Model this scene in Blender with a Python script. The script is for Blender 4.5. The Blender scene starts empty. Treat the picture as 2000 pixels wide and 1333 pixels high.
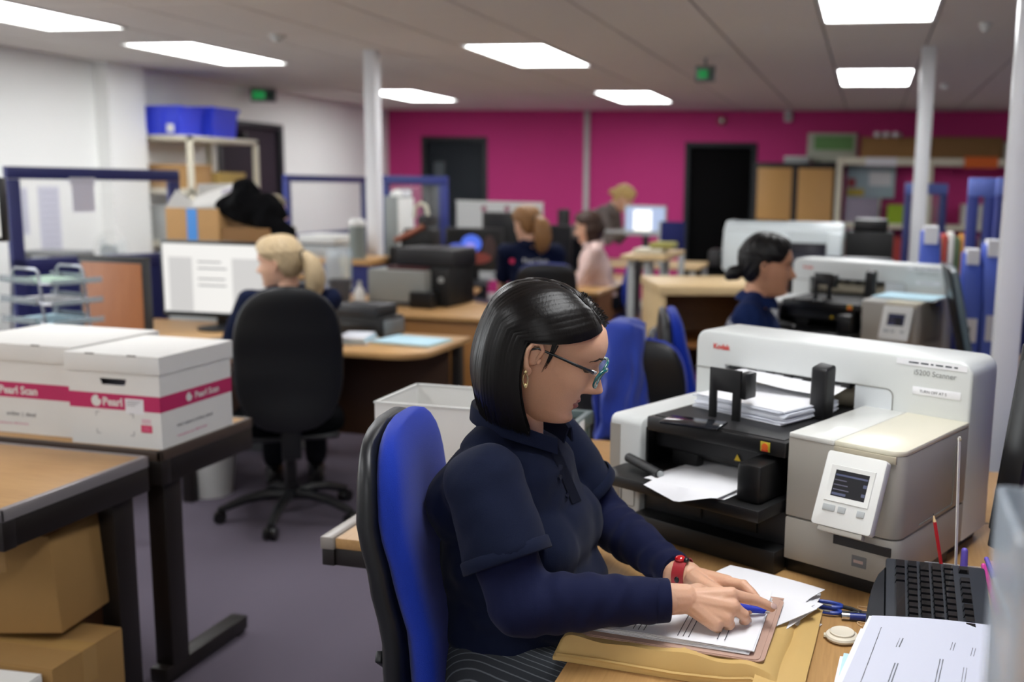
import bpy, bmesh, math, random
import numpy as np
from mathutils import Vector, Matrix, Euler, noise as mnoise

random.seed(11)
rng = np.random.default_rng(11)
SC = bpy.context.scene
COL = SC.collection
R = math.radians
PI = math.pi

# ------------------------------------------------------------------ camera
# The room is laid out in metres: X to the right, Y into the room, Z up.
# The photograph was taken standing, 1.5 m above the floor, 35 mm lens, cropped.
CAM_Z = 1.5
PITCH, YAW, ROLL = R(8.875), R(13.45), .02
_r0 = Vector((math.cos(YAW), math.sin(YAW), 0))
_f0 = Vector((-math.sin(YAW)*math.cos(PITCH), math.cos(YAW)*math.cos(PITCH), -math.sin(PITCH)))
_u0 = _r0.cross(_f0)
_rr = _r0*math.cos(ROLL) + _u0*math.sin(ROLL)
_uu = -_r0*math.sin(ROLL) + _u0*math.cos(ROLL)
cam_data = bpy.data.cameras.new('camera')
cam = bpy.data.objects.new('camera', cam_data)
COL.objects.link(cam)
cam.matrix_world = Matrix(((_rr.x, _uu.x, -_f0.x, 0), (_rr.y, _uu.y, -_f0.y, 0), (_rr.z, _uu.z, -_f0.z, CAM_Z), (0, 0, 0, 1)))
cam_data.sensor_width = 36
cam_data.lens = 35.1
cam_data.shift_x = -.11
cam_data.clip_start = .05
cam_data.dof.use_dof = True
cam_data.dof.focus_distance = 1.68
cam_data.dof.aperture_fstop = 2.5
SC.camera = cam

# ------------------------------------------------------------------ world, exposure
world = bpy.data.worlds.new('world')
SC.world = world
world.use_nodes = True
world.node_tree.nodes['Background'].inputs[0].default_value = (.62, .68, .8, 1)
world.node_tree.nodes['Background'].inputs[1].default_value = .3
SC.view_settings.view_transform = 'Standard'
SC.view_settings.look = 'None'
SC.view_settings.gamma = 1
SC.view_settings.use_curve_mapping = False
SC.view_settings.exposure = 0.0
PANEL_STRENGTH = 15.0

# daylight that comes in through the (off-frame) window of the left wall
_l = bpy.data.lights.new('window_daylight', 'AREA')
_l.shape = 'RECTANGLE'; _l.size = 1.6; _l.size_y = 1.1; _l.energy = 38; _l.color = (.93, .98, 1)
window_lamp = bpy.data.objects.new('window_daylight', _l)
COL.objects.link(window_lamp)
window_lamp.location = (-6.0, 2.6, 1.55)
window_lamp.rotation_euler = (R(90), 0, R(-90))

# ------------------------------------------------------------------ placing helpers (image pixel -> point of the room at a chosen depth or height)
def _ray(px, py):
    u, v = px-1220., 666.-py
    return (_rr*u + _uu*v + _f0*1950.)
def at(px, py, Y):
    r = _ray(px, py); return Vector((0, 0, CAM_Z)) + r*(Y/r.y)
def on(px, py, z):
    r = _ray(px, py); return Vector((0, 0, CAM_Z)) + r*((z-CAM_Z)/r.z)

# ------------------------------------------------------------------ materials
def lin(h):
    h = h.lstrip('#')
    o = []
    for i in (0, 2, 4):
        c = int(h[i:i+2], 16)/255
        o.append(c/12.92 if c <= .04045 else ((c+.055)/1.055)**2.4)
    return (*o, 1)
MATS = {}
def M(name, col='808080', rough=.5, metal=0., bump=0., scale=60., var=0., spec=.5, coat=0., emit=0., trans=0., alpha=1., sheen=0., sss=0., stretch=(1, 1, 1), detail=3.):
    if name in MATS: return MATS[name]
    m = bpy.data.materials.new(name); m.use_nodes = True
    nt = m.node_tree; b = nt.nodes['Principled BSDF']
    c = lin(col) if isinstance(col, str) else (*col, 1)
    b.inputs['Base Color'].default_value = c
    b.inputs['Roughness'].default_value = rough
    b.inputs['Metallic'].default_value = metal
    b.inputs['Specular IOR Level'].default_value = spec
    b.inputs['Coat Weight'].default_value = coat
    b.inputs['Transmission Weight'].default_value = trans
    b.inputs['Alpha'].default_value = alpha
    b.inputs['Sheen Weight'].default_value = sheen
    if sss:
        b.inputs['Subsurface Weight'].default_value = sss
        b.inputs['Subsurface Radius'].default_value = (.012, .005, .003)
        b.inputs['Subsurface Scale'].default_value = .6
    if emit:
        b.inputs['Base Color'].default_value = (.02, .02, .02, 1)
        b.inputs['Emission Color'].default_value = c
        b.inputs['Emission Strength'].default_value = emit
    tc = nt.nodes.new('ShaderNodeTexCoord'); mp = nt.nodes.new('ShaderNodeMapping')
    mp.inputs['Scale'].default_value = stretch
    nt.links.new(tc.outputs['Object'], mp.inputs['Vector'])
    nz = nt.nodes.new('ShaderNodeTexNoise'); nz.inputs['Scale'].default_value = scale; nz.inputs['Detail'].default_value = detail
    nt.links.new(mp.outputs['Vector'], nz.inputs['Vector'])
    if var:
        hsv = nt.nodes.new('ShaderNodeMix'); hsv.data_type = 'RGBA'
        hsv.inputs['A'].default_value = tuple(max(0, x*(1-var)) for x in c[:3])+(1,)
        hsv.inputs['B'].default_value = tuple(min(1, x*(1+var)) for x in c[:3])+(1,)
        nt.links.new(nz.outputs['Fac'], hsv.inputs['Factor'])
        nt.links.new(hsv.outputs['Result'], b.inputs['Base Color'])
    if bump:
        bp = nt.nodes.new('ShaderNodeBump'); bp.inputs['Strength'].default_value = bump; bp.inputs['Distance'].default_value = .002
        nt.links.new(nz.outputs['Fac'], bp.inputs['Height']); nt.links.new(bp.outputs['Normal'], b.inputs['Normal'])
    MATS[name] = m
    return m
def wood(name, a, b_, rough=.4, axis=0, scale=9.):
    """long grain along one axis of the object"""
    if name in MATS: return MATS[name]
    m = M(name, a, rough)
    nt = m.node_tree; b = nt.nodes['Principled BSDF']
    tc = nt.nodes.new('ShaderNodeTexCoord'); mp = nt.nodes.new('ShaderNodeMapping')
    s = [14., 14., 14.]; s[axis] = .9
    mp.inputs['Scale'].default_value = s
    nt.links.new(tc.outputs['Object'], mp.inputs['Vector'])
    n1 = nt.nodes.new('ShaderNodeTexNoise'); n1.inputs['Scale'].default_value = scale; n1.inputs['Detail'].default_value = 6; n1.inputs['Roughness'].default_value = .65; n1.inputs['Distortion'].default_value = .6
    n2 = nt.nodes.new('ShaderNodeTexNoise'); n2.inputs['Scale'].default_value = .35; n2.inputs['Detail'].default_value = 2
    nt.links.new(mp.outputs['Vector'], n1.inputs['Vector']); nt.links.new(mp.outputs['Vector'], n2.inputs['Vector'])
    ad = nt.nodes.new('ShaderNodeMath'); ad.operation = 'MULTIPLY_ADD'; ad.inputs[1].default_value = .6
    nt.links.new(n2.outputs['Fac'], ad.inputs[0])
    sc = nt.nodes.new('ShaderNodeMath'); sc.operation = 'MULTIPLY'; sc.inputs[1].default_value = .45
    nt.links.new(n1.outputs['Fac'], sc.inputs[0]); nt.links.new(sc.outputs[0], ad.inputs[2])
    rp = nt.nodes.new('ShaderNodeValToRGB')
    rp.color_ramp.elements[0].position = .36; rp.color_ramp.elements[0].color = lin(b_)
    rp.color_ramp.elements[1].position = .66; rp.color_ramp.elements[1].color = lin(a)
    nt.links.new(ad.outputs[0], rp.inputs['Fac']); nt.links.new(rp.outputs['Color'], b.inputs['Base Color'])
    return m

# ------------------------------------------------------------------ mesh building
def frame_z(d):
    d = Vector(d).normalized()
    return d.to_track_quat('Z', 'Y').to_matrix().to_4x4()
class MB:
    """collects shapes into one bmesh; every shape may carry a material slot"""
    def __init__(s): s.bm = bmesh.new(); s.mi = 0
    def _mark(s, vs):
        if s.mi:
            for f in {f for v in vs for f in v.link_faces}: f.material_index = s.mi
        return s
    def box(s, c, d, rot=None, bev=0., seg=2):
        g = bmesh.ops.create_cube(s.bm, size=1)
        vs = g['verts']
        mt = Matrix.Translation(Vector(c)) @ (rot.to_4x4() if rot is not None else Matrix.Identity(4)) @ Matrix.Diagonal((d[0], d[1], d[2], 1))
        bmesh.ops.transform(s.bm, matrix=mt, verts=vs)
        if bev:
            es = list({e for v in vs for e in v.link_edges})
            r = bmesh.ops.bevel(s.bm, geom=es, offset=bev, segments=seg, profile=.5, affect='EDGES')
            vs = list({v for f in r['faces'] for v in f.verts} | {v for v in vs if v.is_valid})
        return s._mark(vs)
    def bx(s, x0, x1, y0, y1, z0, z1, bev=0., seg=2):
        return s.box(((x0+x1)/2, (y0+y1)/2, (z0+z1)/2), (abs(x1-x0), abs(y1-y0), abs(z1-z0)), None, bev, seg)
    def cyl(s, p0, p1, r0, r1=None, n=16, cap=True):
        p0, p1 = Vector(p0), Vector(p1); r1 = r0 if r1 is None else r1
        L = (p1-p0).length
        g = bmesh.ops.create_cone(s.bm, cap_ends=cap, cap_tris=False, segments=n, radius1=max(r0, 1e-5), radius2=max(r1, 1e-5), depth=L)
        bmesh.ops.transform(s.bm, matrix=Matrix.Translation((p0+p1)/2) @ frame_z(p1-p0), verts=g['verts'])
        return s._mark(g['verts'])
    def ball(s, c, r, rot=None, n=16, m=10):
        if not hasattr(r, '__len__'): r = (r, r, r)
        g = bmesh.ops.create_uvsphere(s.bm, u_segments=n, v_segments=m, radius=1)
        mt = Matrix.Translation(Vector(c)) @ (rot.to_4x4() if rot is not None else Matrix.Identity(4)) @ Matrix.Diagonal((*r, 1))
        bmesh.ops.transform(s.bm, matrix=mt, verts=g['verts'])
        return s._mark(g['verts'])
    def cap(s, p0, p1, r0, r1=None, n=14):
        r1 = r0 if r1 is None else r1
        s.ball(p0, r0, n=n, m=max(6, n//2+1)); s.ball(p1, r1, n=n, m=max(6, n//2+1))
        if (Vector(p1)-Vector(p0)).length > 1e-5: s.cyl(p0, p1, r0, r1, n)
        return s
    def tube(s, pts, r, n=8, closed=False):
        pts = [Vector(p) for p in pts]
        rings = []
        N = len(pts); up = None
        for i, p in enumerate(pts):
            a = pts[i-1] if (i or closed) else p
            b = pts[(i+1) % N] if (i < N-1 or closed) else p
            t = (b-a).normalized()
            if up is None: up = t.orthogonal().normalized()
            up = (up - t*up.dot(t)).normalized()
            w = t.cross(up)
            rr = r[i] if hasattr(r, '__len__') else r
            rings.append([s.bm.verts.new(p + (up*math.cos(2*PI*k/n) + w*math.sin(2*PI*k/n))*rr) for k in range(n)])
        vs = [v for q in rings for v in q]
        for i in range(N if closed else N-1):
            A, B = rings[i], rings[(i+1) % N]
            for k in range(n): s.bm.faces.new((A[k], A[(k+1) % n], B[(k+1) % n], B[k]))
        if not closed:
            s.bm.faces.new(rings[0][::-1]); s.bm.faces.new(rings[-1])
        return s._mark(vs)
    def prism(s, poly, d, mt=None, bev=0., seg=2):
        """extrude a 2-D outline (x, y) by d along z, then place it with mt"""
        lo = [s.bm.verts.new((p[0], p[1], 0)) for p in poly]
        hi = [s.bm.verts.new((p[0], p[1], d)) for p in poly]
        n = len(poly)
        fs = [s.bm.faces.new(lo[::-1]), s.bm.faces.new(hi)]
        for i in range(n): fs.append(s.bm.faces.new((lo[i], lo[(i+1) % n], hi[(i+1) % n], hi[i])))
        vs = lo+hi
        bmesh.ops.recalc_face_normals(s.bm, faces=fs)
        if mt is not None: bmesh.ops.transform(s.bm, matrix=mt, verts=vs)
        if bev:
            es = [e for f in fs[:2] for e in f.edges]
            r = bmesh.ops.bevel(s.bm, geom=es, offset=bev, segments=seg, profile=.5, affect='EDGES')
            vs = list({v for f in r['faces'] for v in f.verts} | {v for v in vs if v.is_valid})
        return s._mark(vs)
    def lathe(s, prof, c=(0, 0, 0), n=24):
        c = Vector(c); rings = []
        for r, z in prof: rings.append([s.bm.verts.new(c+Vector((r*math.cos(2*PI*k/n), r*math.sin(2*PI*k/n), z))) for k in range(n)])
        for A, B in zip(rings, rings[1:]):
            for k in range(n): s.bm.faces.new((A[k], A[(k+1) % n], B[(k+1) % n], B[k]))
        s.bm.faces.new(rings[0][::-1]); s.bm.faces.new(rings[-1])
        return s._mark([v for q in rings for v in q])
    def loft(s, rings, cap=True, closed=True):
        vr = [[s.bm.verts.new(p) for p in q] for q in rings]
        for A, B in zip(vr, vr[1:]):
            n = len(A)
            for k in range(n if closed else n-1): s.bm.faces.new((A[k], A[(k+1) % n], B[(k+1) % n], B[k]))
        if cap and closed:
            s.bm.faces.new(vr[0][::-1]); s.bm.faces.new(vr[-1])
        return s._mark([v for q in vr for v in q])
    def grid(s, f, nu, nv):
        g = [[s.bm.verts.new(f(i/nu, j/nv)) for j in range(nv+1)] for i in range(nu+1)]
        for i in range(nu):
            for j in range(nv): s.bm.faces.new((g[i][j], g[i+1][j], g[i+1][j+1], g[i][j+1]))
        return s._mark([v for q in g for v in q])
    def sheet(s, f, nu, nv, t):
        """a thin sheet with real thickness t"""
        top = [[Vector(f(i/nu, j/nv)) for j in range(nv+1)] for i in range(nu+1)]
        def nrm(i, j):
            a = top[min(i+1, nu)][j]-top[max(i-1, 0)][j]; b = top[i][min(j+1, nv)]-top[i][max(j-1, 0)]
            return a.cross(b).normalized()
        A = [[s.bm.verts.new(top[i][j]) for j in range(nv+1)] for i in range(nu+1)]
        B = [[s.bm.verts.new(top[i][j]-nrm(i, j)*t) for j in range(nv+1)] for i in range(nu+1)]
        for i in range(nu):
            for j in range(nv):
                s.bm.faces.new((A[i][j], A[i+1][j], A[i+1][j+1], A[i][j+1])); s.bm.faces.new((B[i][j], B[i][j+1], B[i+1][j+1], B[i+1][j]))
        for i in range(nu):
            s.bm.faces.new((A[i+1][0], A[i][0], B[i][0], B[i+1][0])); s.bm.faces.new((A[i][nv], A[i+1][nv], B[i+1][nv], B[i][nv]))
        for j in range(nv):
            s.bm.faces.new((A[0][j], A[0][j+1], B[0][j+1], B[0][j])); s.bm.faces.new((A[nu][j+1], A[nu][j], B[nu][j], B[nu][j+1]))
        return s._mark([v for q in A+B for v in q])
    def mesh(s, name, mats, smooth=35):
        me = bpy.data.meshes.new(name)
        bmesh.ops.recalc_face_normals(s.bm, faces=s.bm.faces)
        s.bm.to_mesh(me); s.bm.free()
        for m in (mats if isinstance(mats, (list, tuple)) else [mats]): me.materials.append(m)
        if smooth:
            me.shade_smooth() if hasattr(me, 'shade_smooth') else me.polygons.foreach_set('use_smooth', [True]*len(me.polygons))
            me.set_sharp_from_angle(angle=R(smooth))
        return me
    def build(s, name, mats, parent=None, label=None, smooth=35):
        o = bpy.data.objects.new(name, s.mesh(name, mats, smooth)); COL.objects.link(o)
        if parent is not None: o.parent = parent
        if label: o['label'] = label
        return o
def tag(o, label=None, cat=None, group=None, kind=None):
    if label: o['label'] = label
    if cat: o['category'] = cat
    if group: o['group'] = group
    if kind: o['kind'] = kind
    return o
def thing(name, label, cat, loc=(0, 0, 0), rz=0., group=None):
    o = bpy.data.objects.new(name, None); COL.objects.link(o)
    o.location = loc; o.rotation_euler = (0, 0, rz); o.empty_display_size = .05
    return tag(o, label, cat, group)
def copy_tree(o, parent=None):
    c = o.copy(); COL.objects.link(c); c.parent = parent
    for ch in list(o.children): copy_tree(ch, c)
    return c
def struct(name, mb, mat, label=None, smooth=35):
    o = mb.build(name, mat, None, label, smooth); o['kind'] = 'structure'; return o
def text_mesh(s, size, mat, name='lettering', depth=.0003, align='LEFT', bold=0., sx=1.):
    cu = bpy.data.curves.new(name, 'FONT'); cu.body = s; cu.size = size; cu.extrude = depth; cu.align_x = align; cu.offset = bold; cu.resolution_u = 3
    o = bpy.data.objects.new(name, cu)
    me = bpy.data.meshes.new_from_object(o)
    bpy.data.objects.remove(o); bpy.data.curves.remove(cu)
    if sx != 1.: me.transform(Matrix.Diagonal((sx, 1, 1, 1)))
    me.materials.clear(); me.materials.append(mat)
    return me
def lettering(s, size, mat, mt, parent=None, name='lettering', align='LEFT', bold=0., depth=.0003, sx=1.):
    o = bpy.data.objects.new(name, text_mesh(s, size, mat, name, depth, align, bold, sx)); COL.objects.link(o)
    o.parent = parent; o.matrix_local = mt
    return o
FRONT = Matrix(((1, 0, 0, 0), (0, 0, -1, 0), (0, 1, 0, 0), (0, 0, 0, 1)))      # text plane facing -Y, reading along +X
def evaluated(mb_or_mesh, mods):
    """apply modifiers (name, type, settings) without operators and return a mesh"""
    me = mb_or_mesh
    if isinstance(me, MB):
        m2 = bpy.data.meshes.new('tmp'); me.bm.to_mesh(m2); me.bm.free(); me = m2
    o = bpy.data.objects.new('tmp', me); COL.objects.link(o)
    for ty, st in mods:
        md = o.modifiers.new('m', ty)
        for k, v in st.items(): setattr(md, k, v)
    dg = bpy.context.evaluated_depsgraph_get(); dg.update()
    r = bpy.data.meshes.new_from_object(o.evaluated_get(dg))
    bpy.data.objects.remove(o)
    return r
def blob(mb, voxel=.01, smooth=5, fac=.5):
    return evaluated(mb, [('REMESH', dict(mode='VOXEL', voxel_size=voxel, use_smooth_shade=True)), ('SMOOTH', dict(iterations=smooth, factor=fac))])
def link_mesh(name, me, mats, parent=None, label=None):
    me.name = name; mi = [p.material_index for p in me.polygons]; me.materials.clear()
    for m in (mats if isinstance(mats, (list, tuple)) else [mats]): me.materials.append(m)
    if max(mi) < len(me.materials): me.polygons.foreach_set('material_index', mi)
    me.polygons.foreach_set('use_smooth', [True]*len(me.polygons))
    o = bpy.data.objects.new(name, me); COL.objects.link(o)
    if parent is not None: o.parent = parent
    if label: o['label'] = label
    return o
def join_meshes(ms):
    """several evaluated meshes -> one mesh (material index kept)"""
    bm = bmesh.new()
    for m in ms: bm.from_mesh(m)
    me = bpy.data.meshes.new('joined'); bm.to_mesh(me); bm.free()
    return me
def rotz(a): return Matrix.Rotation(a, 4, 'Z')
def lerp(a, b, t): return a+(b-a)*t
def rrect(x0, x1, y0, y1, r, n=5, which=(1, 1, 1, 1)):
    """rounded rectangle outline; which = round the corners (x1y0? order: br, tr, tl, bl)"""
    out = []
    for k, (cx, cy, a0) in enumerate(((x1, y0, -90), (x1, y1, 0), (x0, y1, 90), (x0, y0, 180))):
        if which[k]:
            ox = cx-r if cx == x1 else cx+r; oy = cy-r if cy == y1 else cy+r
            out += [(ox+r*math.cos(R(a0+90*i/n)), oy+r*math.sin(R(a0+90*i/n))) for i in range(n+1)]
        else: out.append((cx, cy))
    return out

# common materials
m_white = M('white_plastic', 'd9dad6', .42, var=.02)
m_offwhite = M('offwhite_plastic', 'd4d4ce', .4, var=.02)
m_cream = M('cream_plastic', 'd6d1bd', .45)
m_beige = M('beige_plastic', 'a9a08c', .5)
m_warmgrey = M('warm_grey_plastic', 'a39e93', .5, var=.03)
m_black = M('black_plastic', '0d0d0e', .38)
m_blackm = M('matt_black_plastic', '0a0a0b', .6, bump=.15, scale=900)
m_dgrey = M('dark_grey_plastic', '232427', .5)
m_mgrey = M('mid_grey_plastic', '6f7274', .5)
m_lgrey = M('light_grey_plastic', 'a9adad', .45)
m_paper = M('white_paper', 'e2e2e5', .8, var=.015, scale=20)
m_paper2 = M('bluish_paper', 'dfe2ea', .8)
m_ink = M('printed_ink', '55585e', .8)
m_inkd = M('black_ink', '222428', .8)
m_bluep = M('pale_blue_paper', 'b9dcea', .8)
m_card = M('brown_cardboard', 'b58d5c', .85, var=.06, scale=15)
m_cardw = M('white_cardboard', 'dcdbd7', .75, var=.02, scale=15)
m_steel = M('steel', 'b7b9bc', .3, 1.)
m_chrome = M('chrome', 'd5d7da', .15, 1.)
m_oak = wood('oak_top', 'bf9662', '9e7645', .38, 0)
m_oaky = wood('oak_top_along', 'bf9662', '9e7645', .38, 1)
m_oakd = wood('oak_dark', '8a5c2f', '6c4421', .45, 0)
m_brownmetal = M('brown_painted_metal', '18120f', .45)
m_navy_frame = M('navy_frame', '181f5e', .5)
m_magenta = M('magenta_stripe', 'b81f5c', .6)
m_screen_w = M('lit_white_screen', 'ffffff', .3, emit=1.5)
# ================================================================== THE ROOM
XL, XR, YF, YB, H = -6.1, 4.5, -2.4, 12.1, 2.4
def carpet():
    m = M('purple_grey_carpet', '645d69', .95, bump=.5, scale=400, var=.12, spec=.1)
    nt = m.node_tree; b = nt.nodes['Principled BSDF']
    return m
m_wall = M('white_wall_paint', 'f4f5f2', .8, var=.01, scale=3)
m_mag = M('magenta_wall_paint', 'c22f7b', .75, var=.02, scale=2)
m_tile = M('ceiling_tile', 'e8e1d8', .95, bump=.25, scale=220, var=.03)
m_gridbar = M('ceiling_grid_metal', '8f8a86', .6)
m_slate = M('slate_door_paint', '252b30', .65, spec=.2)
m_aub = M('aubergine_door', '352b35', .65, spec=.2)
m_post = M('white_post_paint', 'dfe0e3', .35)

struct('floor', MB().bx(XL-.2, XR+.2, YF-.2, YB+.4, -.1, 0), carpet(), 'purple grey office carpet')
ceiling = struct('ceiling', MB().bx(XL-.2, XR+.2, YF-.2, YB+.4, 2.43, 2.55), m_gridbar, 'suspended ceiling of pale rectangular tiles')

# --- lit panels: (x of the left edge, near y, far y, label)
PANELS = [
    (-5.105, 4.3, 5.5, 'lit ceiling panel at the top left corner, nearest the white left wall'),
    (-5.105, 6.1, 7.3, 'lit ceiling panel beside the left wall, above the blue bin and the shelving'),
    (-5.105, 9.5, 10.7, 'small far lit ceiling panel just right of the left white post'),
    (-2.705, 6.4, 7.6, 'lit ceiling panel in the middle of the ceiling, between the two white posts'),
    (-2.705, 9.7, 10.9, 'far lit ceiling panel in front of the magenta wall, right of the white conduit'),
    (-.305, 7.95, 9.15, 'lit ceiling panel just left of the right white post, behind the largest one'),
    (-.305, 4.55, 5.75, 'largest lit ceiling panel, cut by the top edge of the photo above the scanners'),
]
HID = [(-.305, 1.0, 2.2), (-5.105, 1.9, 3.1), (-5.105, -1.5, -.3), (-2.705, 3.0, 4.2), (-2.705, -.4, .8), (-.305, -2.2, -1.0), (2.095, 8, 9.2)]
m_glow = M('lit_diffuser', (.98, .99, 1.), .5, emit=PANEL_STRENGTH)
fr_me = None
def panel(x, y0, y1, label, group):
    global fr_me, df_me
    t = thing('ceiling_light', label, 'ceiling light', (x+.3, (y0+y1)/2, 2.4), 0, group)
    if fr_me is None:
        f = MB()
        for (a, b, c, d) in ((-.297, .297, -.597, -.575), (-.297, .297, .575, .597), (-.297, -.275, -.575, .575), (.275, .297, -.575, .575)): f.bx(a, b, c, d, -.006, .028)
        fr_me = f.mesh('frame', m_white); df_me = MB().bx(-.2745, .2745, -.5745, .5745, .0, .02, .003).mesh('diffuser', m_glow)
    for n, me in (('frame', fr_me), ('diffuser', df_me)):
        o = bpy.data.objects.new(n, me); COL.objects.link(o); o.parent = t
for x, y0, y1, l in PANELS: panel(x, y0, y1, l, 'ceiling light panels')
for x, y0, y1 in HID: panel(x, y0, y1, 'lit ceiling panel of the part of the room outside the photo', 'ceiling lights outside the photo')

# --- tiles (600 mm wide columns), each with its own edges; shared meshes
tile_cache = {}
def tile(x, y0, y1):
    k = round(y1-y0, 3)
    if k < .04: return
    if k not in tile_cache: tile_cache[k] = MB().bx(.006, .594, .004, k-.004, 0, .02, .003, 1).mesh('tile', m_tile)
    o = bpy.data.objects.new('tile', tile_cache[k]); COL.objects.link(o); o.location = (x, y0, 2.4); o.parent = ceiling
cx = [-.305+.6*k for k in range(-10, 9)]
for x in cx:
    ps = sorted((p[1], p[2]) for p in [(a, b, c) for a, b, c, *_ in PANELS]+HID if abs(p[0]-x) < .01)
    y = 1.1 if x > -6.2 else 9e9
    segs = []; y = 1.1 - (.6 if False else 0)
    for a, b in ps+[(YB-.001, 99)]:
        if b < y: continue
        if a > y: segs.append((y, a))
        y = max(y, b)
    for a, b in segs:
        n = max(1, round((b-a)/1.2)); st = (b-a)/n
        for i in range(n): tile(x, a+i*st, a+(i+1)*st)
b = MB()
for x in cx+[cx[-1]+.6]: b.bx(x-.003, x+.003, 1.1, YB, 2.404, 2.425)
gb = b.build('grid_bar', m_gridbar, ceiling); gb['kind'] = 'stuff'
# plain plasterboard over the part behind the camera
MB().bx(XL, XR, YF, 1.1, 2.402, 2.425).build('ceiling_board', m_tile, ceiling)

# --- walls
w = MB(); w.bx(XL-.2, XL, YF, 8.55, 0, 2.43); w.bx(XL-.2, XL, 9.66, YB+.2, 0, 2.43); w.bx(XL-.2, XL, 8.55, 9.66, 2.06, 2.43); w.bx(XL-.2, XL-.12, 8.55, 9.66, 0, 2.06)
w.bx(XL, XL+.13, 7.0, 7.42, 0, 2.43)
struct('wall_left', w, m_wall, 'white left wall with a shallow pier')
w = MB()
for a, c in ((XL, -5.63), (-4.73, -2.19), (-1.32, XR)): w.bx(a, c, YB, YB+.2, 0, 2.43)
w.bx(-5.63, -4.73, YB, YB+.2, 2.07, 2.43); w.bx(-2.19, -1.32, YB, YB+.2, 2.03, 2.43); w.bx(-5.63, -1.3, YB+.14, YB+.2, 0, 2.4)
struct('wall_back', w, m_mag, 'magenta painted back wall')
struct('wall_right', MB().bx(XR, XR+.2, YF, YB+.2, 0, 2.43), m_wall, 'white right wall outside the photo')
struct('wall_front', MB().bx(XL, XR, YF-.2, YF, 0, 2.43), m_wall, 'white wall behind the camera')
struct('baseboard_back', MB().bx(-4.72, -2.2, YB-.015, YB-.001, 0, .09, .004), m_white, 'white skirting of the back wall')
struct('baseboard_left', MB().bx(XL+.001, XL+.015, 2, 6.95, 0, .09, .004), m_white, 'white skirting of the left wall')

def door(name, label, mt, w, h, leaf, fram, slot=False, handle=True):
    """door standing in the opening; local x along the wall, -y into the room"""
    o = bpy.data.objects.new(name, None); COL.objects.link(o); o.matrix_world = mt; o['kind'] = 'structure'; o['label'] = label
    f = MB(); f.bx(0, .06, -.02, .12, 0, h, .004); f.bx(w-.06, w, -.02, .12, 0, h, .004); f.bx(.06, w-.06, -.02, .12, h-.06, h, .004)
    f.build('door_frame', fram, o)
    l = MB().bx(.064, w-.064, .03, .075, .01, h-.064, .003).build('door_leaf', leaf, o)
    if slot:
        MB().bx(.16, .3, .022, .03, 1.05, 1.75, .003).build('vision_panel', M('dark_glass', '4c555a', .1), l)
    if handle:
        hd = MB(); hd.cyl((w-.13, .03, 1.0), (w-.13, -.03, 1.0), .01); hd.cap((w-.13, -.03, 1.0), (w-.25, -.03, 1.0), .009); hd.bx(w-.155, w-.105, .022, .03, .93, 1.07, .004)
        hd.build('handle', m_steel, l)
    return o
door('door_1', 'slate grey door with a glass slot in the magenta wall', Matrix.Translation((-5.63, YB, 0)), .9, 2.07, m_slate, M('dark_slate_frame', '1c2125', .5), True)
door('door_2', 'nearly black door with grey frame right in the magenta wall', Matrix.Translation((-2.19, YB, 0)), .87, 2.03, M('black_door', '050506', .8, spec=.1), M('grey_door_frame', '2a2f32', .6, spec=.2), False, False)
door('door_3', 'dark aubergine door with charcoal frame in the white left wall', Matrix.Translation((XL, 9.66, 0)) @ rotz(R(-90)) @ Matrix.Diagonal((1, -1, 1, 1)) @ Matrix.Diagonal((1, -1, 1, 1)) @ rotz(0) if False else Matrix(((0, -1, 0, XL), (1, 0, 0, 8.55), (0, 0, 1, 0), (0, 0, 0, 1))), 1.11, 2.06, m_aub, M('charcoal_frame', '24272b', .5))

# window in the left wall, outside the photo, that lets the daylight in
wn = bpy.data.objects.new('window_1', None); COL.objects.link(wn); wn.location = (XL, 2.6, 1.55); wn['kind'] = 'structure'; wn['label'] = 'window in the left wall outside the photo'
f = MB()
for a, b_, c, d in ((-.85, .85, -.6, -.55), (-.85, .85, .55, .6), (-.85, -.8, -.55, .55), (.8, .85, -.55, .55), (-.025, .025, -.55, .55)): f.bx(.002, .05, a, b_, c, d)
f.build('window_frame', m_white, wn)
MB().bx(.015, .02, -.8, .8, -.55, .55).build('pane', M('window_glass_bright', 'dfe8ee', .1, emit=.6), wn)

# posts and conduit
def post(n, x, y, w, label):
    p = MB().bx(x-w/2, x+w/2, y-w/2, y+w/2, 0, 2.43, .006)
    return struct('trim_%d' % n, p, m_post, label)
post(1, -3.452, 6.62, .09, 'white square post in the left half of the room')
post(2, .318, 6.78, .09, 'white square post right of the far ceiling panels')
post(3, .462, 3.44, .08, 'white square post at the right edge, nearest the camera')
struct('trim_4', MB().bx(-3.455, -3.385, YB-.03, YB, 0, 2.4, .005), M('conduit_grey', 'b9b6b6', .5), 'grey white conduit strip up the magenta wall')

# exit signs, detectors, bell
def exit_sign(name, label, loc, rz, w=.24, h=.13):
    t = thing(name, label, 'exit sign', loc, rz, 'exit signs')
    MB().bx(-w/2, w/2, -.025, .025, -h, 0, .006).build('housing', m_mgrey, t)
    MB().bx(-w/2+.02, -w/2+.02+w*.5, -.03, -.0255, -h+.02, -.03, .002).build('lit_face', M('exit_green', '12b85c', .4, emit=.38), t)
    MB().bx(.03, w/2-.02, -.029, -.0255, -h+.02, -.03, .002).build('dark_face', M('exit_dark_green', '1d4d38', .4), t)
    return t
exit_sign('exit_sign', 'green lit exit sign above the dark door of the left wall', (XL+.16, 9.1, 2.385), R(25))
MB().cyl((0, 0, 0), (0, 0, .05), .01).build('hanger', m_mgrey, exit_sign('exit_sign', 'small green and grey exit box hanging from the ceiling left of the right panels', on(1378, 128, 2.34)+Vector((0, 0, .0)), 0, .14, .11))
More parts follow.
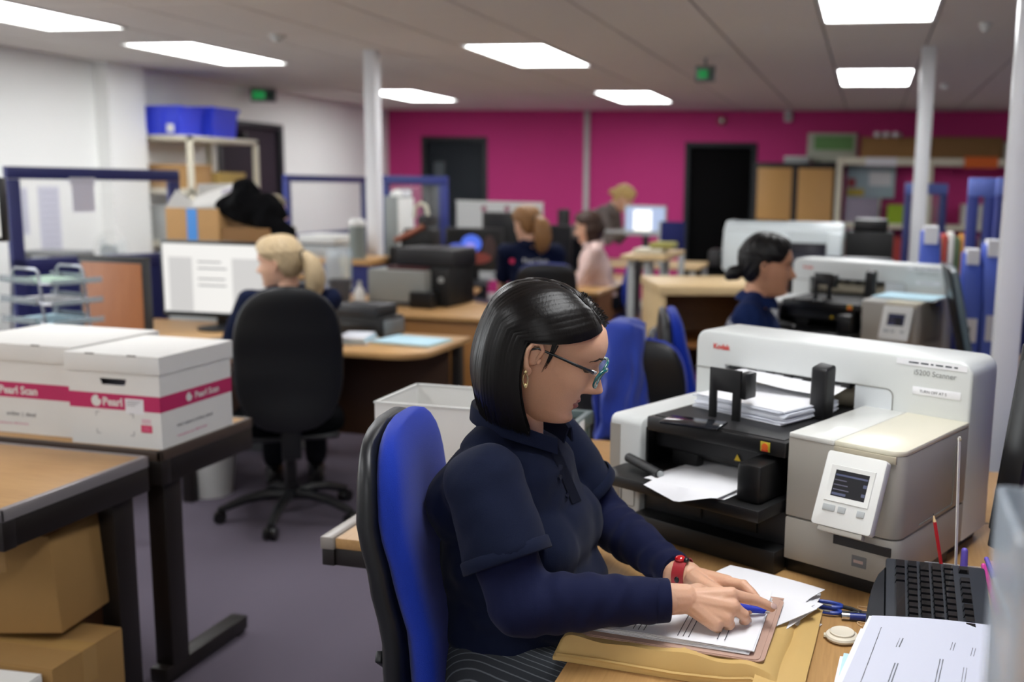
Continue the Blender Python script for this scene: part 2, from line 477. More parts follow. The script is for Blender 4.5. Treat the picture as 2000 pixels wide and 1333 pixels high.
def detector(p, label, r=.05):
    t = thing('smoke_detector', label, 'detector', p, 0, 'ceiling detectors')
    MB().lathe([(r*.2, -.045), (r*.6, -.04), (r*.75, -.02), (r, -.012), (r, 0)]).build('housing', m_white, t)
    MB().lathe([(r*.1, -.05), (r*.15, -.045)], n=12).build('indicator', m_lgrey, t)
detector(on(541, 68, 2.4), 'white ceiling detector above the left door')
detector(on(1925, 45, 2.4), 'white ceiling detector near the top right corner of the photo', .035)
detector(on(1845, 164, 2.4), 'white ceiling detector right of the right white post', .045)
t = thing('alarm_bell', 'small dark red alarm bell high on the magenta wall', 'alarm', at(1410, 236, YB))
MB().cyl((0, 0, 0), (0, -.05, 0), .055, .05, 20).build('gong', M('alarm_red', '7d1414', .4), t); MB().cyl((0, -.05, 0), (0, -.06, 0), .015).build('cap_nut', m_steel, t)
t = thing('motion_sensor', 'small white motion sensor at the top of the magenta wall', 'sensor', at(1540, 226, YB))
MB().bx(-.045, .045, -.06, 0, -.07, .07, .015).build('housing', m_white, t); MB().ball((0, -.06, -.02), (.03, .012, .03)).build('lens', m_lgrey, t)
# ================================================================== NEAR FURNITURE
ZD = .73
def poly_top(poly, z, t, mat, name, parent, bev=.003):
    return MB().prism(poly, t, Matrix.Translation((0, 0, z-t)), bev, 2).build(name, mat, parent)

# --- the main desk: an L with its return running behind the chair
t = thing('office_desk', 'light oak L shaped desk in the foreground under the nearest scanner', 'desk', (.2, 1.6, 0))
def loc(poly, o): return [(x-o[0], y-o[1]) for x, y in poly]
O = (.2, 1.6)
L = [(.92, .95), (.92, 2.395), (-1.085, 2.395), (-1.085, 1.874), (-.56, 1.874), (-.47, 1.85), (-.437, 1.78), (-.437, .95)]
poly_top(loc(L, O), ZD, .025, m_oaky, 'desktop', t)
MB().bx(-1.12-O[0], -1.087-O[0], 1.868-O[1], 2.395-O[1], ZD-.027, ZD+.002, .004).build('end_trim', M('grey_edge_trim', '8b837c', .35), t, 'grey metal trim along the end')
f = MB(); f.bx(-1.12-O[0], -.5-O[0], 1.88-O[1], 1.905-O[1], ZD-.066, ZD-.026, .003); f.bx(-1.12-O[0], -1.09-O[0], 1.875-O[1], 2.39-O[1], ZD-.066, ZD-.028, .003)
f.bx(-.4-O[0], -.37-O[0], 1.0-O[1], 1.8-O[1], ZD-.066, ZD-.026); f.bx(-1.1-O[0], .9-O[0], 2.36-O[1], 2.385-O[1], ZD-.3, ZD-.026)
f.build('under_frame', m_brownmetal, t)
for x, y in ((-.95, 2.3), (.85, 2.3), (.85, 1.05), (-.36, 1.02)):
    MB().bx(x-.03-O[0], x+.03-O[0], y-.03-O[1], y+.03-O[1], 0, ZD-.026, .004).build('leg', m_brownmetal, t)

t = thing('office_desk', 'light oak desk pushed against the back of the foreground desk', 'desk', (.1, 2.64, 0))
poly_top([(-1.1, -.235), (.82, -.235), (.82, .235), (-1.1, .235)], ZD-.002, .025, wood('oak_top_far', 'c79c63', 'a87c45', .38, 0), 'desktop', t)
MB().bx(-1.1, .82, -.242, -.2355, ZD-.03, ZD-.001).build('edge_strip', m_brownmetal, t)
for x in (-1.0, .75):
    for y in (-.17, .17): MB().bx(x-.03, x+.03, y-.03, y+.03, 0, ZD-.027, .004).build('leg', m_brownmetal, t)
MB().bx(-1.0, .75, .16, .18, .25, ZD-.027).build('modesty_panel', m_brownmetal, t)

# --- the two tables on the left
def side_table(label, x0, x1, y0, y1, z, foot_y, edge):
    t = thing('side_table', label, 'table', ((x0+x1)/2, (y0+y1)/2, 0), 0, 'dark framed tables on the left')
    hx, hy = (x1-x0)/2, (y1-y0)/2
    MB().bx(-hx, hx-.018, -hy+.012, hy-.012, z-.028, z, .003).build('table_top', m_oak, t)
    e = MB(); e.bx(hx-.018, hx, -hy, hy, z-.03, z+.002, .004); e.bx(-hx, hx, -hy, -hy+.012, z-.03, z+.002, .004); e.bx(-hx, hx, hy-.012, hy, z-.03, z+.002, .004)
    e.build('edge_trim', edge, t)
    MB().bx(-hx, hx, -hy+.002, -hy+.04, z-.1, z-.03, .003).build('apron', m_brownmetal, t)
    MB().bx(hx-.045, hx-.005, -hy+.04, hy, z-.1, z-.03, .003).build('side_rail', m_brownmetal, t)
    for sx in (hx-.065, -hx+.065):
        u = MB().bx(sx-.03, sx+.03, foot_y[0]-(y0+y1)/2, foot_y[0]-(y0+y1)/2+.075, .05, z-.03, .004).build('leg', m_brownmetal, t)
        MB().bx(sx-.03, sx+.03, foot_y[1]-(y0+y1)/2, foot_y[2]-(y0+y1)/2, .012, .06, .006).build('foot', m_brownmetal, u)
        MB().bx(sx-.02, sx+.02, foot_y[2]-(y0+y1)/2-.04, foot_y[2]-(y0+y1)/2-.005, 0, .012).build('glide', m_black, u)
    return t
t = side_table('dark framed oak table nearest the camera at the left edge, cardboard boxes under it', -3.1, -1.9, 1.81, 2.305, ZD, (2.2, 1.86, 2.29), M('silver_edge', '8f8a8c', .3, .3))
MB().bx(-.56, .53, .2, .225, .1, ZD-.04).build('back_panel', m_oakd, t, 'brown wooden back panel')
side_table('dark framed oak table carrying the white archive boxes', -3.1, -1.9, 2.35, 2.79, ZD, (2.4, 2.37, 2.77), M('brown_edge', '4a3d35', .4))

# --- archive boxes
def corner_marks(mb, x0, x1, z0, z1, y, l=.012, w=.0015):
    for x, sx in ((x0, 1), (x1, -1)):
        for z, sz in ((z0, 1), (z1, -1)):
            mb.bx(min(x, x+sx*l), max(x, x+sx*l), y-.0004, y+.0002, z-w/2, z+w/2); mb.bx(x-w/2, x+w/2, y-.0004, y+.0002, min(z, z+sz*l), max(z, z+sz*l))
def pearl_logo(mb, c, r, axis='y'):
    """white pearl disc with two bite-like swooshes"""
    pts = [(r*math.cos(a), r*math.sin(a)) for a in np.linspace(0, 2*PI, 28, endpoint=False)]
    pts = [(x - (.28*r if (0.3 < math.atan2(y, x) < .95) else 0), y - (.2*r if (0.3 < math.atan2(y, x) < .95) else 0)) for x, y in pts]
    mb.prism(pts, .0004, c)
def archive_box(label, loc, w, d, h, front_text, side=True, label_sticker=False, hole=True):
    t = thing('archive_box', label, 'box', loc, 0, 'white archive boxes on the left table')
    # body: front face at -d/2; the hand hole is cut by building the front out of strips
    b = MB(); hw, hd = w/2, d/2; th = .004
    b.bx(-hw, -hw+th, -hd+th, hd-th, 0, h-.008); b.bx(hw-th, hw, -hd+th, hd-th, 0, h-.008); b.bx(-hw, hw, hd-th, hd, 0, h-.008); b.bx(-hw+th, hw-th, -hd+th, hd-th, 0, .006)
    z0, z1 = h*.665, h*.735; xa, xb = -hw+w*.35, -hw+w*.645
    if not hole: z0 = z1-.0005; xa, xb = -.001, .001
    b.bx(-hw, hw, -hd, -hd+th, 0, z0); b.bx(-hw, hw, -hd, -hd+th, z1, h-.008)
    mt = Matrix(((1, 0, 0, 0), (0, 0, -1, -hd+th), (0, 1, 0, 0), (0, 0, 0, 1)))
    b.prism([(-hw, z0), (xa+.006, z0), (xa, z1), (-hw, z1)], th, mt); b.prism([(xb-.006, z0), (hw, z0), (hw, z1), (xb, z1)], th, mt)
    body = b.build('box_body', m_cardw, t)
    l = MB(); lt = .006; lh = .052
    l.bx(-hw-lt, hw+lt, -hd-lt, hd+lt, h-.006, h, .002); l.bx(-hw-lt, hw+lt, -hd-lt, -hd-.002, h-lh, h-.004, .001); l.bx(-hw-lt, hw+lt, hd+.002, hd+lt, h-lh, h-.004, .001); l.bx(-hw-lt, -hw-.002, -hd-.002, hd+.002, h-lh, h-.004); l.bx(hw+.002, hw+lt, -hd-.002, hd+.002, h-lh, h-.004)
    lid = l.build('lid', m_cardw, t)
    for k in (.22, .68): MB().bx(-hw+w*k, -hw+w*k+.03, -hd-lt-.0006, -hd-lt+.002, h-.003, h+.0008).build('lid_slot', M('slot_shadow', '77706c', .9), lid)
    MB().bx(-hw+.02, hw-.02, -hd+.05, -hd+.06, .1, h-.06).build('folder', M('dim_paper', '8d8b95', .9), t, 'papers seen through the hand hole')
    st = MB(); z0, z1 = h*.40, h*.57
    st.bx(-hw-.0006, hw+.0006, -hd-.0006, -hd+.0002, z0, z1); st.bx(hw-.0002, hw+.0006, -hd-.0006, hd+.0006, z0, z1)
    stripe = st.build('printed_stripe', m_magenta, body)
    k = MB(); zc = (z0+z1)/2; r = (z1-z0)*.36
    pearl_logo(k, Matrix.Translation((-hw+w*.3, -hd-.0007, zc)) @ Matrix(((1, 0, 0, 0), (0, 0, 1, 0), (0, 1, 0, 0), (0, 0, 0, 1))) @ Matrix.Translation((0, 0, -.0004)), r)
    k.build('printed_logo', m_white, body); k = MB()
    if side: pearl_logo(k, Matrix.Translation((hw+.0007, -hd+d*.38, zc)) @ Matrix(((0, 0, 1, 0), (1, 0, 0, 0), (0, 1, 0, 0), (0, 0, 0, 1))), r*.8)
    if side: k.build('printed_logo', m_white, body)
    lettering(front_text, (z1-z0)*.72, m_white, Matrix.Translation((-hw+w*.37, -hd-.0009, zc-(z1-z0)*.25)) @ FRONT, body, bold=.0009)
    SIDE = Matrix(((0, 0, 1, 0), (1, 0, 0, 0), (0, 1, 0, 0), (0, 0, 0, 1)))
    ink = M('grey_print', '6d6d72', .8)
    lettering('archive  |  shred' if not label_sticker else '', .016, ink, Matrix.Translation((-hw+w*.42, -hd-.0008, h*.2)) @ FRONT, body) if not label_sticker else None
    if not label_sticker:
        lettering('www.pearlscan.co.uk   0845 22 55 923', .008, M('pink_print', 'd889a6', .8), Matrix.Translation((-hw+w*.3, -hd-.0008, h*.1)) @ FRONT, body)
    if side:
        lettering('Pearl Scan', (z1-z0)*.6, m_white, Matrix.Translation((hw+.0009, -hd+d*.46, zc-(z1-z0)*.2)) @ SIDE, body, bold=.0006)
        lettering('scan | capture | archive | shred', .013, ink, Matrix.Translation((hw+.0008, -hd+d*.2, h*.2)) @ SIDE, body)
        lettering('www.pearlscan.co.uk   0845 22 55 923', .0085, M('pink_print', 'd889a6', .8), Matrix.Translation((hw+.0008, -hd+d*.2, h*.09)) @ SIDE, body)
    if label_sticker:
        MB().bx(-hw+w*.62, -hw+w*.82, -hd-.0012, -hd-.0004, h*.37, h*.53).build('white_label', m_paper, body, 'white paper label over the stripe')
        n = MB()
        for i in range(3): n.bx(-hw+w*.64, -hw+w*(.79-.03*i), -hd-.0016, -hd-.0013, h*(.5-.022*i), h*(.506-.022*i))
        corner_marks(n, -hw+w*.29, -hw+w*.7, h*.13, h*.365, -hd-.0004)
        n.build('printed_lines', ink, body)['kind'] = 'stuff'
        MB().bx(-hw+w*.78, -hw+w*.9, -hd-.001, -hd-.0004, h*.175, h*.255).build('red_label', M('red_label', 'cf2f5f', .7), body)
        q = MB()
        for i in range(3): q.bx(-hw+w*.79, -hw+w*.89, -hd-.001, -hd-.0006, h*(.275+.018*i), h*(.282+.018*i))
        for i in range(2): q.bx(-hw+w*.8, -hw+w*.88, -hd-.0014, -hd-.0011, h*(.2+.025*i), h*(.207+.025*i))
        q.build('printed_lines', M('pink_print', 'd889a6', .8), body)['kind'] = 'stuff'
    return t
archive_box('white archive box with a magenta stripe and oval hand hole at the table corner', (-2.058, 2.53, ZD+.001), .302, .325, .268, 'Pearl Scan', True, True)
archive_box('white archive box with a magenta stripe half cut by the left edge of the photo', (-2.438, 2.585, ZD+.001), .42, .36, .272, 'Pearl Scan', False, False, False)

# --- cartons under the near table
m_card_shaded = M('shade_toned_cardboard', '93703f', .85, var=.06, scale=15)  # cardboard brown darkened in its colour to stand for the shade under the table
def carton(label, mt, w, d, h, mat, group='cartons under the left table', tape=True, printed=False):
    """closed shipping carton, local origin at the middle of its base"""
    t = bpy.data.objects.new('carton', None); COL.objects.link(t); t.matrix_world = mt; tag(t, label, 'box', group)
    MB().bx(-w/2, w/2, -d/2, d/2, 0, h, .004).build('carton_body', mat, t)
    f = MB(); f.bx(-w/2+.003, -.0015, -d/2, d/2, h-.001, h+.003); f.bx(.0015, w/2-.003, -d/2, d/2, h-.001, h+.003); f.build('top_flap', mat, t)
    if tape:
        tp = MB(); tp.bx(-.025, .025, -d/2-.001, d/2+.001, h+.003, h+.0036); tp.bx(-.025, .025, -d/2-.001, -d/2+.0002, h-.09, h+.003); tp.build('packing_tape', M('brown_tape', 'a5824f', .25), t)
    if printed:
        p = MB(); p.bx(-w*.3, -w*.12, -d/2-.0008, -d/2+.0002, h*.58, h*.72); p.build('printed_block', M('carton_print', '5a4226', .9), t)
        p = MB()
        for i in range(4): p.bx(-w*.3, w*(.2-.05*i), -d/2-.0008, -d/2+.0002, h*(.44-.09*i), h*(.47-.09*i))
        p.build('printed_lines', M('carton_print', '5a4226', .9), t)
    return t
a, b_ = on(101, 1309, .31), on(239, 1225, .31)
ang = math.atan2(b_.y-a.y, b_.x-a.x); ln = (b_-a).length
mid = (a+b_)/2; nrm_ = Vector((-math.sin(ang), math.cos(ang), 0))
carton('brown carton with dark printing on the floor under the left table, lower one', Matrix.Translation((mid.x+nrm_.x*.14, mid.y+nrm_.y*.14, .001)) @ rotz(ang), ln, .28, .306, m_card_shaded, printed=True)
carton('plain brown carton tilted on top of the printed carton', Matrix.Translation((-2.1, 2.08, .33)) @ rotz(R(8)) @ Matrix.Rotation(R(-4), 4, 'Y') @ Matrix.Rotation(R(0), 4, 'X'), .3, .2, .255, m_card_shaded)
carton('white carton at the bottom left corner of the photo', Matrix.Translation((-2.02, 1.76, .001)) @ rotz(R(4)), .3, .2, .3, m_cardw, tape=False)
carton('brown carton half hidden at the left edge behind the tilted carton', Matrix.Translation((-2.46, 2.09, .001)) @ rotz(R(-4)), .34, .2, .3, m_card_shaded)

# --- open white box and grey crate on the return behind the woman
t = thing('open_box', 'open white cardboard box behind the blue office chair', 'box', (-.985, 2.225, ZD+.001))
w, d, h = .25, .23, .25; th = .004
b = MB(); b.bx(-w/2, w/2, -d/2, -d/2+th, 0, h); b.bx(-w/2, w/2, d/2-th, d/2, 0, h); b.bx(-w/2, -w/2+th, -d/2+th, d/2-th, 0, h); b.bx(w/2-th, w/2, -d/2+th, d/2-th, 0, h); b.bx(-w/2+th, w/2-th, -d/2+th, d/2-th, 0, .005)
b.build('box_body', m_cardw, t)
MB().bx(.06, .115, d/2-.012, d/2-.005, h-.075, h-.055).build('hand_hole', M('hand_hole_brown', '6d5738', .9), t)
r_ = MB(); r_.bx(-w/2-.002, w/2+.002, -d/2-.002, -d/2+.006, h-.002, h+.002); r_.bx(-w/2-.002, w/2+.002, d/2-.006, d/2+.002, h-.002, h+.002); r_.bx(-w/2-.002, -w/2+.006, -d/2, d/2, h-.002, h+.002); r_.bx(w/2-.006, w/2+.002, -d/2, d/2, h-.002, h+.002); r_.build('folded_rim', m_white, t)

t = thing('plastic_crate', 'grey green plastic crate with ribbed sides behind the seated woman', 'crate', (-.765, 2.39, ZD))
m_crate = M('grey_green_plastic', '5c6a69', .4); m_crate2 = M('pale_crate', '93a2a3', .35)
b = MB(); w, d, h = .13, .26, .17; th = .006
b.bx(-w/2, w/2, -d/2, -d/2+th, 0, h-.02); b.bx(-w/2, w/2, d/2-th, d/2, 0, h-.02); b.bx(-w/2, -w/2+th, -d/2, d/2, 0, h-.02); b.bx(w/2-th, w/2, -d/2, d/2, 0, h-.02); b.bx(-w/2, w/2, -d/2, d/2, 0, .006)
b.build('crate_body', m_crate2, t)
b = MB()
for (x0, x1, y0, y1) in ((-w/2-.012, w/2+.012, -d/2-.012, -d/2+th), (-w/2-.012, w/2+.012, d/2-th, d/2+.012), (-w/2-.012, -w/2+th, -d/2, d/2), (w/2-th, w/2+.012, -d/2, d/2)): b.bx(x0, x1, y0, y1, h-.035, h, .003)
b.build('rim', m_crate, t)
for i in range(5):
    y = -d/2+.01+i*(d-.02)/4; MB().bx(w/2, w/2+.008, y-.004, y+.004, .01, h-.03).build('rib', m_crate, t)
MB().bx(w/2+.0122, w/2+.0135, .0, .05, h-.032, h-.004).build('label_slip', m_paper, t)

# ================================================================== OFFICE CHAIRS
m_blue = M('royal_blue_fabric', '1633a0', .85, bump=.5, scale=700, var=.25, sheen=.15, spec=.15)
m_blkfab = M('black_fabric', '07080b', .95, bump=.3, scale=500, spec=.05)
m_shell = M('black_chair_shell', '15171a', .42, bump=.06, scale=900)
def back_loft(z0, z1, W, t, xf, curve, n=36, m=22, ex=4.2, e2=3., grow=0.):
    rings = []
    for i in range(m+1):
        s = .5-.5*math.cos(PI*i/m); z = z0-grow+(z1-z0+2*grow)*s
        q = abs(2*s-1); w = (W+grow)*max(.015, (1-q**ex))**(1/ex) if 0 < i < m else (W+grow)*.12
        th = t*(.35+.65*max(0, 1-q**6))
        x0 = xf(z); ring = []
        for k in range(n):
            a = 2*PI*k/n; c, sn = math.cos(a), math.sin(a)
            y = w*abs(sn)**(2/e2)*math.copysign(1, sn); x = th*abs(c)**(2/e2)*math.copysign(1, c)
            ring.append(Vector((x0+x+curve*y*y, y, z)))
        rings.append(ring)
    return rings
def interp(pts):
    pts = sorted(pts)
    def f(z):
        if z <= pts[0][0]: return pts[0][1]
        for (a, b), (c, d) in zip(pts, pts[1:]):
            if z <= c:
                u = (z-a)/(c-a); u = u*u*(3-2*u)*.5+u*.5
                return b+(d-b)*u
        return pts[-1][1]
    return f
def office_chair(label, loc, rz, pad, shell, z0=.52, z1=1.09, W=.215, prof=None, curve=.35, seat_z=.47, arms=False, castors=True, ridges=False, t_pad=.042, ex=4.2):
    t = thing('office_chair', label, 'chair', loc, rz, 'office chairs')
    prof = prof or [(.5, -.205), (.65, -.195), (.75, -.2), (.85, -.225), (.95, -.25), (1.03, -.255), (1.1, -.262)]
    xf = interp(prof)
    b = MB(); b.loft(back_loft(z0, z1, W, t_pad, xf, curve, ex=ex)); b.build('backrest_cushion', pad, t, smooth=60)
    b = MB(); b.loft(back_loft(z0-.03, z1-.003, W+.004, .026, lambda z: xf(z)-.034-.016*max(0, min(1, (1.0-z)/.3)), curve*.8, ex=ex+.2, e2=3.5))
    if ridges:
        for k in range(3):
            z = .60+.055*k; y = -.15+.0*k
            y = -.12; xr_ = xf(z)-.034-.016*max(0, min(1, (1.0-z)/.3))-.024+curve*.8*y*y
            for sgn in (1, -1): b.box((xr_, y+sgn*.02, z-.008), (.012, .055, .02), Euler((R(35*sgn), 0, 0)).to_matrix(), .003)
    b.build('backrest_shell', shell, t, smooth=60)
    b = MB()
    rings = []
    for (z, k) in ((seat_z-.05, .93), (seat_z-.045, .98), (seat_z-.02, 1.), (seat_z, .985), (seat_z+.012, .93), (seat_z+.018, .75)):
        rings.append([Vector((.02+.245*k*abs(math.cos(a))**.6*math.copysign(1, math.cos(a)), .235*k*abs(math.sin(a))**.6*math.copysign(1, math.sin(a)), z-(.018 if math.cos(a) > .6 else 0))) for a in [2*PI*i/32 for i in range(32)]])
    b.loft(rings); b.build('seat', pad, t, smooth=60)
    b = MB(); b.bx(-.2, .2, -.2, .2, seat_z-.075, seat_z-.045, .015); b.box((-.22, 0, (seat_z+z0)/2-.02), (.03, .08, z0-seat_z+.25), Euler((0, R(6), 0)).to_matrix(), .008); b.bx(-.23, 0, -.04, .04, seat_z-.085, seat_z-.06, .006)
    b.build('seat_shell', shell, t)
    b = MB(); b.cyl((0, 0, .1), (0, 0, seat_z-.07), .028, .022); b.cyl((0, 0, .09), (0, 0, .16), .035, .035); b.build('gas_column', m_black, t)
    if castors:
        for k in range(5):
            a = 2*PI*k/5+.3; c, s = math.cos(a), math.sin(a)
            g = MB(); pts = [(.02*c, .02*s, .11), (.1*c, .1*s, .115), (.19*c, .19*s, .1), (.27*c, .27*s, .07), (.3*c, .3*s, .06)]
            g.tube(pts, [.026, .024, .021, .018, .015], 8)
            lg = g.build('base_arm', shell, t)
            w = MB(); p = Vector((.3*c, .3*s, .028)); q = Vector((-s, c, 0))
            w.cyl(p+q*.006, p+q*.026, .028, .026, 14); w.cyl(p-q*.006, p-q*.026, .028, .026, 14); w.cyl(p+Vector((0, 0, .0)), p+Vector((0, 0, .04)), .009, n=8)
            w.build('castor', m_black, lg)
    if arms:
        for s in (1, -1):
            g = MB(); g.tube([(.0, .2*s, seat_z-.05), (.0, .27*s, seat_z-.03), (-.02, .28*s, seat_z+.12), (-.02, .28*s, seat_z+.2)], .016, 8)
            a_ = g.build('arm', shell, t); MB().bx(-.14, .12, .25*s-.0, .25*s+.06*s, seat_z+.2, seat_z+.225, .01).build('arm_pad', shell, a_)
    return t
office_chair('blue fabric office chair with black shell that the woman in front sits on', (-.525, 1.64, 0), R(13), m_blue, m_shell, ridges=True, W=.195, t_pad=.036)
# ================================================================== THE DOCUMENT SCANNERS
m_sc_white = M('scanner_white', 'ced1cf', .38, var=.015, scale=8)
m_sc_warm = M('scanner_warm_grey', 'a29e95', .45, var=.02, scale=8)
m_sc_cream = M('scanner_cream_lid', 'd8d3bf', .3)
m_sc_black = M('scanner_black', '0b0b0c', .42)
m_sc_blk2 = M('scanner_dark_panel', '141416', .5)
m_lcd = M('lcd_dark', '24222e', .45, emit=.3, spec=.1)
m_lcdb = M('lcd_blue', '5668b0', .3, emit=.25)
SFRONT = FRONT
def scanner(label, loc, rz):
    """local origin: right front foot of the tall arch, on the desk; -x left, -y towards the operator"""
    t = thing('document_scanner', label, 'scanner', loc, rz, 'document scanners')
    W, D, HH, L, h, s = .700, .155, .418, .335, .292, .238
    # black base
    b = MB(); b.bx(-W+.03, -.02, -L+.03, D-.01, 0, .034, .004); b.bx(-.606, -.24, -L-.035, -L+.05, .004, .05, .004); b.bx(-.24, -.008, -L+.012, -.05, 0, .03, .003)
    b.build('base', m_sc_black, t)
    # arch: outline in x-z, extruded back
    out = rrect(-W, 0, .03, HH, .032, 6, (0, 1, 1, 0))          # br, tr, tl, bl
    out = [(0, .03)] + [p for p in out if p not in ((0, .03), (-W, .03))] + [(-W, .03), (-W+.088, .03), (-W+.088, .335), (-.262, .335), (-.262, .03)]
    mt = Matrix(((1, 0, 0, 0), (0, 0, -1, D), (0, 1, 0, 0), (0, 0, 0, 1)))
    arch = MB().prism(out, D, mt, .007, 3).build('arch_body', m_sc_white, t)
    MB().bx(-W+.086, -.26, D-.03, D-.012, .06, .33).build('rear_panel', m_cream, arch)
    r_ = MB(); r_.cyl((-W+.09, D-.075, .292), (-.265, D-.075, .292), .026, n=20); r_.build('roller', m_beige, arch)
    MB().bx(-W+.09, -.262, .015, .05, .328, .3375).build('slot_lip', m_sc_black, arch)
    for i in range(6):
        x = -W+.15+i*.05; MB().bx(x, x+.022, .004, .02, .322, .3355, .002).build('guide_finger', m_sc_black, arch)
    # seams of the arch
    sm = M('seam_shadow', '77766f', .8)
    MB().bx(-W-.0008, -W+.088, -.0008, .0004, .322, .3245).build('seam', sm, arch)
    ip = [(-.262, .285), (-.262, .327)] ; o2 = rrect(-.262, -.172, .28, .337, .016, 6, (0, 1, 0, 0))
    MB().prism(o2, .0016, Matrix(((1, 0, 0, 0), (0, 0, -1, .0002), (0, 1, 0, 0), (0, 0, 0, 1)))).build('inset_panel', M('scanner_cool_white', 'cdd1d3', .3), arch)
    g = MB(); e = [p for p in rrect(-.262, -.172, .28, .337, .016, 6, (0, 1, 0, 0)) if p != (-.262, .28)]
    g.tube([(x, -.0012, z) for x, z in e], .0013, 6); g.build('seam', sm, arch)
    # writing on the arch
    lettering('Kodak', .018, M('red_lettering', 'c8372d', .5), Matrix.Translation((-W+.052, -.0009, .374)) @ SFRONT, arch, bold=.0006)
    lettering('i5200 Scanner', .0165, M('grey_lettering', '8e908e', .5), Matrix.Translation((-.128, -.0009, .378)) @ SFRONT, arch)
    MB().bx(-.168, -.012, -.0012, -.0002, .397, .41).build('paper_label', m_paper, arch)
    q = MB(); x = -.14
    for wd in (.022, .017, .006, .016, .014, .008): q.bx(x, x+wd, -.0016, -.001, .402, .4055); x += wd+.005
    q.build('printed_line', m_ink, arch)
    MB().bx(-.128, -.022, -.0012, -.0002, .335, .352, .0003).build('paper_label', m_paper, arch)
    lettering('TURN OFF AT 5', .0085, m_ink, Matrix.Translation((-.112, -.0014, .3405)) @ SFRONT, arch)
    # left foot block
    lp = rrect(-L, 0, .03, .256, .018, 5, (0, 0, 1, 0)); mtx = Matrix(((0, 0, 1, -W), (1, 0, 0, 0), (0, 1, 0, 0), (0, 0, 0, 1)))
    lf = MB().prism(lp, .088, mtx, .005, 3).build('left_housing', m_sc_white, t)
    MB().bx(-W+.0015, -W+.03, -L-.0012, -L+.0004, .035, .235).build('edge_panel', m_sc_warm, lf)
    g = MB(); rr = rrect(-W+.036, -W+.074, .05, .105, .006, 4); g.tube([(x, -L-.0006, z) for x, z in rr], .0011, 6, True); g.build('switch_outline', sm, lf)
    # right housing: lower and upper shells with a joint, cream lid
    def plan(x0, x1, y0, y1, r): return rrect(x0, x1, y0, y1, r, 6, (1, 0, 0, 0))
    MB().prism(plan(-s, 0, -L, -.001, .028), .088, Matrix.Translation((0, 0, .03)), .003, 2).build('lower_housing', m_sc_warm, t)
    up = MB().prism(plan(-s, 0, -L, -.001, .028), .162, Matrix.Translation((0, 0, .1205)), .003, 2).build('upper_housing', m_sc_warm, t)
    MB().prism(plan(-.138, .0, -L-.001, -.0005, .028), .011, Matrix.Translation((0, 0, .2815)), .003, 2).build('lid', m_sc_cream, t)
    MB().bx(-s, -.1395, -L-.001, -.0005, .2815, .2915, .002).build('lid_left', M('scanner_gloss_white', 'd6d7d2', .2), t)
    MB().bx(-.1385, -.012, -L-.004, -L+.002, .268, .282, .001).build('beige_strip', m_beige, up)
    d = MB(); d.tube([(.0008, -.07, .255), (.0008, -.07, .135), (.0008, -.075, .13), (.0008, -.24, .13)], .0012, 6); d.build('side_seam', sm, up)
    MB().bx(-.09, -.06, -L-.001, -L+.0002, .052, .074).build('rating_badge', m_mgrey, t)
    MB().bx(-.086, -.066, -L-.0016, -L-.0011, .06, .066).build('badge_mark', M('badge_print', 'b8a19a', .5), t)
    # tilted control panel
    cpm = Matrix.Translation((-.078, -L-.006, .270)) @ Matrix.Rotation(R(-25), 4, 'X')
    cp = MB(); cp.prism(rrect(-.06, .06, -.142, 0, .006, 4), .022, Matrix(((1, 0, 0, 0), (0, 0, -1, 0), (0, 1, 0, 0), (0, 0, 0, 1))) , .002, 2)
    c_ = cp.build('control_panel', m_white, t); c_.matrix_local = cpm
    # dished screen surround
    y = -.0223
    f = MB()
    a = [(-.044, -.026), (.044, -.026), (.044, -.094), (-.044, -.094)]; i_ = [(-.034, -.034), (.034, -.034), (.034, -.084), (-.034, -.084)]
    va = [f.bm.verts.new((p[0], y-.0016, p[1])) for p in a]; vi = [f.bm.verts.new((p[0], y-.0002, p[1])) for p in i_]
    for k in range(4): f.bm.faces.new((va[k], va[(k+1) % 4], vi[(k+1) % 4], vi[k]))
    vb = [f.bm.verts.new((p[0]*1.03, y+.001, p[1]+(p[1]+.06)*.03)) for p in a]
    for k in range(4): f.bm.faces.new((va[k], vb[k], vb[(k+1) % 4], va[(k+1) % 4]))
    f.build('screen_surround', m_white, c_, smooth=20)
    sc = MB().bx(-.034, .034, y-.0004, y+.001, -.084, -.034).build('display', m_lcd, c_)
    q = MB(); q.bx(-.032, .032, y-.0008, y-.0003, -.045, -.0415)
    q.build('title_bar', m_lcdb, c_)
    for k in range(3): MB().bx(-.032, -.008+.004*k, y-.0008, y-.0003, -.054-.009*k, -.052-.009*k).build('menu_line', M('lcd_text', '8f8ab8', .3, emit=.2), c_)
    MB().bx(-.032, -.004, y-.0008, y-.0003, -.0815, -.077).build('menu_button', m_lcdb, c_)
    for z in (-.056, -.073): MB().bx(.026, .033, y-.0008, y-.0003, z-.003, z+.003).build('menu_icon', m_lcdb, c_)
    for x0, x1 in ((-.043, -.018), (-.012, .003), (.026, .041)): MB().bx(x0, x1, -.0245, -.021, -.113, -.101, .0012).build('button', m_lgrey, c_)
    MB().bx(-.045, .045, -.02, -.004, -.152, -.142, .002).build('hinge_bracket', m_sc_warm, c_)
    MB().bx(-.13, -.012, -L-.003, -L+.001, .088, .105).build('bracket_shadow_slot', m_sc_blk2, t)
    # black middle: cavity, upper tray, lower tray
    c = MB(); c.bx(-W+.088, -s, -.06, .1, .03, .25); c.bx(-W+.088, -W+.094, -L+.02, -.06, .03, .235); c.bx(-s-.006, -s, -L+.01, -.06, .03, .245); c.bx(-W+.088, -s, -L+.03, -.06, .03, .05)
    c.build('cavity_lining', m_sc_black, t)
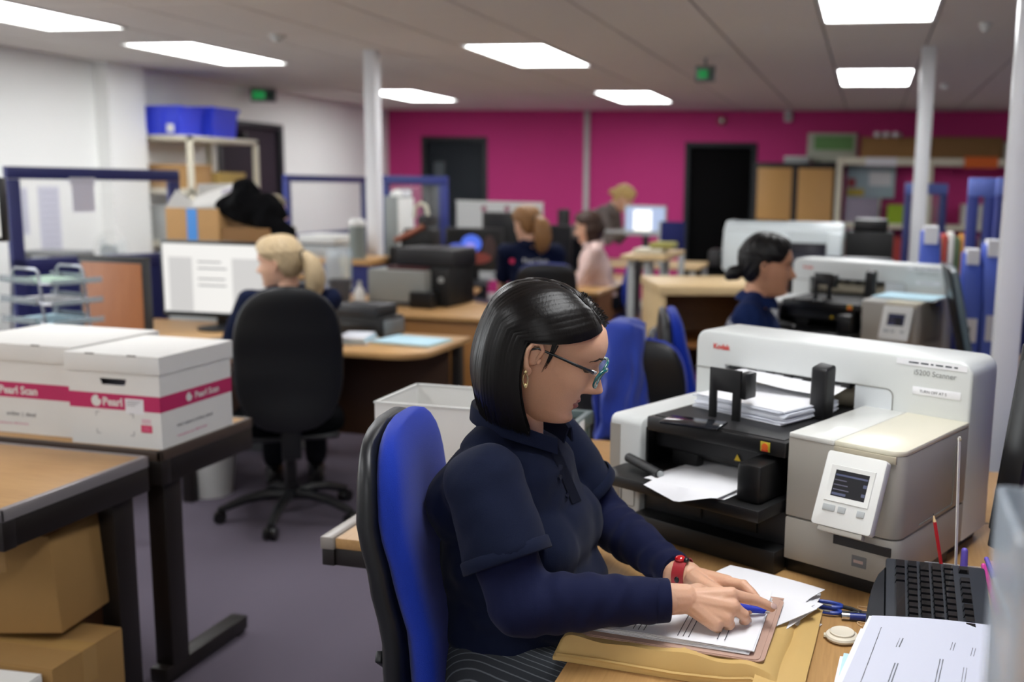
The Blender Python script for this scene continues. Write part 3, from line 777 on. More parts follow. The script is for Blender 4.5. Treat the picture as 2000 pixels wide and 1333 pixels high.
    c = MB(); c.prism([(-.29, .235), (-.285, .19), (-.24, .165), (-.06, .165), (-.06, .235)], W-.088-s-.014, Matrix(((0, 0, 1, -W+.094), (1, 0, 0, 0), (0, 1, 0, 0), (0, 0, 0, 1))), .003)
    hood = c.build('feeder_hood', m_sc_blk2, t)
    w_ = MB(); w_.prism([(-.008, 0), (.008, 0), (0, .0145)], .0008, Matrix.Translation((-.385, -.2895, .195)) @ Matrix.Rotation(R(6.3), 4, 'X') @ Matrix(((1, 0, 0, 0), (0, 0, -1, 0), (0, 1, 0, 0), (0, 0, 0, 1))))
    w_.build('warning_sign', M('warning_yellow', 'd6b21c', .5), hood)
    up_ = MB(); up_.bx(-.592, -.242, -.340, .06, .236, .268, .004)
    ut = up_.build('output_tray', m_sc_black, t)
    MB().bx(-.58, -.255, -.325, .05, .268, .2695).build('tray_floor', m_sc_blk2, ut)
    e_ = MB(); e_.box((-.47, -.335, .272), (.13, .07, .006), Euler((R(0), 0, R(14))).to_matrix(), .002); e_.build('tray_extension', M('smoky_plastic', '1a1c22', .12), ut)
    MB().bx(-.30, -.278, -.3415, -.3398, .243, .263, .0004).build('sticker', M('lime_sticker', 'b6a52a', .5), ut)
    MB().cyl((-.289, -.3418, .253), (-.289, -.3428, .253), .0075, n=16).build('sticker_spot', M('orange_sticker', 'd9601f', .5), ut)
    MB().bx(-.2965, -.2815, -.3425, -.3416, .2435, .2475).build('sticker_base', M('red_sticker', 'c63a22', .5), ut)
    # vertical guide with a window, and the right-hand guide
    g = MB(); yg = -.245
    gx0, gx1 = -.488, -.408
    mtg = Matrix.Translation((0, yg, .268)) @ Matrix(((1, 0, 0, 0), (0, 0, -1, 0), (0, 1, 0, 0), (0, 0, 0, 1)))
    g.prism([(gx0, 0), (gx0, .112), (gx1, .112), (gx1, 0), (gx1-.02, 0), (gx1-.02, .062), (gx0+.018, .062), (gx0+.018, 0)], .008, mtg, .0015)
    g.bx(gx1-.01, gx1+.012, yg-.004, yg+.04, .318, .375, .004)
    g.build('paper_guide', m_sc_black, ut)
    g = MB(); g.box((-.292, -.10, .327), (.04, .045, .128), Euler((R(8), R(5), 0)).to_matrix(), .007, 3); g.build('side_guide', m_sc_blk2, ut)
    lt = MB(); lt.bx(-.655, -.245, -.43, -.15, .123, .149, .004)
    lw = lt.build('input_tray', m_sc_black, t)
    MB().bx(-.318, -.262, -.40, -.27, .149, .228, .008).build('feed_guide', m_sc_black, lw)
    MB().bx(-.575, -.5, -.27, -.24, .147, .205, .01).build('feed_guide', m_sc_black, lw)
    ck = MB(); ck.cyl((-.632, -.352, .168), (-.512, -.395, .163), .0105, .0105, 14); ck.build('retainer_bar', m_sc_blk2, lw)
    MB().cyl((-.513, -.3945, .163), (-.507, -.397, .163), .0075, n=12).build('bar_end', m_lgrey, lw)
    for x in (-.385, -.352): MB().cyl((x, -.2, .17), (x+.026, -.2, .17), .017, n=18).build('feed_roller', m_dgrey, lw)
    MB().bx(-W+.094, -s-.008, -L+.012, -L+.03, .05, .12, .002).build('lower_panel', m_sc_blk2, t)
    for x0, x1 in ((-.54, -.45), (-.40, -.31)): MB().bx(x0, x1, -L+.009, -L+.013, .062, .1).build('panel_recess', m_sc_black, t)
    return t
SCX, SCY, SCR = .231, 2.159, R(-25.3)
scan1 = scanner('white and black document scanner on the oak desk, the nearest one, loaded with paper', (SCX, SCY, ZD), SCR)
SM = Matrix.Translation((SCX, SCY, ZD)) @ rotz(SCR)
def sc_pt(x, y, z): return SM @ Vector((x, y, z))

# papers on the scanner: the pile in the upper tray, the sheet coming out, the curled sheets in the lower tray
def paper_stack(name, label, mt, w, d, n, th, jitter, cat='papers', group=None, twist=1.5, mat=None):
    t = bpy.data.objects.new(name, None); COL.objects.link(t); t.matrix_world = mt; tag(t, label, cat, group)
    random.seed(hash(label) % 1000 if False else len(label)*7)
    b = MB(); z = 0
    for i in range(n):
        hh = th/n
        b.box((random.uniform(-1, 1)*jitter, random.uniform(-1, 1)*jitter, z+hh*.45), (w, d, hh*.86), Euler((0, 0, R(random.uniform(-twist, twist)))).to_matrix()); z += hh
    o = b.build('sheets', mat or m_paper2, t, smooth=0); o['kind'] = 'stuff'
    MB().sheet(lambda u, v: (w*(u-.5), d*(v-.5), z+.0006+.0015*math.sin(3*u)*v), 6, 6, .0005).build('top_sheet', m_paper, t)
    return t
paper_stack('paper_stack', 'thick pile of white sheets in the upper tray of the near scanner', SM @ Matrix.Translation((-.43, -.11, .2705)) @ rotz(R(-6)), .25, .2, 11, .03, .006)
def sheet_thing(name, label, f, nu, nv, origin, cat='paper', mat=None, t=.0005, parent=None):
    o = MB().sheet(lambda u, v: Vector(f(u, v))-Vector(origin), nu, nv, t).build(name, mat or m_paper)
    o.location = origin
    return tag(o, label, cat)
def f_out(u, v):
    x = -.565+.28*u; y = .06-.17*v*(1-.3*u); z = .331-.002*v-.012*u*v+.005*math.sin(5*u+1)*v
    return sc_pt(x, y, z)
sheet_thing('paper_sheet', 'single white sheet sliding out under the arch of the near scanner', f_out, 16, 10, sc_pt(-.42, -.05, .3))
def f_in(u, v):
    x = -.535+.205*u; y = -.2-.22*v; z = .151+.004*math.sin(3*u)+.012*max(0, .35-u)*v
    if v > .8: z -= .06*(v-.8)**1.0*max(0, math.sin(PI*min(1, max(0, (u-.15)/.85))))
    return sc_pt(x, y, z)
sheet_thing('paper_sheet', 'white sheets lying in the lower tray of the near scanner', f_in, 18, 12, sc_pt(-.5, -.35, .133))
def f_in2(u, v):
    x = -.505+.17*u; y = -.31-.15*v+.02*u; z = .160-.002*v-.16*max(0, v-.84)*max(0, 1-abs(u-.45)/.5)
    return sc_pt(x, y, z)
sheet_thing('paper_sheet', 'curled white sheet drooping over the lower tray of the near scanner', f_in2, 12, 12, sc_pt(-.4, -.4, .138))

# second scanner, further back on the right
p0 = at(1850, 523, 4.4); Z2 = p0.z-.415
scan2 = copy_tree(scan1); scan2.location = (p0.x, p0.y, Z2); scan2.rotation_euler.z = R(-20)
scan2['label'] = 'document scanner further back beside the woman with the black bun'
# ================================================================== THINGS ON THE FOREGROUND DESK
# --- keyboard, far end propped up; local x = long side of the keyboard (towards +Y of the room), keys face up
p_near, p_far = Vector((.145, 1.40, .735)), Vector((.15, 1.815, .815))
kx = (p_far-p_near).normalized(); ky = Vector((-1, 0, 0)); ky = (ky-kx*ky.dot(kx)).normalized(); kz = kx.cross(ky)
KM = Matrix(((kx.x, ky.x, kz.x, p_near.x), (kx.y, ky.y, kz.y, p_near.y), (kx.z, ky.z, kz.z, p_near.z), (0, 0, 0, 1)))
t = bpy.data.objects.new('keyboard', None); COL.objects.link(t); t.matrix_world = KM
tag(t, 'black computer keyboard with glossy keys, tilted, behind the white forms at the right', 'keyboard')
KL, KW = .435, .16          # local: x 0..KL from number pad to escape, y: + is the space-bar side
m_kb = M('keyboard_grey', '33363c', .4); m_key = M('glossy_key', '121316', .16, coat=1., spec=.7)
b = MB(); b.bx(0, KL, -KW/2-.01, KW/2+.003, 0, .014, .004)
b.build('keyboard_body', m_kb, t)
wr = MB(); pts = [(.05, KW/2+.002)]+[(.05+(KL-.08)*k/14, KW/2+.004+.03*math.sin(PI*k/14)**.6) for k in range(15)]+[(KL-.03, KW/2+.002)]
wr.prism(pts, .012, None, .003); wr.build('palm_curve', M('keyboard_dark', '24262b', .35), t)
ku = .0183
def key_mesh(w, d): 
    g = MB(); z0, z1 = .0135, .0215
    lo = [(-w/2, -d/2), (w/2, -d/2), (w/2, d/2), (-w/2, d/2)]; k = .0022
    hi = [(-w/2+k, -d/2+k*.7), (w/2-k, -d/2+k*.7), (w/2-k, d/2-k*1.2), (-w/2+k, d/2-k*1.2)]
    A = [g.bm.verts.new((x, y, z0)) for x, y in lo]; B = [g.bm.verts.new((x, y, z1)) for x, y in hi]
    g.bm.faces.new(B)
    for i in range(4): g.bm.faces.new((A[i], A[(i+1) % 4], B[(i+1) % 4], B[i]))
    return g.mesh('key', m_key, 0)
kcache = {}
def key(u, row, wu=1., du=1., leg=True):
    """u = units from the escape end, row 0 = function keys .. 5 = space bar row"""
    w, d = ku*wu-.0022, ku*1.14*du-.0022
    kk = (wu, du)
    if kk not in kcache: kcache[kk] = key_mesh(w, d)
    o = bpy.data.objects.new('key', kcache[kk]); COL.objects.link(o); o.parent = t
    y = -KW/2+.026+(row+.5*(du-1))*ku*1.14+(.006 if row else 0)+.002
    o.location = (KL-.012-ku*(u+wu/2), y, 0)
for i in [0, 2, 3, 4, 5, 6.5, 7.5, 8.5, 9.5, 11, 12, 13, 14]: key(i, 0)
for i in range(13): key(i, 1)
key(13, 1, 2.); key(0, 2, 1.5)
for i in range(12): key(1.5+i, 2)
key(13.5, 2, 1.5); key(0, 3, 1.75)
for i in range(11): key(1.75+i, 3)
key(12.75, 3, 2.25); key(0, 4, 1.25)
for i in range(11): key(1.25+i, 4)
key(12.25, 4, 2.75)
for u, w in ((0, 1.5), (1.5, 1.25), (2.75, 1.25), (4, 6), (10, 1.25), (11.25, 1.25), (12.5, 1.25), (13.75, 1.25)): key(u, 5, w)
for i in range(3):
    key(15.3+i, 0); key(15.3+i, 1); key(15.3+i, 2); key(15.3+i, 5)
key(16.3, 4)
for i in range(4): 
    for r in range(1, 5): key(18.5+i, r)
key(18.5, 5, 2.); key(20.5, 5)
lg = MB(); b = MB()
b.bx(KL-.012-ku*18.3, KL-.012-ku*15.2, -KW/2+.026+3.5*ku*1.14, -KW/2+.032+5.5*ku*1.14, .0138, .0142); b.build('grey_inset', M('keyboard_silver', '8d9096', .3), t)
for k in range(3): MB().bx(.035+.016*k, .043+.016*k, -KW/2-.004, -KW/2-.001, .014, .0148).build('status_light', M('led_green', '6fd08a', .4, emit=.3) if k == 1 else m_lgrey, t)
lettering('maxtor', .011, M('keyboard_print', 'c6c8cc', .5), Matrix.Translation((.088, -KW/2-.002, .0143)) @ rotz(R(0)) @ Matrix.Diagonal((1, 1, 1, 1)), t)

# --- pen tray added to prop the keyboard's far end, with pencil, ruler, pens
t = thing('pen_tray', 'low clear pen tray added behind the keyboard to prop up its far end', 'tray', (.19, 1.855, ZD))
m_clear = M('clear_acrylic', 'd8dee2', .08, trans=.0, alpha=.35)
b = MB(); b.bx(-.05, .06, -.028, .028, 0, .004); b.bx(-.05, -.047, -.028, .028, .004, .08); b.bx(.057, .06, -.028, .028, .004, .08); b.bx(-.047, .057, -.028, -.025, .004, .08); b.bx(-.047, .057, .025, .028, .004, .08); b.build('tray_body', m_clear, t)
MB().bx(-.0015, .0015, -.025, .025, .004, .07).build('divider', m_clear, t)
def pencil(label, p0, p1, col, r=.0036):
    p0, p1 = Vector(p0), Vector(p1); t = thing('pencil', label, 'pencil', p0)
    d = (p1-p0).normalized(); L = (p1-p0).length
    MB().cyl((0, 0, 0), d*(L-.016), r, r, 6).build('shaft', col, t)
    MB().cyl(d*(L-.016), d*(L-.004), r, r*.3, 6).build('wood_tip', M('pencil_wood', 'd8b98a', .7), t)
    MB().cyl(d*(L-.004), d*L, r*.3, .0003, 6).build('lead', m_dgrey, t)
pencil('red pencil standing point up behind the keyboard', (.185, 1.86, .735), at(1823, 1003, 1.88), M('pencil_red', 'b0161d', .35))
rl = at(1874, 853, 1.868)
t = thing('ruler', 'thin white ruler standing edge on behind the keyboard', 'ruler', (.197, 1.858, .736))
d = rl-Vector((.197, 1.858, .736)); mt = frame_z(d)
b = MB(); b.box((0, 0, 0), (.006, .0022, 1)); b.bm.transform(mt @ Matrix.Diagonal((1, 1, d.length, 1)) @ Matrix.Translation((0, 0, .5))); rb = b.build('blade', M('ruler_white', 'd8d6d0', .45), t)
MB().ball(d*.985, (.004, .002, .004)).build('end_hole_rim', m_beige, t)
def pen(label, p0, p1, col, capcol, r=.0045):
    p0, p1 = Vector(p0), Vector(p1); t = thing('pen', label, 'pen', p0); d = p1-p0
    MB().cyl((0, 0, 0), d*.7, r, r, 12).build('barrel', col, t); MB().cap(d*.7, d, r*1.15, r*1.0, 12).build('pen_cap', capcol, t)
m_purple = M('purple_plastic', '6a58b8', .25); m_pinkp = M('pink_plastic', 'd0459c', .25)
pen('purple pen with round cap in the tray behind the keyboard', (.21, 1.86, .74), at(1884, 1076, 1.865), m_purple, m_purple, .006)
pen('pink pen lying at the right of the keyboard', (.265, 1.80, .755), at(1921, 1105, 1.84), m_pinkp, m_pinkp)
pen('violet pen lying behind the pink one at the right of the keyboard', (.285, 1.79, .75), at(1927, 1092, 1.86), m_white, m_purple)
MB().bx(-.03, .05, -.035, .035, 0, .02, .003)
t = thing('eraser_box', 'small pink box on the desk right of the keyboard', 'box', on(1926, 1128, ZD)+Vector((.02, 0, 0)))
MB().bx(-.02, .03, -.03, .03, 0, .022, .003).build('box_body', M('pale_pink_plastic', 'dba6bd', .4), t); MB().bx(-.018, .028, -.028, .028, .022, .026, .001).build('lid', M('pale_pink_plastic', 'dba6bd', .4), t)

# --- padded envelope, folder, documents in front of the woman
m_env = M('gold_envelope_paper', 'c8a666', .6, var=.06, scale=12, bump=.25)
E0 = Vector((-.268, 1.605, ZD+.001))
t = thing('padded_envelope', 'gold padded envelope lying under the documents', 'envelope', E0, R(-3))
def env_top(u, v):
    x = -.185+.37*u; y = -.15+.30*v
    e = min(1, 16*u, 6*(1-u), 40*v, 14*(1-v))**.35 if 0 < u < 1 and 0 < v < 1 else 0
    return x, y, .032*e+.002*math.sin(23*u+3*v)*e+.002*math.sin(9*v+14*u)*e
b = MB()
rings_u, nv = 40, 24
g1 = b.grid(lambda u, v: Vector(env_top(u, v))+Vector((0, 0, .006)), rings_u, nv)
b.grid(lambda u, v: Vector((-.185+.37*u, -.15+.30*v, .0)), rings_u, nv)
# side wall with a pinched crease
def wall(u, k, y, s):
    e = .006
    return None
for (fx) in (0, 1):
    b.grid(lambda a, c: Vector((-.185+.37*(a if True else 0), -.15 if fx == 0 else .15, .006*c)), rings_u, 1)
    b.grid(lambda a, c: Vector((-.185 if fx == 0 else .185, -.15+.30*a, .006*c)), nv, 1)
bmesh.ops.remove_doubles(b.bm, verts=b.bm.verts, dist=.0004)
b.build('envelope_body', m_env, t, smooth=50)
sheet = MB().sheet(lambda u, v: (.145+.075*u, -.165+.33*v, .024-.018*u+.003*math.sin(8*v)+(.006*math.sin(2.6*v) if u > .5 else 0)), 8, 14, .0012).build('flap', m_env, t)
MB().tube([(-.178, -.152, .012), (-.1, -.154, .014), (.02, -.154, .012), (.1, -.153, .016), (.14, -.151, .022), (.165, -.148, .012)], .0028, 6).build('crease', m_env, t)
FZ = ZD+.0395
FM = Matrix.Translation((-.278, 1.60, FZ)) @ rotz(R(-3)) @ Matrix.Rotation(R(.5), 4, 'X')
t = bpy.data.objects.new('folder', None); COL.objects.link(t); t.matrix_world = FM; tag(t, 'thin pinkish brown card folder between the envelope and the documents', 'folder')
m_fold = M('pinkish_folder_card', 'b59484', .7)
MB().prism(rrect(-.155, .165, -.12, .125, .012, 4), .0016).build('back_cover', m_fold, t); MB().prism(rrect(-.153, .158, -.118, .122, .01, 4), .0012, Matrix.Translation((0, 0, .0017))).build('front_cover', m_fold, t)
MB().bx(.1, .163, .1255, .133, 0, .0014).build('index_tab', m_fold, t)
DM = FM @ Matrix.Translation((0, 0, .0033))
t = bpy.data.objects.new('documents', None); COL.objects.link(t); t.matrix_world = DM; tag(t, 'stack of printed white documents under the hands of the seated woman', 'papers')
random.seed(3); b = MB()
for i in range(6): b.box((.0+random.uniform(-.006, .006), random.uniform(-.004, .004), .0008+.0013*i), (.285, .212, .001), Euler((0, 0, R(random.uniform(-2, 2)))).to_matrix())
o = b.build('sheets', m_paper, t, smooth=0); o['kind'] = 'stuff'
PZ = .0092
def top_f(u, v):
    x = -.145+.29*u; y = -.107+.214*v
    return (x, y, PZ+.0012*math.sin(4*u+2*v)+.016*max(0, u-.72)**1.2*max(0, v-.45)*6)
MB().sheet(top_f, 20, 16, .0005).build('top_sheet', m_paper, t)
q = MB()
def tx(x0, x1, y, mb, w=.0011):      # print lines run across the sheet (the page is turned sideways)
    mb.bx(x0, x1, y-w, y+w, PZ+.0016, PZ+.0024)
random.seed(5)
for k in range(3):
    for j in range(3): q.bx(-.128+.075*k+.009*j-.0006, -.128+.075*k+.009*j+.0006, -.098+.0*j, .02-random.uniform(0, .05), PZ+.0015, PZ+.0022)
for j in range(2): q.bx(.085+.012*j, .0862+.012*j, -.09, -.01-.02*j, PZ+.0015, PZ+.0024)
o = q.build('printed_lines', m_ink, t, smooth=0); o['kind'] = 'stuff'
# fanned sheets beyond the hands
t = thing('paper_fan', 'fanned pile of white sheets on the desk beyond the hands of the woman', 'papers', (-.165, 1.765, ZD+.001), R(-14))
b = MB(); random.seed(9)
for i in range(8):
    b.box((.0+.004*(i % 3), .03-.011*i, .002+.0042*i), (.2+.012*(i % 2), .13, .0012), Euler((R(1.0), R(-1.2), R(16-5.5*i))).to_matrix())
o = b.build('sheets', m_paper, t, smooth=0); o['kind'] = 'stuff'
MB().sheet(lambda u, v: (-.10+.19*u+.02*v, -.03+.11*v, .038+.003*math.sin(3*v)-.010*u*u), 8, 8, .0006).build('top_sheet', m_paper, t)
MB().box((.075, -.035, .0015), (.1, .075, .0012), Euler((0, 0, R(-16))).to_matrix()).build('loose_sheet', m_paper, t)

# --- scissors, craft knife, rubber band, puck
sp = on(1645, 1200, ZD)
t = thing('scissors', 'blue and black handled scissors on the desk near the keyboard', 'scissors', sp+Vector((0, 0, .001)), R(-8))
m_bh = M('blue_rubber_handle', '26409a', .4)
for k, (yy, rr, zz) in enumerate(((.006, .3, .011), (-.009, -.25, .006))):
    pts = [(-.026+.027*math.cos(a)-.002, yy+.0105*math.sin(a), zz) for a in np.linspace(0, 2*PI, 20, endpoint=False)]
    MB().tube(pts, .0036, 8, True).build('handle_loop', m_bh, t)
    MB().tube([(p[0]*.98, p[1], p[2]+.0015) for p in pts[9:17]], .0032, 8).build('handle_grip', m_black, t)
    MB().tube([(.0, yy*.9, zz), (.018, yy*.4, zz), (.03, 0, .008)], .004, 8).build('handle_neck', m_black, t)
    bl = MB(); mt = Matrix.Translation((.03, 0, .006+.002*k)) @ rotz(R(6*(1 if k else -1))); bl.prism([(-.004, -.005), (.06, -.001), (.062, .0005), (0, .005)], .0014, mt); bl.build('blade', m_steel, t)
MB().cyl((.031, 0, .005), (.031, 0, .0115), .004, n=14).build('pivot_screw', m_chrome, t)
kp = on(1672, 1213, ZD)
t = thing('craft_knife', 'small blue handled knife with metal end in front of the scissors', 'knife', kp+Vector((0, 0, .008)), R(6))
MB().cyl((-.012, 0, 0), (.05, 0, 0), .0065, .0065, 14).build('handle', M('navy_plastic', '1f2f7c', .3), t); MB().cyl((-.026, 0, 0), (-.012, 0, 0), .007, .0068, 14).build('ferrule', m_chrome, t); MB().cyl((-.0263, 0, 0), (-.026, 0, 0), .005, n=12).build('end_disc', m_dgrey, t)
for i, (px, py, l) in enumerate(((1690, 1190, 'tan rubber band above the scissors'), (1690, 1221, 'tan rubber band beside the craft knife'))):
    c = on(px, py, ZD); t_ = thing('rubber_band', l, 'rubber band', c+Vector((0, 0, .0014)), 0, 'rubber bands')
    MB().tube([(.014*math.cos(a), .009*math.sin(a)+.003*math.cos(2*a), .0+.0003*math.sin(3*a)) for a in np.linspace(0, 2*PI, 26, endpoint=False)], .0012, 6, True).build('band', M('tan_rubber', 'c7a57c', .5), t_)
c = on(1644, 1250, ZD)
t = thing('puck', 'round cream plastic puck on the desk near the scissors', 'puck', c)
m_puck = M('cream_puck', 'ded6c4', .4)
MB().lathe([(.020, 0), (.0265, .003), (.0285, .007), (.027, .0105), (.0225, .0125), (.0215, .0125)]).build('puck_body', m_puck, t); MB().lathe([(.0212, .0122), (.0214, .0155), (.020, .0165), (.017, .0155), (.004, .0155)]).build('raised_top', m_puck, t)
MB().bx(-.031, -.026, -.005, .005, .003, .008, .001).build('side_notch', m_cream, t)

# --- forms on the right, pale blue form under them
def A_(x, y, z): return Vector((x, y, z))
fa, fb, fc, fd = on(1703, 1203, .80), on(1935, 1222, .80), on(1640, 1345, .778), on(1925, 1400, .778)
FMc = (fa+fb+fc+fd)/4
t = thing('form_stack', 'stack of white printed forms in the bottom right corner, in front of the keyboard', 'papers', (FMc.x, FMc.y, ZD))
def form_pt(u, v, dz=0):
    a = fa.lerp(fb, u); c = fc.lerp(fd, u); p = a.lerp(c, v); return p-Vector((FMc.x, FMc.y, ZD))+Vector((0, 0, dz+.003*math.sin(PI*u)))
random.seed(21)
b = MB()
for i in range(8):
    ox, oy = random.uniform(-.006, .004), random.uniform(-.004, .004)
    b.sheet(lambda u, v: form_pt(u, v, -.0025-.0045*i*(1+.3*u))+Vector((ox-.0022*i, oy, 0)), 6, 4, .0012)
o = b.build('sheets', m_paper2, t); o['kind'] = 'stuff'
MB().sheet(lambda u, v: form_pt(u, v), 10, 6, .0006).build('top_sheet', M('form_paper', 'c6c9d6', .8), t)
def strip(mb, u0, v0, u1, v1, w=.0006, z=.0006):
    a, c = form_pt(u0, v0, z), form_pt(u1, v1, z); d = (c-a); s = d.cross(Vector((0, 0, 1))).normalized()*w
    vs = [mb.bm.verts.new(p) for p in (a-s, c-s, c+s, a+s)]; f = mb.bm.faces.new(vs)
q = MB(); strip(q, .12, .17, .98, .17); strip(q, .12, .17, .13, 1.2, .0008); q.build('ruled_frame', m_inkd, t, smooth=0)
for (u, v, l) in ((.3, .3, .12), (.71, .28, .1), (.87, .31, .1), (.32, .62, .45), (.64, .5, .5), (.82, .55, .4), (.22, .95, .1)):
    q = MB()
    for k in range(2):
        strip(q, u+.022*k, v, u+.022*k-.01, v+l, .0009)
    q.build('printed_text', m_ink, t, smooth=0)
p = on(1660, 1296, ZD+.004)
t = thing('pale_blue_form', 'pale blue printed form slipped beneath the white forms', 'form', p+Vector((.03, -.03, 0)), R(-4))
MB().bx(-.045, .08, -.09, .06, 0, .001).build('sheet', m_bluep, t); MB().bx(-.05, .07, -.088, .05, -.0025, -.0005).build('under_sheet', m_paper, t)
q = MB()
for k in range(9): q.bx(-.035, .03, .045-.012*k, .0464-.012*k, .0009, .0014)
o = q.build('ruled_lines', M('green_ruling', '74b9a0', .8), t, smooth=0); o['kind'] = 'stuff'

# --- monitor seen edge on at the right and the blurred clear plastic holder in the very front
t = thing('monitor', 'silver backed monitor seen edge on at the right edge', 'monitor', (.305, 1.97, ZD), R(38))
ry = Euler((0, R(8), 0)).to_matrix()
MB().box((.235, .02, .27), (.45, .03, .36), ry, .008).build('housing', M('monitor_silver', '7d7d7a', .35), t)
MB().box((.005, .012, .27), (.014, .05, .37), ry, .004).build('bezel_edge', m_black, t)
MB().box((.235, .041, .27), (.46, .012, .37), ry, .004).build('bezel', m_black, t)
MB().cyl((.22, .02, .01), (.22, .02, .15), .022).build('stand_neck', m_mgrey, t); MB().lathe([(.1, 0), (.1, .008), (.08, .015), (.03, .02)], (.22, .02, 0)).build('stand_foot', m_mgrey, t)
t = thing('acrylic_holder', 'blurred clear plastic leaflet holder closest to the camera at the right edge', 'holder', (.150, .80, ZD))
m_acr = M('frosted_acrylic', 'cfdbe6', .25, alpha=.38)
def acr(u, v): return Vector((-.0325+.10*u, -.02+.10*(1-u), .0+v*(.535-.02*u)))
b = MB(); b.prism([(-.036+0, -.09), (-.030, -.09), (-.028, .05), (-.034, .05)], .53, None, .002); b.build('side_wall', m_acr, t)
b = MB(); b.bx(-.03, .16, -.092, -.088, 0, .4); b.build('front_wall', m_acr, t)
b = MB(); b.bx(-.03, .16, .046, .05, 0, .53); b.build('rear_wall', m_acr, t)
MB().bx(-.034, .16, -.09, .05, -.0, .005).build('holder_base', m_acr, t)
MB().bx(-.02, .15, -.07, -.06, .005, .33).build('leaflet', M('holder_leaflet', '9fb3c8', .7), t)
# ================================================================== PEOPLE
def skin_mat(name, col): 
    return M(name, col, .48, bump=.08, scale=350, var=.05, sss=.12)
m_skin = skin_mat('skin_tan', 'd2a487')
m_lip = M('lips', '9c5148', .4)
m_brow = M('brow_hair', '2b1f19', .8)
m_nail = M('nail', 'c2a49a', .2, coat=.6)
m_navy = M('navy_polo_cloth', '10172d', .85, bump=.35, scale=1100, var=.1, sheen=.04, spec=.12)
m_navy2 = M('navy_jersey', '0e1434', .8, bump=.15, scale=600, var=.1, sheen=.04, spec=.15)
m_trouser = M('dark_grey_trousers', '2c2e33', .85, spec=.15)
def hair_mat(name, col, rough=.35, var=.35, spec=.3):
    return M(name, col, rough, var=var, scale=230, stretch=(1, 1, .06), spec=spec, bump=.2)
m_hair_blk = hair_mat('near_black_hair', '0b0807', .36, spec=.22)
m_hair_blk2 = hair_mat('black_hair', '0e0b0b', .5)
m_hair_bld = hair_mat('ash_blonde_hair', 'b39e7c', .5, .45)
m_hair_brn = hair_mat('light_brown_hair', '86603a', .5, .4)
m_hair_drk = hair_mat('dark_brown_hair', '35231a', .5)
m_hair_pale = hair_mat('pale_blonde_hair', 'c3a468', .55, .3)
m_hair_gry = hair_mat('grey_blond_hair', '857a62', .6)

def cinterp(xs, ys):
    xs = np.array(xs, float); ys = np.array(ys, float)
    m = np.gradient(ys, xs)
    def f(x):
        x = min(max(x, xs[0]), xs[-1]); i = min(max(int(np.searchsorted(xs, x))-1, 0), len(xs)-2)
        h = xs[i+1]-xs[i]; t = (x-xs[i])/h
        return float((2*t**3-3*t**2+1)*ys[i]+(t**3-2*t**2+t)*h*m[i]+(-2*t**3+3*t**2)*ys[i+1]+(t**3-t**2)*h*m[i+1])
    return f
_zs = [-.008, .004, .018, .03, .045, .06, .08, .1, .115, .13, .148, .168, .188, .203, .213, .2165]
H_f = cinterp(_zs, [.040, .074, .087, .0855, .0855, .086, .0875, .087, .0865, .0915, .0915, .085, .071, .049, .022, .0])
H_b = cinterp(_zs, [-.0, -.015, -.03, -.045, -.06, -.07, -.083, -.092, -.096, -.0975, -.096, -.088, -.070, -.048, -.022, -.004])
H_w = cinterp(_zs, [.018, .031, .041, .048, .055, .0605, .0665, .0695, .071, .0725, .0725, .069, .059, .042, .02, .003])
H_n = cinterp([.0655, .0685, .074, .0805, .087, .097, .106, .115, .125], [0, .010, .0225, .0278, .0248, .0172, .0108, .0055, 0])
def _g(y, a, s): return math.exp(-((y-a)/s)**2)
def head_pt(z, phi, off=0., feat=True):
    c, s = math.cos(phi), math.sin(phi)
    xm = -.008; a = (H_f(z)-xm) if c > 0 else (xm-H_b(z)); w = H_w(z); e = 2.35 if c > 0 else 2.1
    x = xm+(a+off)*abs(c)**(2/e)*math.copysign(1, c); y = (w+off)*abs(s)**(2/e)*math.copysign(1, s)
    if feat and c > 0 and x > .0:
        ay = abs(y); k = min(1, max(0, (x-.02)/.03))
        d = 0
        if .0655 < z < .125: d += H_n(z)*math.exp(-(ay/(.0075+.0055*min(1, max(0, (.108-z)/.035))))**2)
        d += .005*_g(ay, .0125, .0055)*_g(z, .0775, .006)
        d -= .0085*_g(ay, .030, .017)*_g(z, .113, .0115)
        d += .0062*_g(ay, .031, .0115)*_g(z, .1105, .0085)
        d += .0028*_g(ay, .028, .02)*_g(z, .1285, .006)
        d += .0035*_g(ay, .042, .018)*_g(z, .082, .016)
        d += .0045*_g(y, 0, .019)*_g(z, .0525, .0045)+.0052*_g(y, 0, .017)*_g(z, .0425, .0048)-.0034*_g(y, 0, .02)*_g(z, .0478, .0018)
        d += .004*_g(y, 0, .02)*_g(z, .018, .011)-.002*_g(y, 0, .02)*_g(z, .032, .005)
        x += d*k
    return Vector((x, y, z))
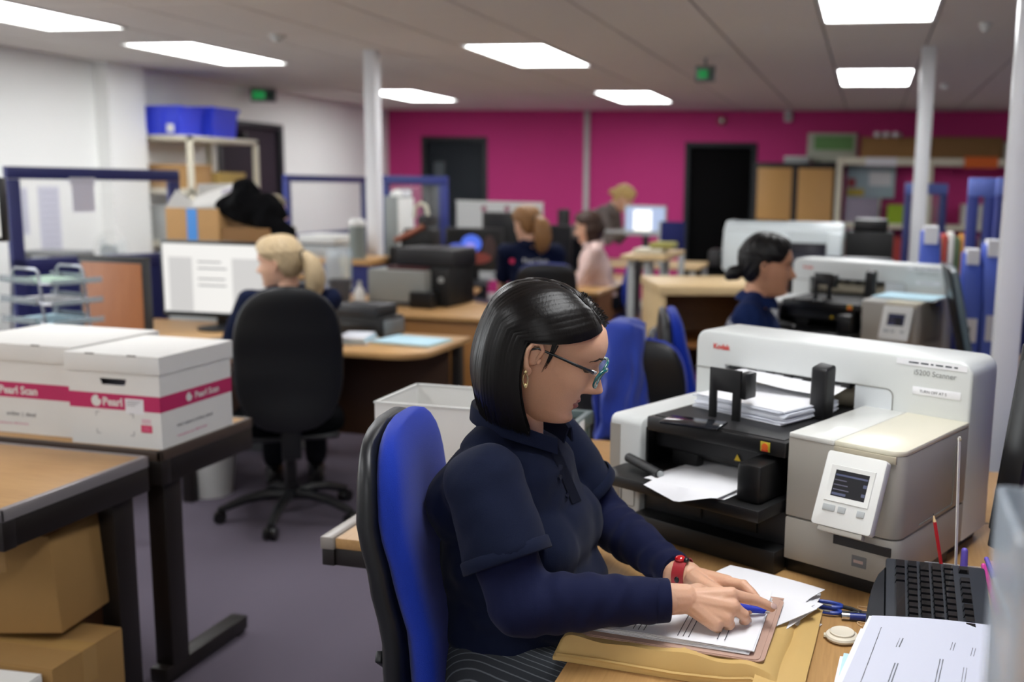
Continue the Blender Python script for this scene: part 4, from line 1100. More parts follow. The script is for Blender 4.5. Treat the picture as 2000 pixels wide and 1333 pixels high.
def head_mesh(n=72, k=84, lids=True):
    """face and skull; slot 0 skin, 1 lips, 2 brows and lashes"""
    bm = bmesh.new(); rows = []
    zz = np.concatenate([np.linspace(-.008, .135, int(n*.72)), np.linspace(.135, .2165, n-int(n*.72)+1)[1:]])
    # denser angles at the face
    th = []
    for j in range(k):
        u = j/k*2*PI; th.append(u-.42*math.sin(u))
    for z in zz: rows.append([bm.verts.new(head_pt(z, p)) for p in th])
    for A, B in zip(rows, rows[1:]):
        for j in range(k):
            f = bm.faces.new((A[j], A[(j+1) % k], B[(j+1) % k], B[j])); c = f.calc_center_median(); ay = abs(c.y)
            if c.x > .07 and .0385 < c.z < .0565-.02*ay*1.2 and ay < .0225-(.6*abs(c.z-.0478)): f.material_index = 1
            if c.x > .04 and .015 < ay < .047:
                zb = .1305+.003*math.sin((ay-.015)/.032*PI)-.0055*max(0, (ay-.035)/.012)
                if abs(c.z-zb) < .0022: f.material_index = 2
            if c.x > .04 and .019 < ay < .044:
                zl = .1085-.0022*math.sin((ay-.019)/.025*PI)
                if abs(c.z-zl) < .0016: f.material_index = 2
    bm.faces.new(rows[-1]); bm.faces.new(rows[0][::-1])
    # ears
    for sg in (1, -1):
        mb = MB(); mb.bm.free(); mb.bm = bm
        y0 = sg*.0715
        pts = [(-.004, y0, .088), (-.002, y0+sg*.003, .1), (.001, y0+sg*.005, .115), (-.007, y0+sg*.0095, .124), (-.017, y0+sg*.012, .12), (-.0205, y0+sg*.012, .108), (-.018, y0+sg*.01, .095), (-.012, y0+sg*.007, .083), (-.006, y0+sg*.005, .076)]
        mb.tube(pts, [.003, .0036, .0036, .0038, .0038, .0038, .0038, .0045, .005], 8)
        mb.ball((-.007, y0+sg*.0045, .0755), (.0062, .0042, .0075), n=12, m=8)
        mb.ball((-.008, y0+sg*.002, .103), (.011, .004, .018), n=12, m=8)
        mb.ball((.002, y0+sg*.003, .097), (.0035, .004, .005), n=10, m=6)
    me = bpy.data.meshes.new('head'); bmesh.ops.recalc_face_normals(bm, faces=bm.faces); bm.to_mesh(me); bm.free()
    return me
def head_frame(anchor, local_anchor, yaw, pitch, roll=0., s=1.):
    """world frame of a head so that local_anchor sits at anchor; pitch > 0 looks down"""
    m = Matrix.Rotation(yaw, 4, 'Z') @ Matrix.Rotation(pitch, 4, 'Y') @ Matrix.Rotation(roll, 4, 'X') @ Matrix.Scale(s, 4)
    return Matrix.Translation(Vector(anchor)-m @ Vector(local_anchor)) @ m
def cap_mesh(hairline, off=.008, n=54, k=72, bump=.002, seed=1, top=.003):
    """hair that lies on the skull: the skull surface pushed out, kept where hairline(p) > 0, with thickness and a rolled edge"""
    bm = bmesh.new()
    zz = np.linspace(.012, .2165, n)
    def pt(z, phi):
        p0 = head_pt(z, phi, 0, False); h = hairline(p0)
        o = off*min(1, max(0, h/.02))**.5 + (top if z > .15 else 0)*min(1, max(0, h/.02))
        q = head_pt(z, phi, o+.0006, False)
        q += Vector((0, 0, 1))*(o if z > .2 else o*max(0, (z-.17)/.03)*.9)
        return q + (p0-Vector((0, 0, .11))).normalized()*bump*math.sin(phi*17+seed+6*math.sin(z*40))*min(1, max(0, h/.02)), h
    rows = []
    for z in zz:
        r = []
        for j in range(k):
            p, h = pt(z, 2*PI*j/k); r.append((bm.verts.new(p), h))
        rows.append(r)
    for A, B in zip(rows, rows[1:]):
        for j in range(k):
            q = (A[j], A[(j+1) % k], B[(j+1) % k], B[j])
            if sum(h > 0 for _, h in q) >= 3: bm.faces.new([v for v, _ in q])
    bm.faces.new([v for v, _ in rows[-1]])
    bmesh.ops.delete(bm, geom=[v for v in bm.verts if not v.link_faces], context='VERTS')
    return bm
def hairline_back(front=.165, temple=.04, ear=-.012, nape=.03, slope=1.0):
    """pulled-back hair: > 0 inside the hair"""
    zf = cinterp([-.12, -.06, -.03, ear, .012, temple, .07, .095], [nape-.01, nape, nape+.025, .098, .125, .142, front-.006, front])
    return lambda p: p.z-zf(p.x)
def as_mesh(bm, name='m'):
    me = bpy.data.meshes.new(name); bmesh.ops.recalc_face_normals(bm, faces=bm.faces); bm.to_mesh(me); bm.free(); return me
def xf_mesh(me, mt): me.transform(mt); return me
def strands(mt, paths, r, name, mat, parent):
    """fine locks following given paths, as one mesh"""
    mb = MB()
    for p in paths: mb.tube(p, [r*(.6+.8*math.sin(PI*min(1, (i+.6)/len(p)))) for i in range(len(p))], 4)
    mb.bm.transform(mt)
    o = mb.build(name, mat, parent, smooth=80); o['kind'] = 'stuff'
    return o

def hand_blob(wrist_in, wrist, fingers, thumb, palm_r=.0135, voxel=.0019, rs=(.0098, .0092, .0086, .0078)):
    """palm + four separate fingers + thumb. fingers: list of joint lists (MCP, PIP, DIP, tip)"""
    mb = MB()
    W, WI = Vector(wrist), Vector(wrist_in)
    mb.cap(WI, W, .0265, .0245, 12)
    for k, f in enumerate(fingers):
        f = [Vector(p) for p in f]; sc = (1., 1.02, .97, .86)[k]
        base = W.lerp(f[0], .12)
        mb.cap(base, f[0], .0185, palm_r, 10)
        for i in range(len(f)-1): mb.cap(f[i], f[i+1], rs[i]*sc if i else .0112*sc, rs[i+1]*sc, 10)
        mb.ball(f[1], rs[1]*sc*1.08, n=10, m=8)
    for a, b in zip(fingers, fingers[1:]):
        mb.cap((Vector(a[0])*.75+W*.25), (Vector(b[0])*.75+W*.25), palm_r*1.05, palm_r*1.05, 10)
    th = [Vector(p) for p in thumb]
    mb.cap(W.lerp(th[0], .5), th[0], .019, .0165, 10)
    rr = (.0165, .0125, .0108, .0088)
    for i in range(len(th)-1): mb.cap(th[i], th[i+1], rr[i], rr[i+1], 10)
    return blob(mb, voxel, 4, .5)

# ------------------------------------------------------------------ the woman in front
YM = 1.65
nose_tip = at(1177, 766, YM-.0)
HS = 1.09
HM = head_frame(nose_tip, (.1155, 0, .081), R(14), R(25.5), R(1.5), HS)
def squash(me):
    for v in me.vertices:
        if v.co.z > .135: v.co.z = .135+(v.co.z-.135)*.80
    return me
hm = xf_mesh(squash(head_mesh(130, 132)), HM)
neck_top = HM @ Vector((-.028, 0, .045)); neck_top2 = HM @ Vector((-.008, 0, .03))
body = MB()
neck_base = Vector((-.612, YM, 1.02))
body.cap(neck_base, neck_top, .058, .05, 18); body.cap(neck_base+Vector((.02, 0, -.01)), neck_top2, .05, .043, 18)
Sh1, El1, Wr1 = at(946, 948, 1.475), at(1018, 1180, 1.43), at(1300, 1173, 1.51)
Sh2, El2, Wr2 = Vector((-.585, 1.822, 1.0)), Vector((-.49, 1.885, .83)), at(1322, 1120, 1.705)
body.ball((-.6, YM, .9), (.1, .14, .17)); body.ball((-.6, YM, .66), (.11, .15, .16)); body.cap((-.615, 1.52, 1.0), (-.615, 1.78, 1.0), .05)
for s_, e_, w_ in ((Sh1, El1, Wr1), (Sh2, El2, Wr2)): body.cap(s_, e_, .045, .038); body.cap(e_, w_, .038, .026)
for y in (1.555, 1.745):
    kn = Vector((-.16, y, .56)); an = Vector((-.22, y, .1))
    body.cap((-.6, y, .56), kn, .075, .055); body.cap(kn, an, .05, .035)
bm_ = blob(body, .0075, 4)
h1 = hand_blob(at(1300, 1170, 1.515), at(1338, 1170, 1.535), [
    [at(1428, 1162, 1.562), at(1474, 1172, 1.585), at(1494, 1180, 1.593), at(1507, 1187, 1.598)],
    [at(1432, 1186, 1.548), at(1452, 1201, 1.556), at(1457, 1211, 1.57), at(1452, 1214, 1.585)],
    [at(1419, 1208, 1.538), at(1425, 1220, 1.545), at(1416, 1226, 1.565), at(1404, 1224, 1.58)],
    [at(1397, 1218, 1.527), at(1402, 1227, 1.534), at(1394, 1231, 1.552), at(1384, 1228, 1.565)]],
    [at(1362, 1158, 1.57), at(1405, 1172, 1.598), at(1440, 1186, 1.607), at(1462, 1191, 1.608)])
h2 = hand_blob(at(1318, 1119, 1.705), at(1345, 1124, 1.70), [
    [at(1420, 1138, 1.66), at(1452, 1143, 1.645), at(1468, 1158, 1.635), at(1478, 1170, 1.63)],
    [at(1424, 1142, 1.682), at(1456, 1150, 1.67), at(1468, 1166, 1.655), at(1470, 1178, 1.645)],
    [at(1420, 1150, 1.70), at(1448, 1160, 1.69), at(1458, 1174, 1.675), at(1456, 1184, 1.66)],
    [at(1410, 1156, 1.715), at(1434, 1168, 1.705), at(1444, 1180, 1.69), at(1442, 1188, 1.675)]],
    [at(1370, 1142, 1.655), at(1408, 1160, 1.625), at(1428, 1168, 1.618), at(1446, 1176, 1.615)])
ROOT = Vector((-.55, YM, 0))
me = join_meshes([hm, bm_, h1, h2]); me.transform(Matrix.Translation(-ROOT))
woman = link_mesh('person', me, [m_skin, m_lip, m_brow])
woman.location = ROOT
tag(woman, 'seated woman with black bob and teal glasses, navy polo, hands on papers', 'person')
def wpart(name, mb_or_me, mat, label=None, parent=None, smooth=60):
    me = mb_or_me
    if isinstance(me, MB): me = me.mesh(name, mat, smooth)
    me.transform(Matrix.Translation(-ROOT))
    return link_mesh(name, me, mat, parent or woman, label)
# nails
for p, q, yy in ((at(1494, 1180, 1.593), at(1509, 1187, 1.598), 0), (at(1452, 1207, 1.56), at(1459, 1213, 1.572), 0)):
    d = (q-p).normalized(); toc = (Vector((0, 0, CAM_Z))-q).normalized(); up = (toc+Vector((0, 0, .6))).normalized(); up = (up-d*up.dot(d)).normalized(); sd = d.cross(up)
    n_ = MB(); rot = Matrix((d, sd, up)).transposed(); n_.ball(q-d*.002+up*.0062, (.0072, .0055, .0022), rot, 12, 8); wpart('fingernail', n_, m_nail, 'pale nail')

# --- polo shirt (torso and short sleeves as one cloth surface)
sh = MB()
sh.ball((-.598, YM, .665), (.145, .18, .085)); sh.ball((-.592, YM, .72), (.142, .178, .15)); sh.ball((-.590, YM, .84), (.135, .172, .14)); sh.ball((-.602, YM, .95), (.125, .165, .105))
sh.ball((-.535, YM, .875), (.086, .148, .092))
for y in (1.575, 1.725): sh.ball((-.532, y, .872), (.082, .085, .082))
sh.cap((-.512, 1.58, .77), (-.51, 1.72, .77), .075)
sh.cap((-.612, 1.515, .995), (-.612, 1.785, .995), .062); sh.cap((-.648, 1.56, .95), (-.648, 1.74, .95), .075); sh.cap((-.62, 1.575, 1.035), (-.605, YM, 1.058), .048); sh.cap((-.62, 1.725, 1.035), (-.605, YM, 1.058), .048)
sh.ball((-.565, YM, .985), (.085, .13, .075))
for s_, e_ in ((Sh1, El1), (Sh2, El2)):
    d = (e_-s_)
    sh.ball(s_, .068); sh.cyl(s_, s_+d*.62, .066, .071, 24)
shm = blob(sh, .0065, 9, .5)
# folds and creases in the cloth
bmx = bmesh.new(); bmx.from_mesh(shm); bmx.normal_update()
for v in bmx.verts:
    p = v.co
    k1 = mnoise.noise(Vector((p.x*9+3, p.y*6, p.z*16+p.x*10)))*.0085
    k2 = mnoise.noise(Vector((p.x*26, p.y*18, p.z*30-p.x*22)))*.0022
    f = max(0, 1-abs(p.z-.70)/.14)*.006*math.sin(p.z*95+p.x*26+p.y*12)
    v.co += v.normal*(k1+k2+f)
shm2 = as_mesh(bmx)
shirt = wpart('polo_shirt', shm2, m_navy)
for s_, e_ in ((Sh1, El1), (Sh2, El2)):
    d = e_-s_; hm_ = MB(); ax = d.normalized(); c0 = s_+d*.60
    a_ = ax.orthogonal().normalized(); b2 = ax.cross(a_)
    hm_.loft([[c0+ax*t_+(a_*math.cos(2*PI*i/32)+b2*math.sin(2*PI*i/32))*r_ for i in range(32)] for t_, r_ in ((-.012, .0715), (-.01, .0742), (.008, .0748), (.010, .0735), (.010, .066))], cap=False)
    wpart('sleeve_hem', hm_, m_navy, None, shirt)
# collar: two leaves that stand round the neck and fold down
NB = Vector((-.6, YM, 1.062)); nd = (neck_top-neck_base).normalized()
def collar(u, v):
    a = R(-148)+R(296)*u+PI          # opening at the front (+x)
    rr = .062+.008*math.sin(PI*v)+(.016*v*v)
    h = .012+(.045*math.sin(min(1, v*1.25)*PI*.62)-.055*max(0, v-.55)*1.0)
    fr = abs(u-.5)*2; dip = -.05*fr**2.2; fw = .018*fr**3
    return NB+Vector((rr*math.cos(a)*1.05+fw+.012, rr*math.sin(a)*1.08, h+dip-.004))
cb = MB(); cb.sheet(collar, 40, 12, .0035); wpart('collar', cb, m_navy, None, shirt)
# placket with buttons on the chest
fr0, fr1 = at(1078, 895, YM-.045), at(1128, 985, YM-.06)
def on_shirt(p, d):
    ok, loc_, nrm, idx = shirt.ray_cast(p-ROOT-d*.3, d) if False else (False, None, None, None)
    return p
from mathutils.bvhtree import BVHTree
bvh = BVHTree.FromPolygons([v.co[:] for v in shirt.data.vertices], [p.vertices[:] for p in shirt.data.polygons])
def hit(px, py):
    o = Vector((0, 0, CAM_Z)); d = (at(px, py, 1.5)-o).normalized()
    l, n, i, t_ = bvh.ray_cast(o-ROOT, d)
    return (l, n) if l is not None else (at(px, py, 1.55)-ROOT, Vector((0, -1, 0)))
pl = [(1066, 870), (1082, 900), (1094, 930), (1106, 960), (1117, 985)]
mb = MB(); A = []
for px, py in pl:
    l, n = hit(px, py); l2, n2 = hit(px+17, py-6); A.append((l+n*.002, l2+n2*.002))
vs = [(mb.bm.verts.new(a), mb.bm.verts.new(b)) for a, b in A]
for (a, b), (c, d) in zip(vs, vs[1:]): mb.bm.faces.new((a, b, d, c))
bmesh.ops.solidify(mb.bm, geom=mb.bm.faces[:], thickness=.0016)
me = mb.mesh('placket', m_navy, 40); o = bpy.data.objects.new('placket', me); COL.objects.link(o); o.parent = shirt
for px, py in ((1085, 932), (1099, 968)):
    l, n = hit(px+6, py); q = MB(); q.cyl(l+n*.002, l+n*.0045, .0052, .0045, 14); o = q.build('button', M('navy_button', '0d1226', .25), shirt)
# --- long jersey sleeves under the polo
for nm, s_, e_, w_, px in (('near', Sh1, El1, Wr1, 0), ('far', Sh2, El2, Wr2, 1)):
    sb = MB(); d = (e_-s_)
    sb.cap(s_+d*.45, e_, .055, .052, 20); sb.ball(e_+(e_-w_).normalized()*.004, .051, n=20, m=14); cuff = e_.lerp(w_, 1.02 if not px else .98)
    mid = e_.lerp(w_, .45)+Vector((0, 0, .002))
    sb.cyl(e_, mid, .0525, .0455, 24); sb.ball(mid, .0455, n=20, m=12); sb.cyl(mid, cuff, .0455, .0335, 24)
    sm_ = blob(sb, .0045, 4)
    bmx = bmesh.new(); bmx.from_mesh(sm_); bmx.normal_update()
    ax = (w_-e_).normalized()
    for v in bmx.verts:
        t_ = (v.co-e_).dot(ax)
        g = math.sin(t_*130+2.0*mnoise.noise(v.co*14)*2)*(.0016 if t_ > .02 else .0008)+mnoise.noise(v.co*22)*.0026
        v.co += v.normal*g
    so = wpart('jersey_sleeve', as_mesh(bmx), m_navy2)
    cu = MB(); a_ = ax.orthogonal().normalized(); b2 = ax.cross(a_)
    cu.loft([[cuff+ax*t_+(a_*math.cos(2*PI*i/28)+b2*math.sin(2*PI*i/28))*r_ for i in range(28)] for t_, r_ in ((-.022, .0345), (-.02, .0362), (-.001, .0352), (.001, .034), (-.001, .029))], cap=False)
    wpart('cuff', cu, m_navy2, None, so)
# --- trousers with fine stripes
tr = MB(); tr.ball((-.6, YM, .585), (.165, .19, .115))
for y in (1.535, 1.765):
    tr.cap((-.6, y, .65), (-.2, y, .575), .096, .075, 18); tr.cap((-.2, y, .575), (-.22, y, .14), .072, .058, 14)
trm = blob(tr, .009, 6)
tro = wpart('trousers', trm, m_trouser)
_nt = m_trouser.node_tree; _b = _nt.nodes['Principled BSDF']; _tc = [n for n in _nt.nodes if n.type == 'TEX_COORD'][0]
_w = _nt.nodes.new('ShaderNodeTexWave'); _w.bands_direction = 'Y'; _w.inputs['Scale'].default_value = 38; _w.inputs['Distortion'].default_value = .3
_nt.links.new(_tc.outputs['Object'], _w.inputs['Vector']); _rp = _nt.nodes.new('ShaderNodeValToRGB')
_rp.color_ramp.elements[0].position = .9; _rp.color_ramp.elements[0].color = lin('33363b'); _rp.color_ramp.elements[1].position = .98; _rp.color_ramp.elements[1].color = lin('62666c')
_nt.links.new(_w.outputs['Fac'], _rp.inputs['Fac']); _nt.links.new(_rp.outputs['Color'], _b.inputs['Base Color'])
for y in (1.535, 1.765):
    s_ = MB(); s_.ball((-.16, y, .055), (.125, .045, .05)); s_.bx(-.28, -.04, y-.043, y+.043, .0, .02, .01); wpart('shoe', blob(s_, .006, 4), m_black)
# --- watch on the far wrist
wd = (at(1345, 1124, 1.70)-at(1318, 1119, 1.705)).normalized(); wc = at(1333, 1119, 1.703)
a_ = wd.orthogonal().normalized(); b2 = wd.cross(a_)
wb = MB(); wb.loft([[wc+wd*t_+(a_*math.cos(2*PI*i/30)+b2*math.sin(2*PI*i/30))*r_ for i in range(30)] for t_, r_ in ((-.011, .027), (-.011, .0295), (.011, .0285), (.011, .026))], cap=False)
wo = wpart('wristband', wb, M('red_silicone', 'a3222a', .45), 'red silicone band')
tu = (Vector((0, -.25, 1))-wd*Vector((0, -.25, 1)).dot(wd)).normalized()
f_ = MB(); f_.ball(wc+tu*.030-wd*.002, (.0105, .0105, .006), None, 16, 10); wpart('band_disc', f_, M('glossy_red', 'c0161d', .15, coat=1), 'glossy red dome', wo)
f_ = MB(); f_.ball(wc+tu*.029+wd*.009, (.006, .007, .005), None, 12, 8); wpart('band_head', f_, m_black, 'black dome', wo)
f_ = MB(); td = (Vector((0, -1, -.1))-wd*Vector((0, -1, -.1)).dot(wd)).normalized(); f_.ball(wc+td*.0285, (.005, .0025, .006), None, 12, 8); wpart('band_spot', f_, m_black, 'black spot', wo)

# --- hair: a bob, parted on the near side of the crown, tucked behind the ear
hang = (HM.to_3x3().inverted() @ Vector((0, 0, -1))).normalized()
C0 = Vector((-.006, 0, .118))
def skull(d, off):
    """point on the skull in direction d from its middle"""
    rx = .098 if d.x > 0 else .090; q = Vector((d.x/(rx+off), d.y/(.074+off), d.z/(.0755+off) if d.z > 0 else d.z/(.11+off)))
    return C0+d/q.length
def bob_path(side, t, off=.007, n=26, jit=0., lenj=0.):
    """side -1 = the woman's right (towards the camera); t 0 at the front hairline .. 1 at the back of the head"""
    yp = lerp(-.014, 0, max(0, t*1.6-.6))
    P = Vector((lerp(.082, -.06, t**.9), yp, 0)); P.z = 0
    dP = Vector((P.x, yp+side*.003, .09+.0*t)); dP = (Vector((lerp(.085, -.055, t), yp+side*.004, lerp(.066, .085, min(1, t*1.6))))).normalized()
    phi = lerp(R(103), R(180), t**.85)
    zq = lerp(.0, .012, t)
    dQ = Vector((math.cos(phi), side*math.sin(phi), zq*1.0/.1)).normalized()
    bow = Vector((lerp(.55, 0, min(1, t*2.2)), side*.55, lerp(-.17, .25, min(1, t*3)))) * .38*(1-t)
    pts = []
    n1 = int(n*.6)
    for i in range(n1):
        u = i/(n1-1); d = (dP*(1-u)+dQ*u+bow*math.sin(PI*u)*.55).normalized()
        o = off*min(1, lerp(.35, 1, min(1, t*1.5))+u*2.2)+.004*math.sin(PI*u)
        pts.append(skull(d, o))
    q = pts[-1]; L = lerp(.142, .162, t)*(1+lenj)
    out = Vector((math.cos(phi), side*math.sin(phi), 0)); prev = (pts[-1]-pts[-2]).normalized()
    for i in range(1, n-n1+1):
        u = i/(n-n1); dr = (prev*(1-u)**2*.5+hang*(1.0)+Vector((1, 0, 0))*.34*max(0, 1-t*2.5)*u+out*lerp(.0, .34, t)*(1-u)).normalized()
        q = q+dr*(L/(n-n1)) + out*(.0018*(1-u)-.0050*u*u*u*(.4+1.4*t))
        pts.append(q.copy())
    return pts
hb = MB()
NT = 56
for side in (-1, 1):
    ps = [bob_path(side, i/NT) for i in range(NT+1)]
    wob = [[p+(p-C0).normalized()*(.0003*math.sin(i*2.1+.2*k)+.0005*math.sin(i*.5)) for k, p in enumerate(q)] for i, q in enumerate(ps)]
    hb.sheet(lambda u, v: wob[int(round(u*NT))][int(round(v*25))], NT, 25, -.007 if side == -1 else .007)
hb.bm.transform(HM)
hair = wpart('hair', hb, m_hair_blk, smooth=80)
# scalp cap under the locks so that no skin shows through
_hl = hairline_back(.178, .05, -.012, .05); cm = cap_mesh(lambda p: _hl(p)-.016-.10*max(0, p.x+.02), .002, top=.0); cm = squash(as_mesh(cm)); cm.transform(HM); wpart('hair_cap', cm, m_hair_blk, None, hair)
random.seed(4)
locks = []
for i in range(2200):
    side = -1 if random.random() < .72 else 1
    t_ = random.random()**1.1
    p = bob_path(side, min(1, t_), (.0082+random.uniform(.0010, .0040)), 18, lenj=random.uniform(-.06, .07))
    ph = random.random()*6; am = random.uniform(.0004, .0018)
    locks.append([q+Vector((math.sin(k*.5+ph), math.cos(k*.43+ph), 0))*am*(k/18) for k, q in enumerate(p)])
mb = MB()
for p in locks: mb.tube(p, [.00075*(.5+math.sin(PI*min(1, (i+1)/len(p)))) for i in range(len(p))], 3)
mb.bm.transform(HM)
o = wpart('hair_strands', mb, m_hair_blk, None, hair, smooth=80); o['kind'] = 'stuff'
# short baby hairs and the wave of hair on the far side of the parting
mb = MB()
for i in range(70):
    a = random.random(); d0 = Vector((lerp(.09, .02, a), -.006+random.uniform(-.004, .02), .07+.02*a)).normalized(); p0 = skull(d0, .012)
    d1 = (d0+Vector((random.uniform(-.1, .2), random.uniform(.2, .5), random.uniform(-.05, .1)))).normalized()
    mb.tube([p0, skull((d0+d1*.5).normalized(), .018+random.uniform(0, .004)), skull(d1, .012)], [.0006, .0005, .0003], 3)
mb.bm.transform(HM)
o = wpart('parting_hairs', mb, m_hair_blk, None, hair, smooth=80); o['kind'] = 'stuff'
mb = MB()
random.seed(8)
for i in range(16):
    a = random.random(); p0 = Vector((lerp(.008, .018, a), -.0738, .132)); p1 = p0+Vector((.004-.008*a, -.0008, -.024-.022*random.random()))
    mb.tube([p0, p0.lerp(p1, .5)+Vector((.0015, -.001, 0)), p1+Vector((.003*random.random(), .002, -.004))], [.0009, .0007, .0003], 4)
mb.bm.transform(HM); o = wpart('sideburn', mb, m_hair_blk, None, hair, smooth=80); o['kind'] = 'stuff'
# --- glasses
m_teal = M('teal_acetate', '0d5a5c', .2, coat=.6); m_temple = M('dark_temple', '12181c', .25, coat=.5)
g = None
def gp(name, mb, mat, label=None):
    mb.bm.transform(HM); me = mb.mesh(name, mat, 50); me.transform(Matrix.Translation(-ROOT)); o = link_mesh(name, me, mat, g or woman, label); return o
rims = []
for sg in (1, -1):
    ring = []
    for i in range(28):
        a = 2*PI*i/28; c, s = math.cos(a), math.sin(a)
        yy = .0345+.0245*abs(c)**.75*math.copysign(1, c); zz = .1075+.0165*abs(s)**.8*math.copysign(1, s)+(.002 if s > 0 else 0)*c
        ring.append(Vector((.1015-.35*max(0, yy-.045)-.10*(yy-.0345)**2*6-.12*max(0, yy-.03)+.10*(zz-.1075), sg*yy, zz)))
    rims.append(ring)
mb = MB()
for ring in rims: mb.tube(ring, [.0019 if p.z < .1075 else .0027 for p in ring], 8, True)
g = gp('glasses', mb, m_teal, 'teal framed glasses')
for sg, ring in zip((1, -1), rims):
    mb = MB(); ce = sum(ring, Vector())/28; vs = [mb.bm.verts.new(p) for p in ring]; cv = mb.bm.verts.new(ce+Vector((.001, 0, 0)))
    for i in range(28): mb.bm.faces.new((vs[i], vs[(i+1) % 28], cv))
    gp('lens', mb, M('spectacle_lens', 'cfdadb', .03, alpha=.22, spec=.8))
    mb = MB(); mb.tube([(.0875, sg*.0605, .1165), (.083, sg*.068, .117), (.055, sg*.074, .117), (.02, sg*.0765, .1165), (-.008, sg*.077, .115), (-.02, sg*.0765, .106)], [.0026, .0026, .0024, .002, .0018, .0018], 8); gp('temple', mb, m_temple, 'dark temple arm')
    mb = MB(); mb.box((.0845, sg*.0665, .117), (.009, .0035, .0062), None, .0008); gp('hinge', mb, m_chrome)
mb = MB(); mb.tube([(.101, -.011, .1115), (.1065, -.004, .1155), (.1065, .004, .1155), (.101, .011, .1115)], .0016, 8); gp('bridge', mb, m_chrome)
# --- earring on the near ear
mb = MB(); e0 = HM @ Vector((-.008, -.081, .073))
for k in range(2):
    mb.tube([e0+Vector((.0055*math.sin(a)*(1 if k else -1)*.8, -.001, -.011+.011*math.cos(a)*.95)) for a in np.linspace(.3, 2*PI-.3, 12)], .0011, 6)
mb.ball(e0+Vector((0, -.001, .002)), .003, n=10, m=8); mb.ball(e0+Vector((0, -.0015, -.021)), (.0035, .0035, .0042), n=12, m=8)
wpart('earring', mb, M('gold_pearl', 'd8c690', .2, .6), 'gold drop earring')
# blue staple remover in the fingers
t = thing('staple_remover', 'blue tool pinched between the fingers of the seated woman over the papers', 'stapler', at(1472, 1190, 1.602))
b = MB(); pa, pb = at(1445, 1187, 1.602), at(1492, 1193, 1.615); b.cap(pa-t.location, pb-t.location, .0075, .005, 12); b.build('handle', M('blue_tool_plastic', '2438b0', .35), t)
b = MB(); b.box(pb-t.location+Vector((.004, 0, -.001)), (.012, .008, .004), None, .001); b.build('metal_tip', m_steel, t)
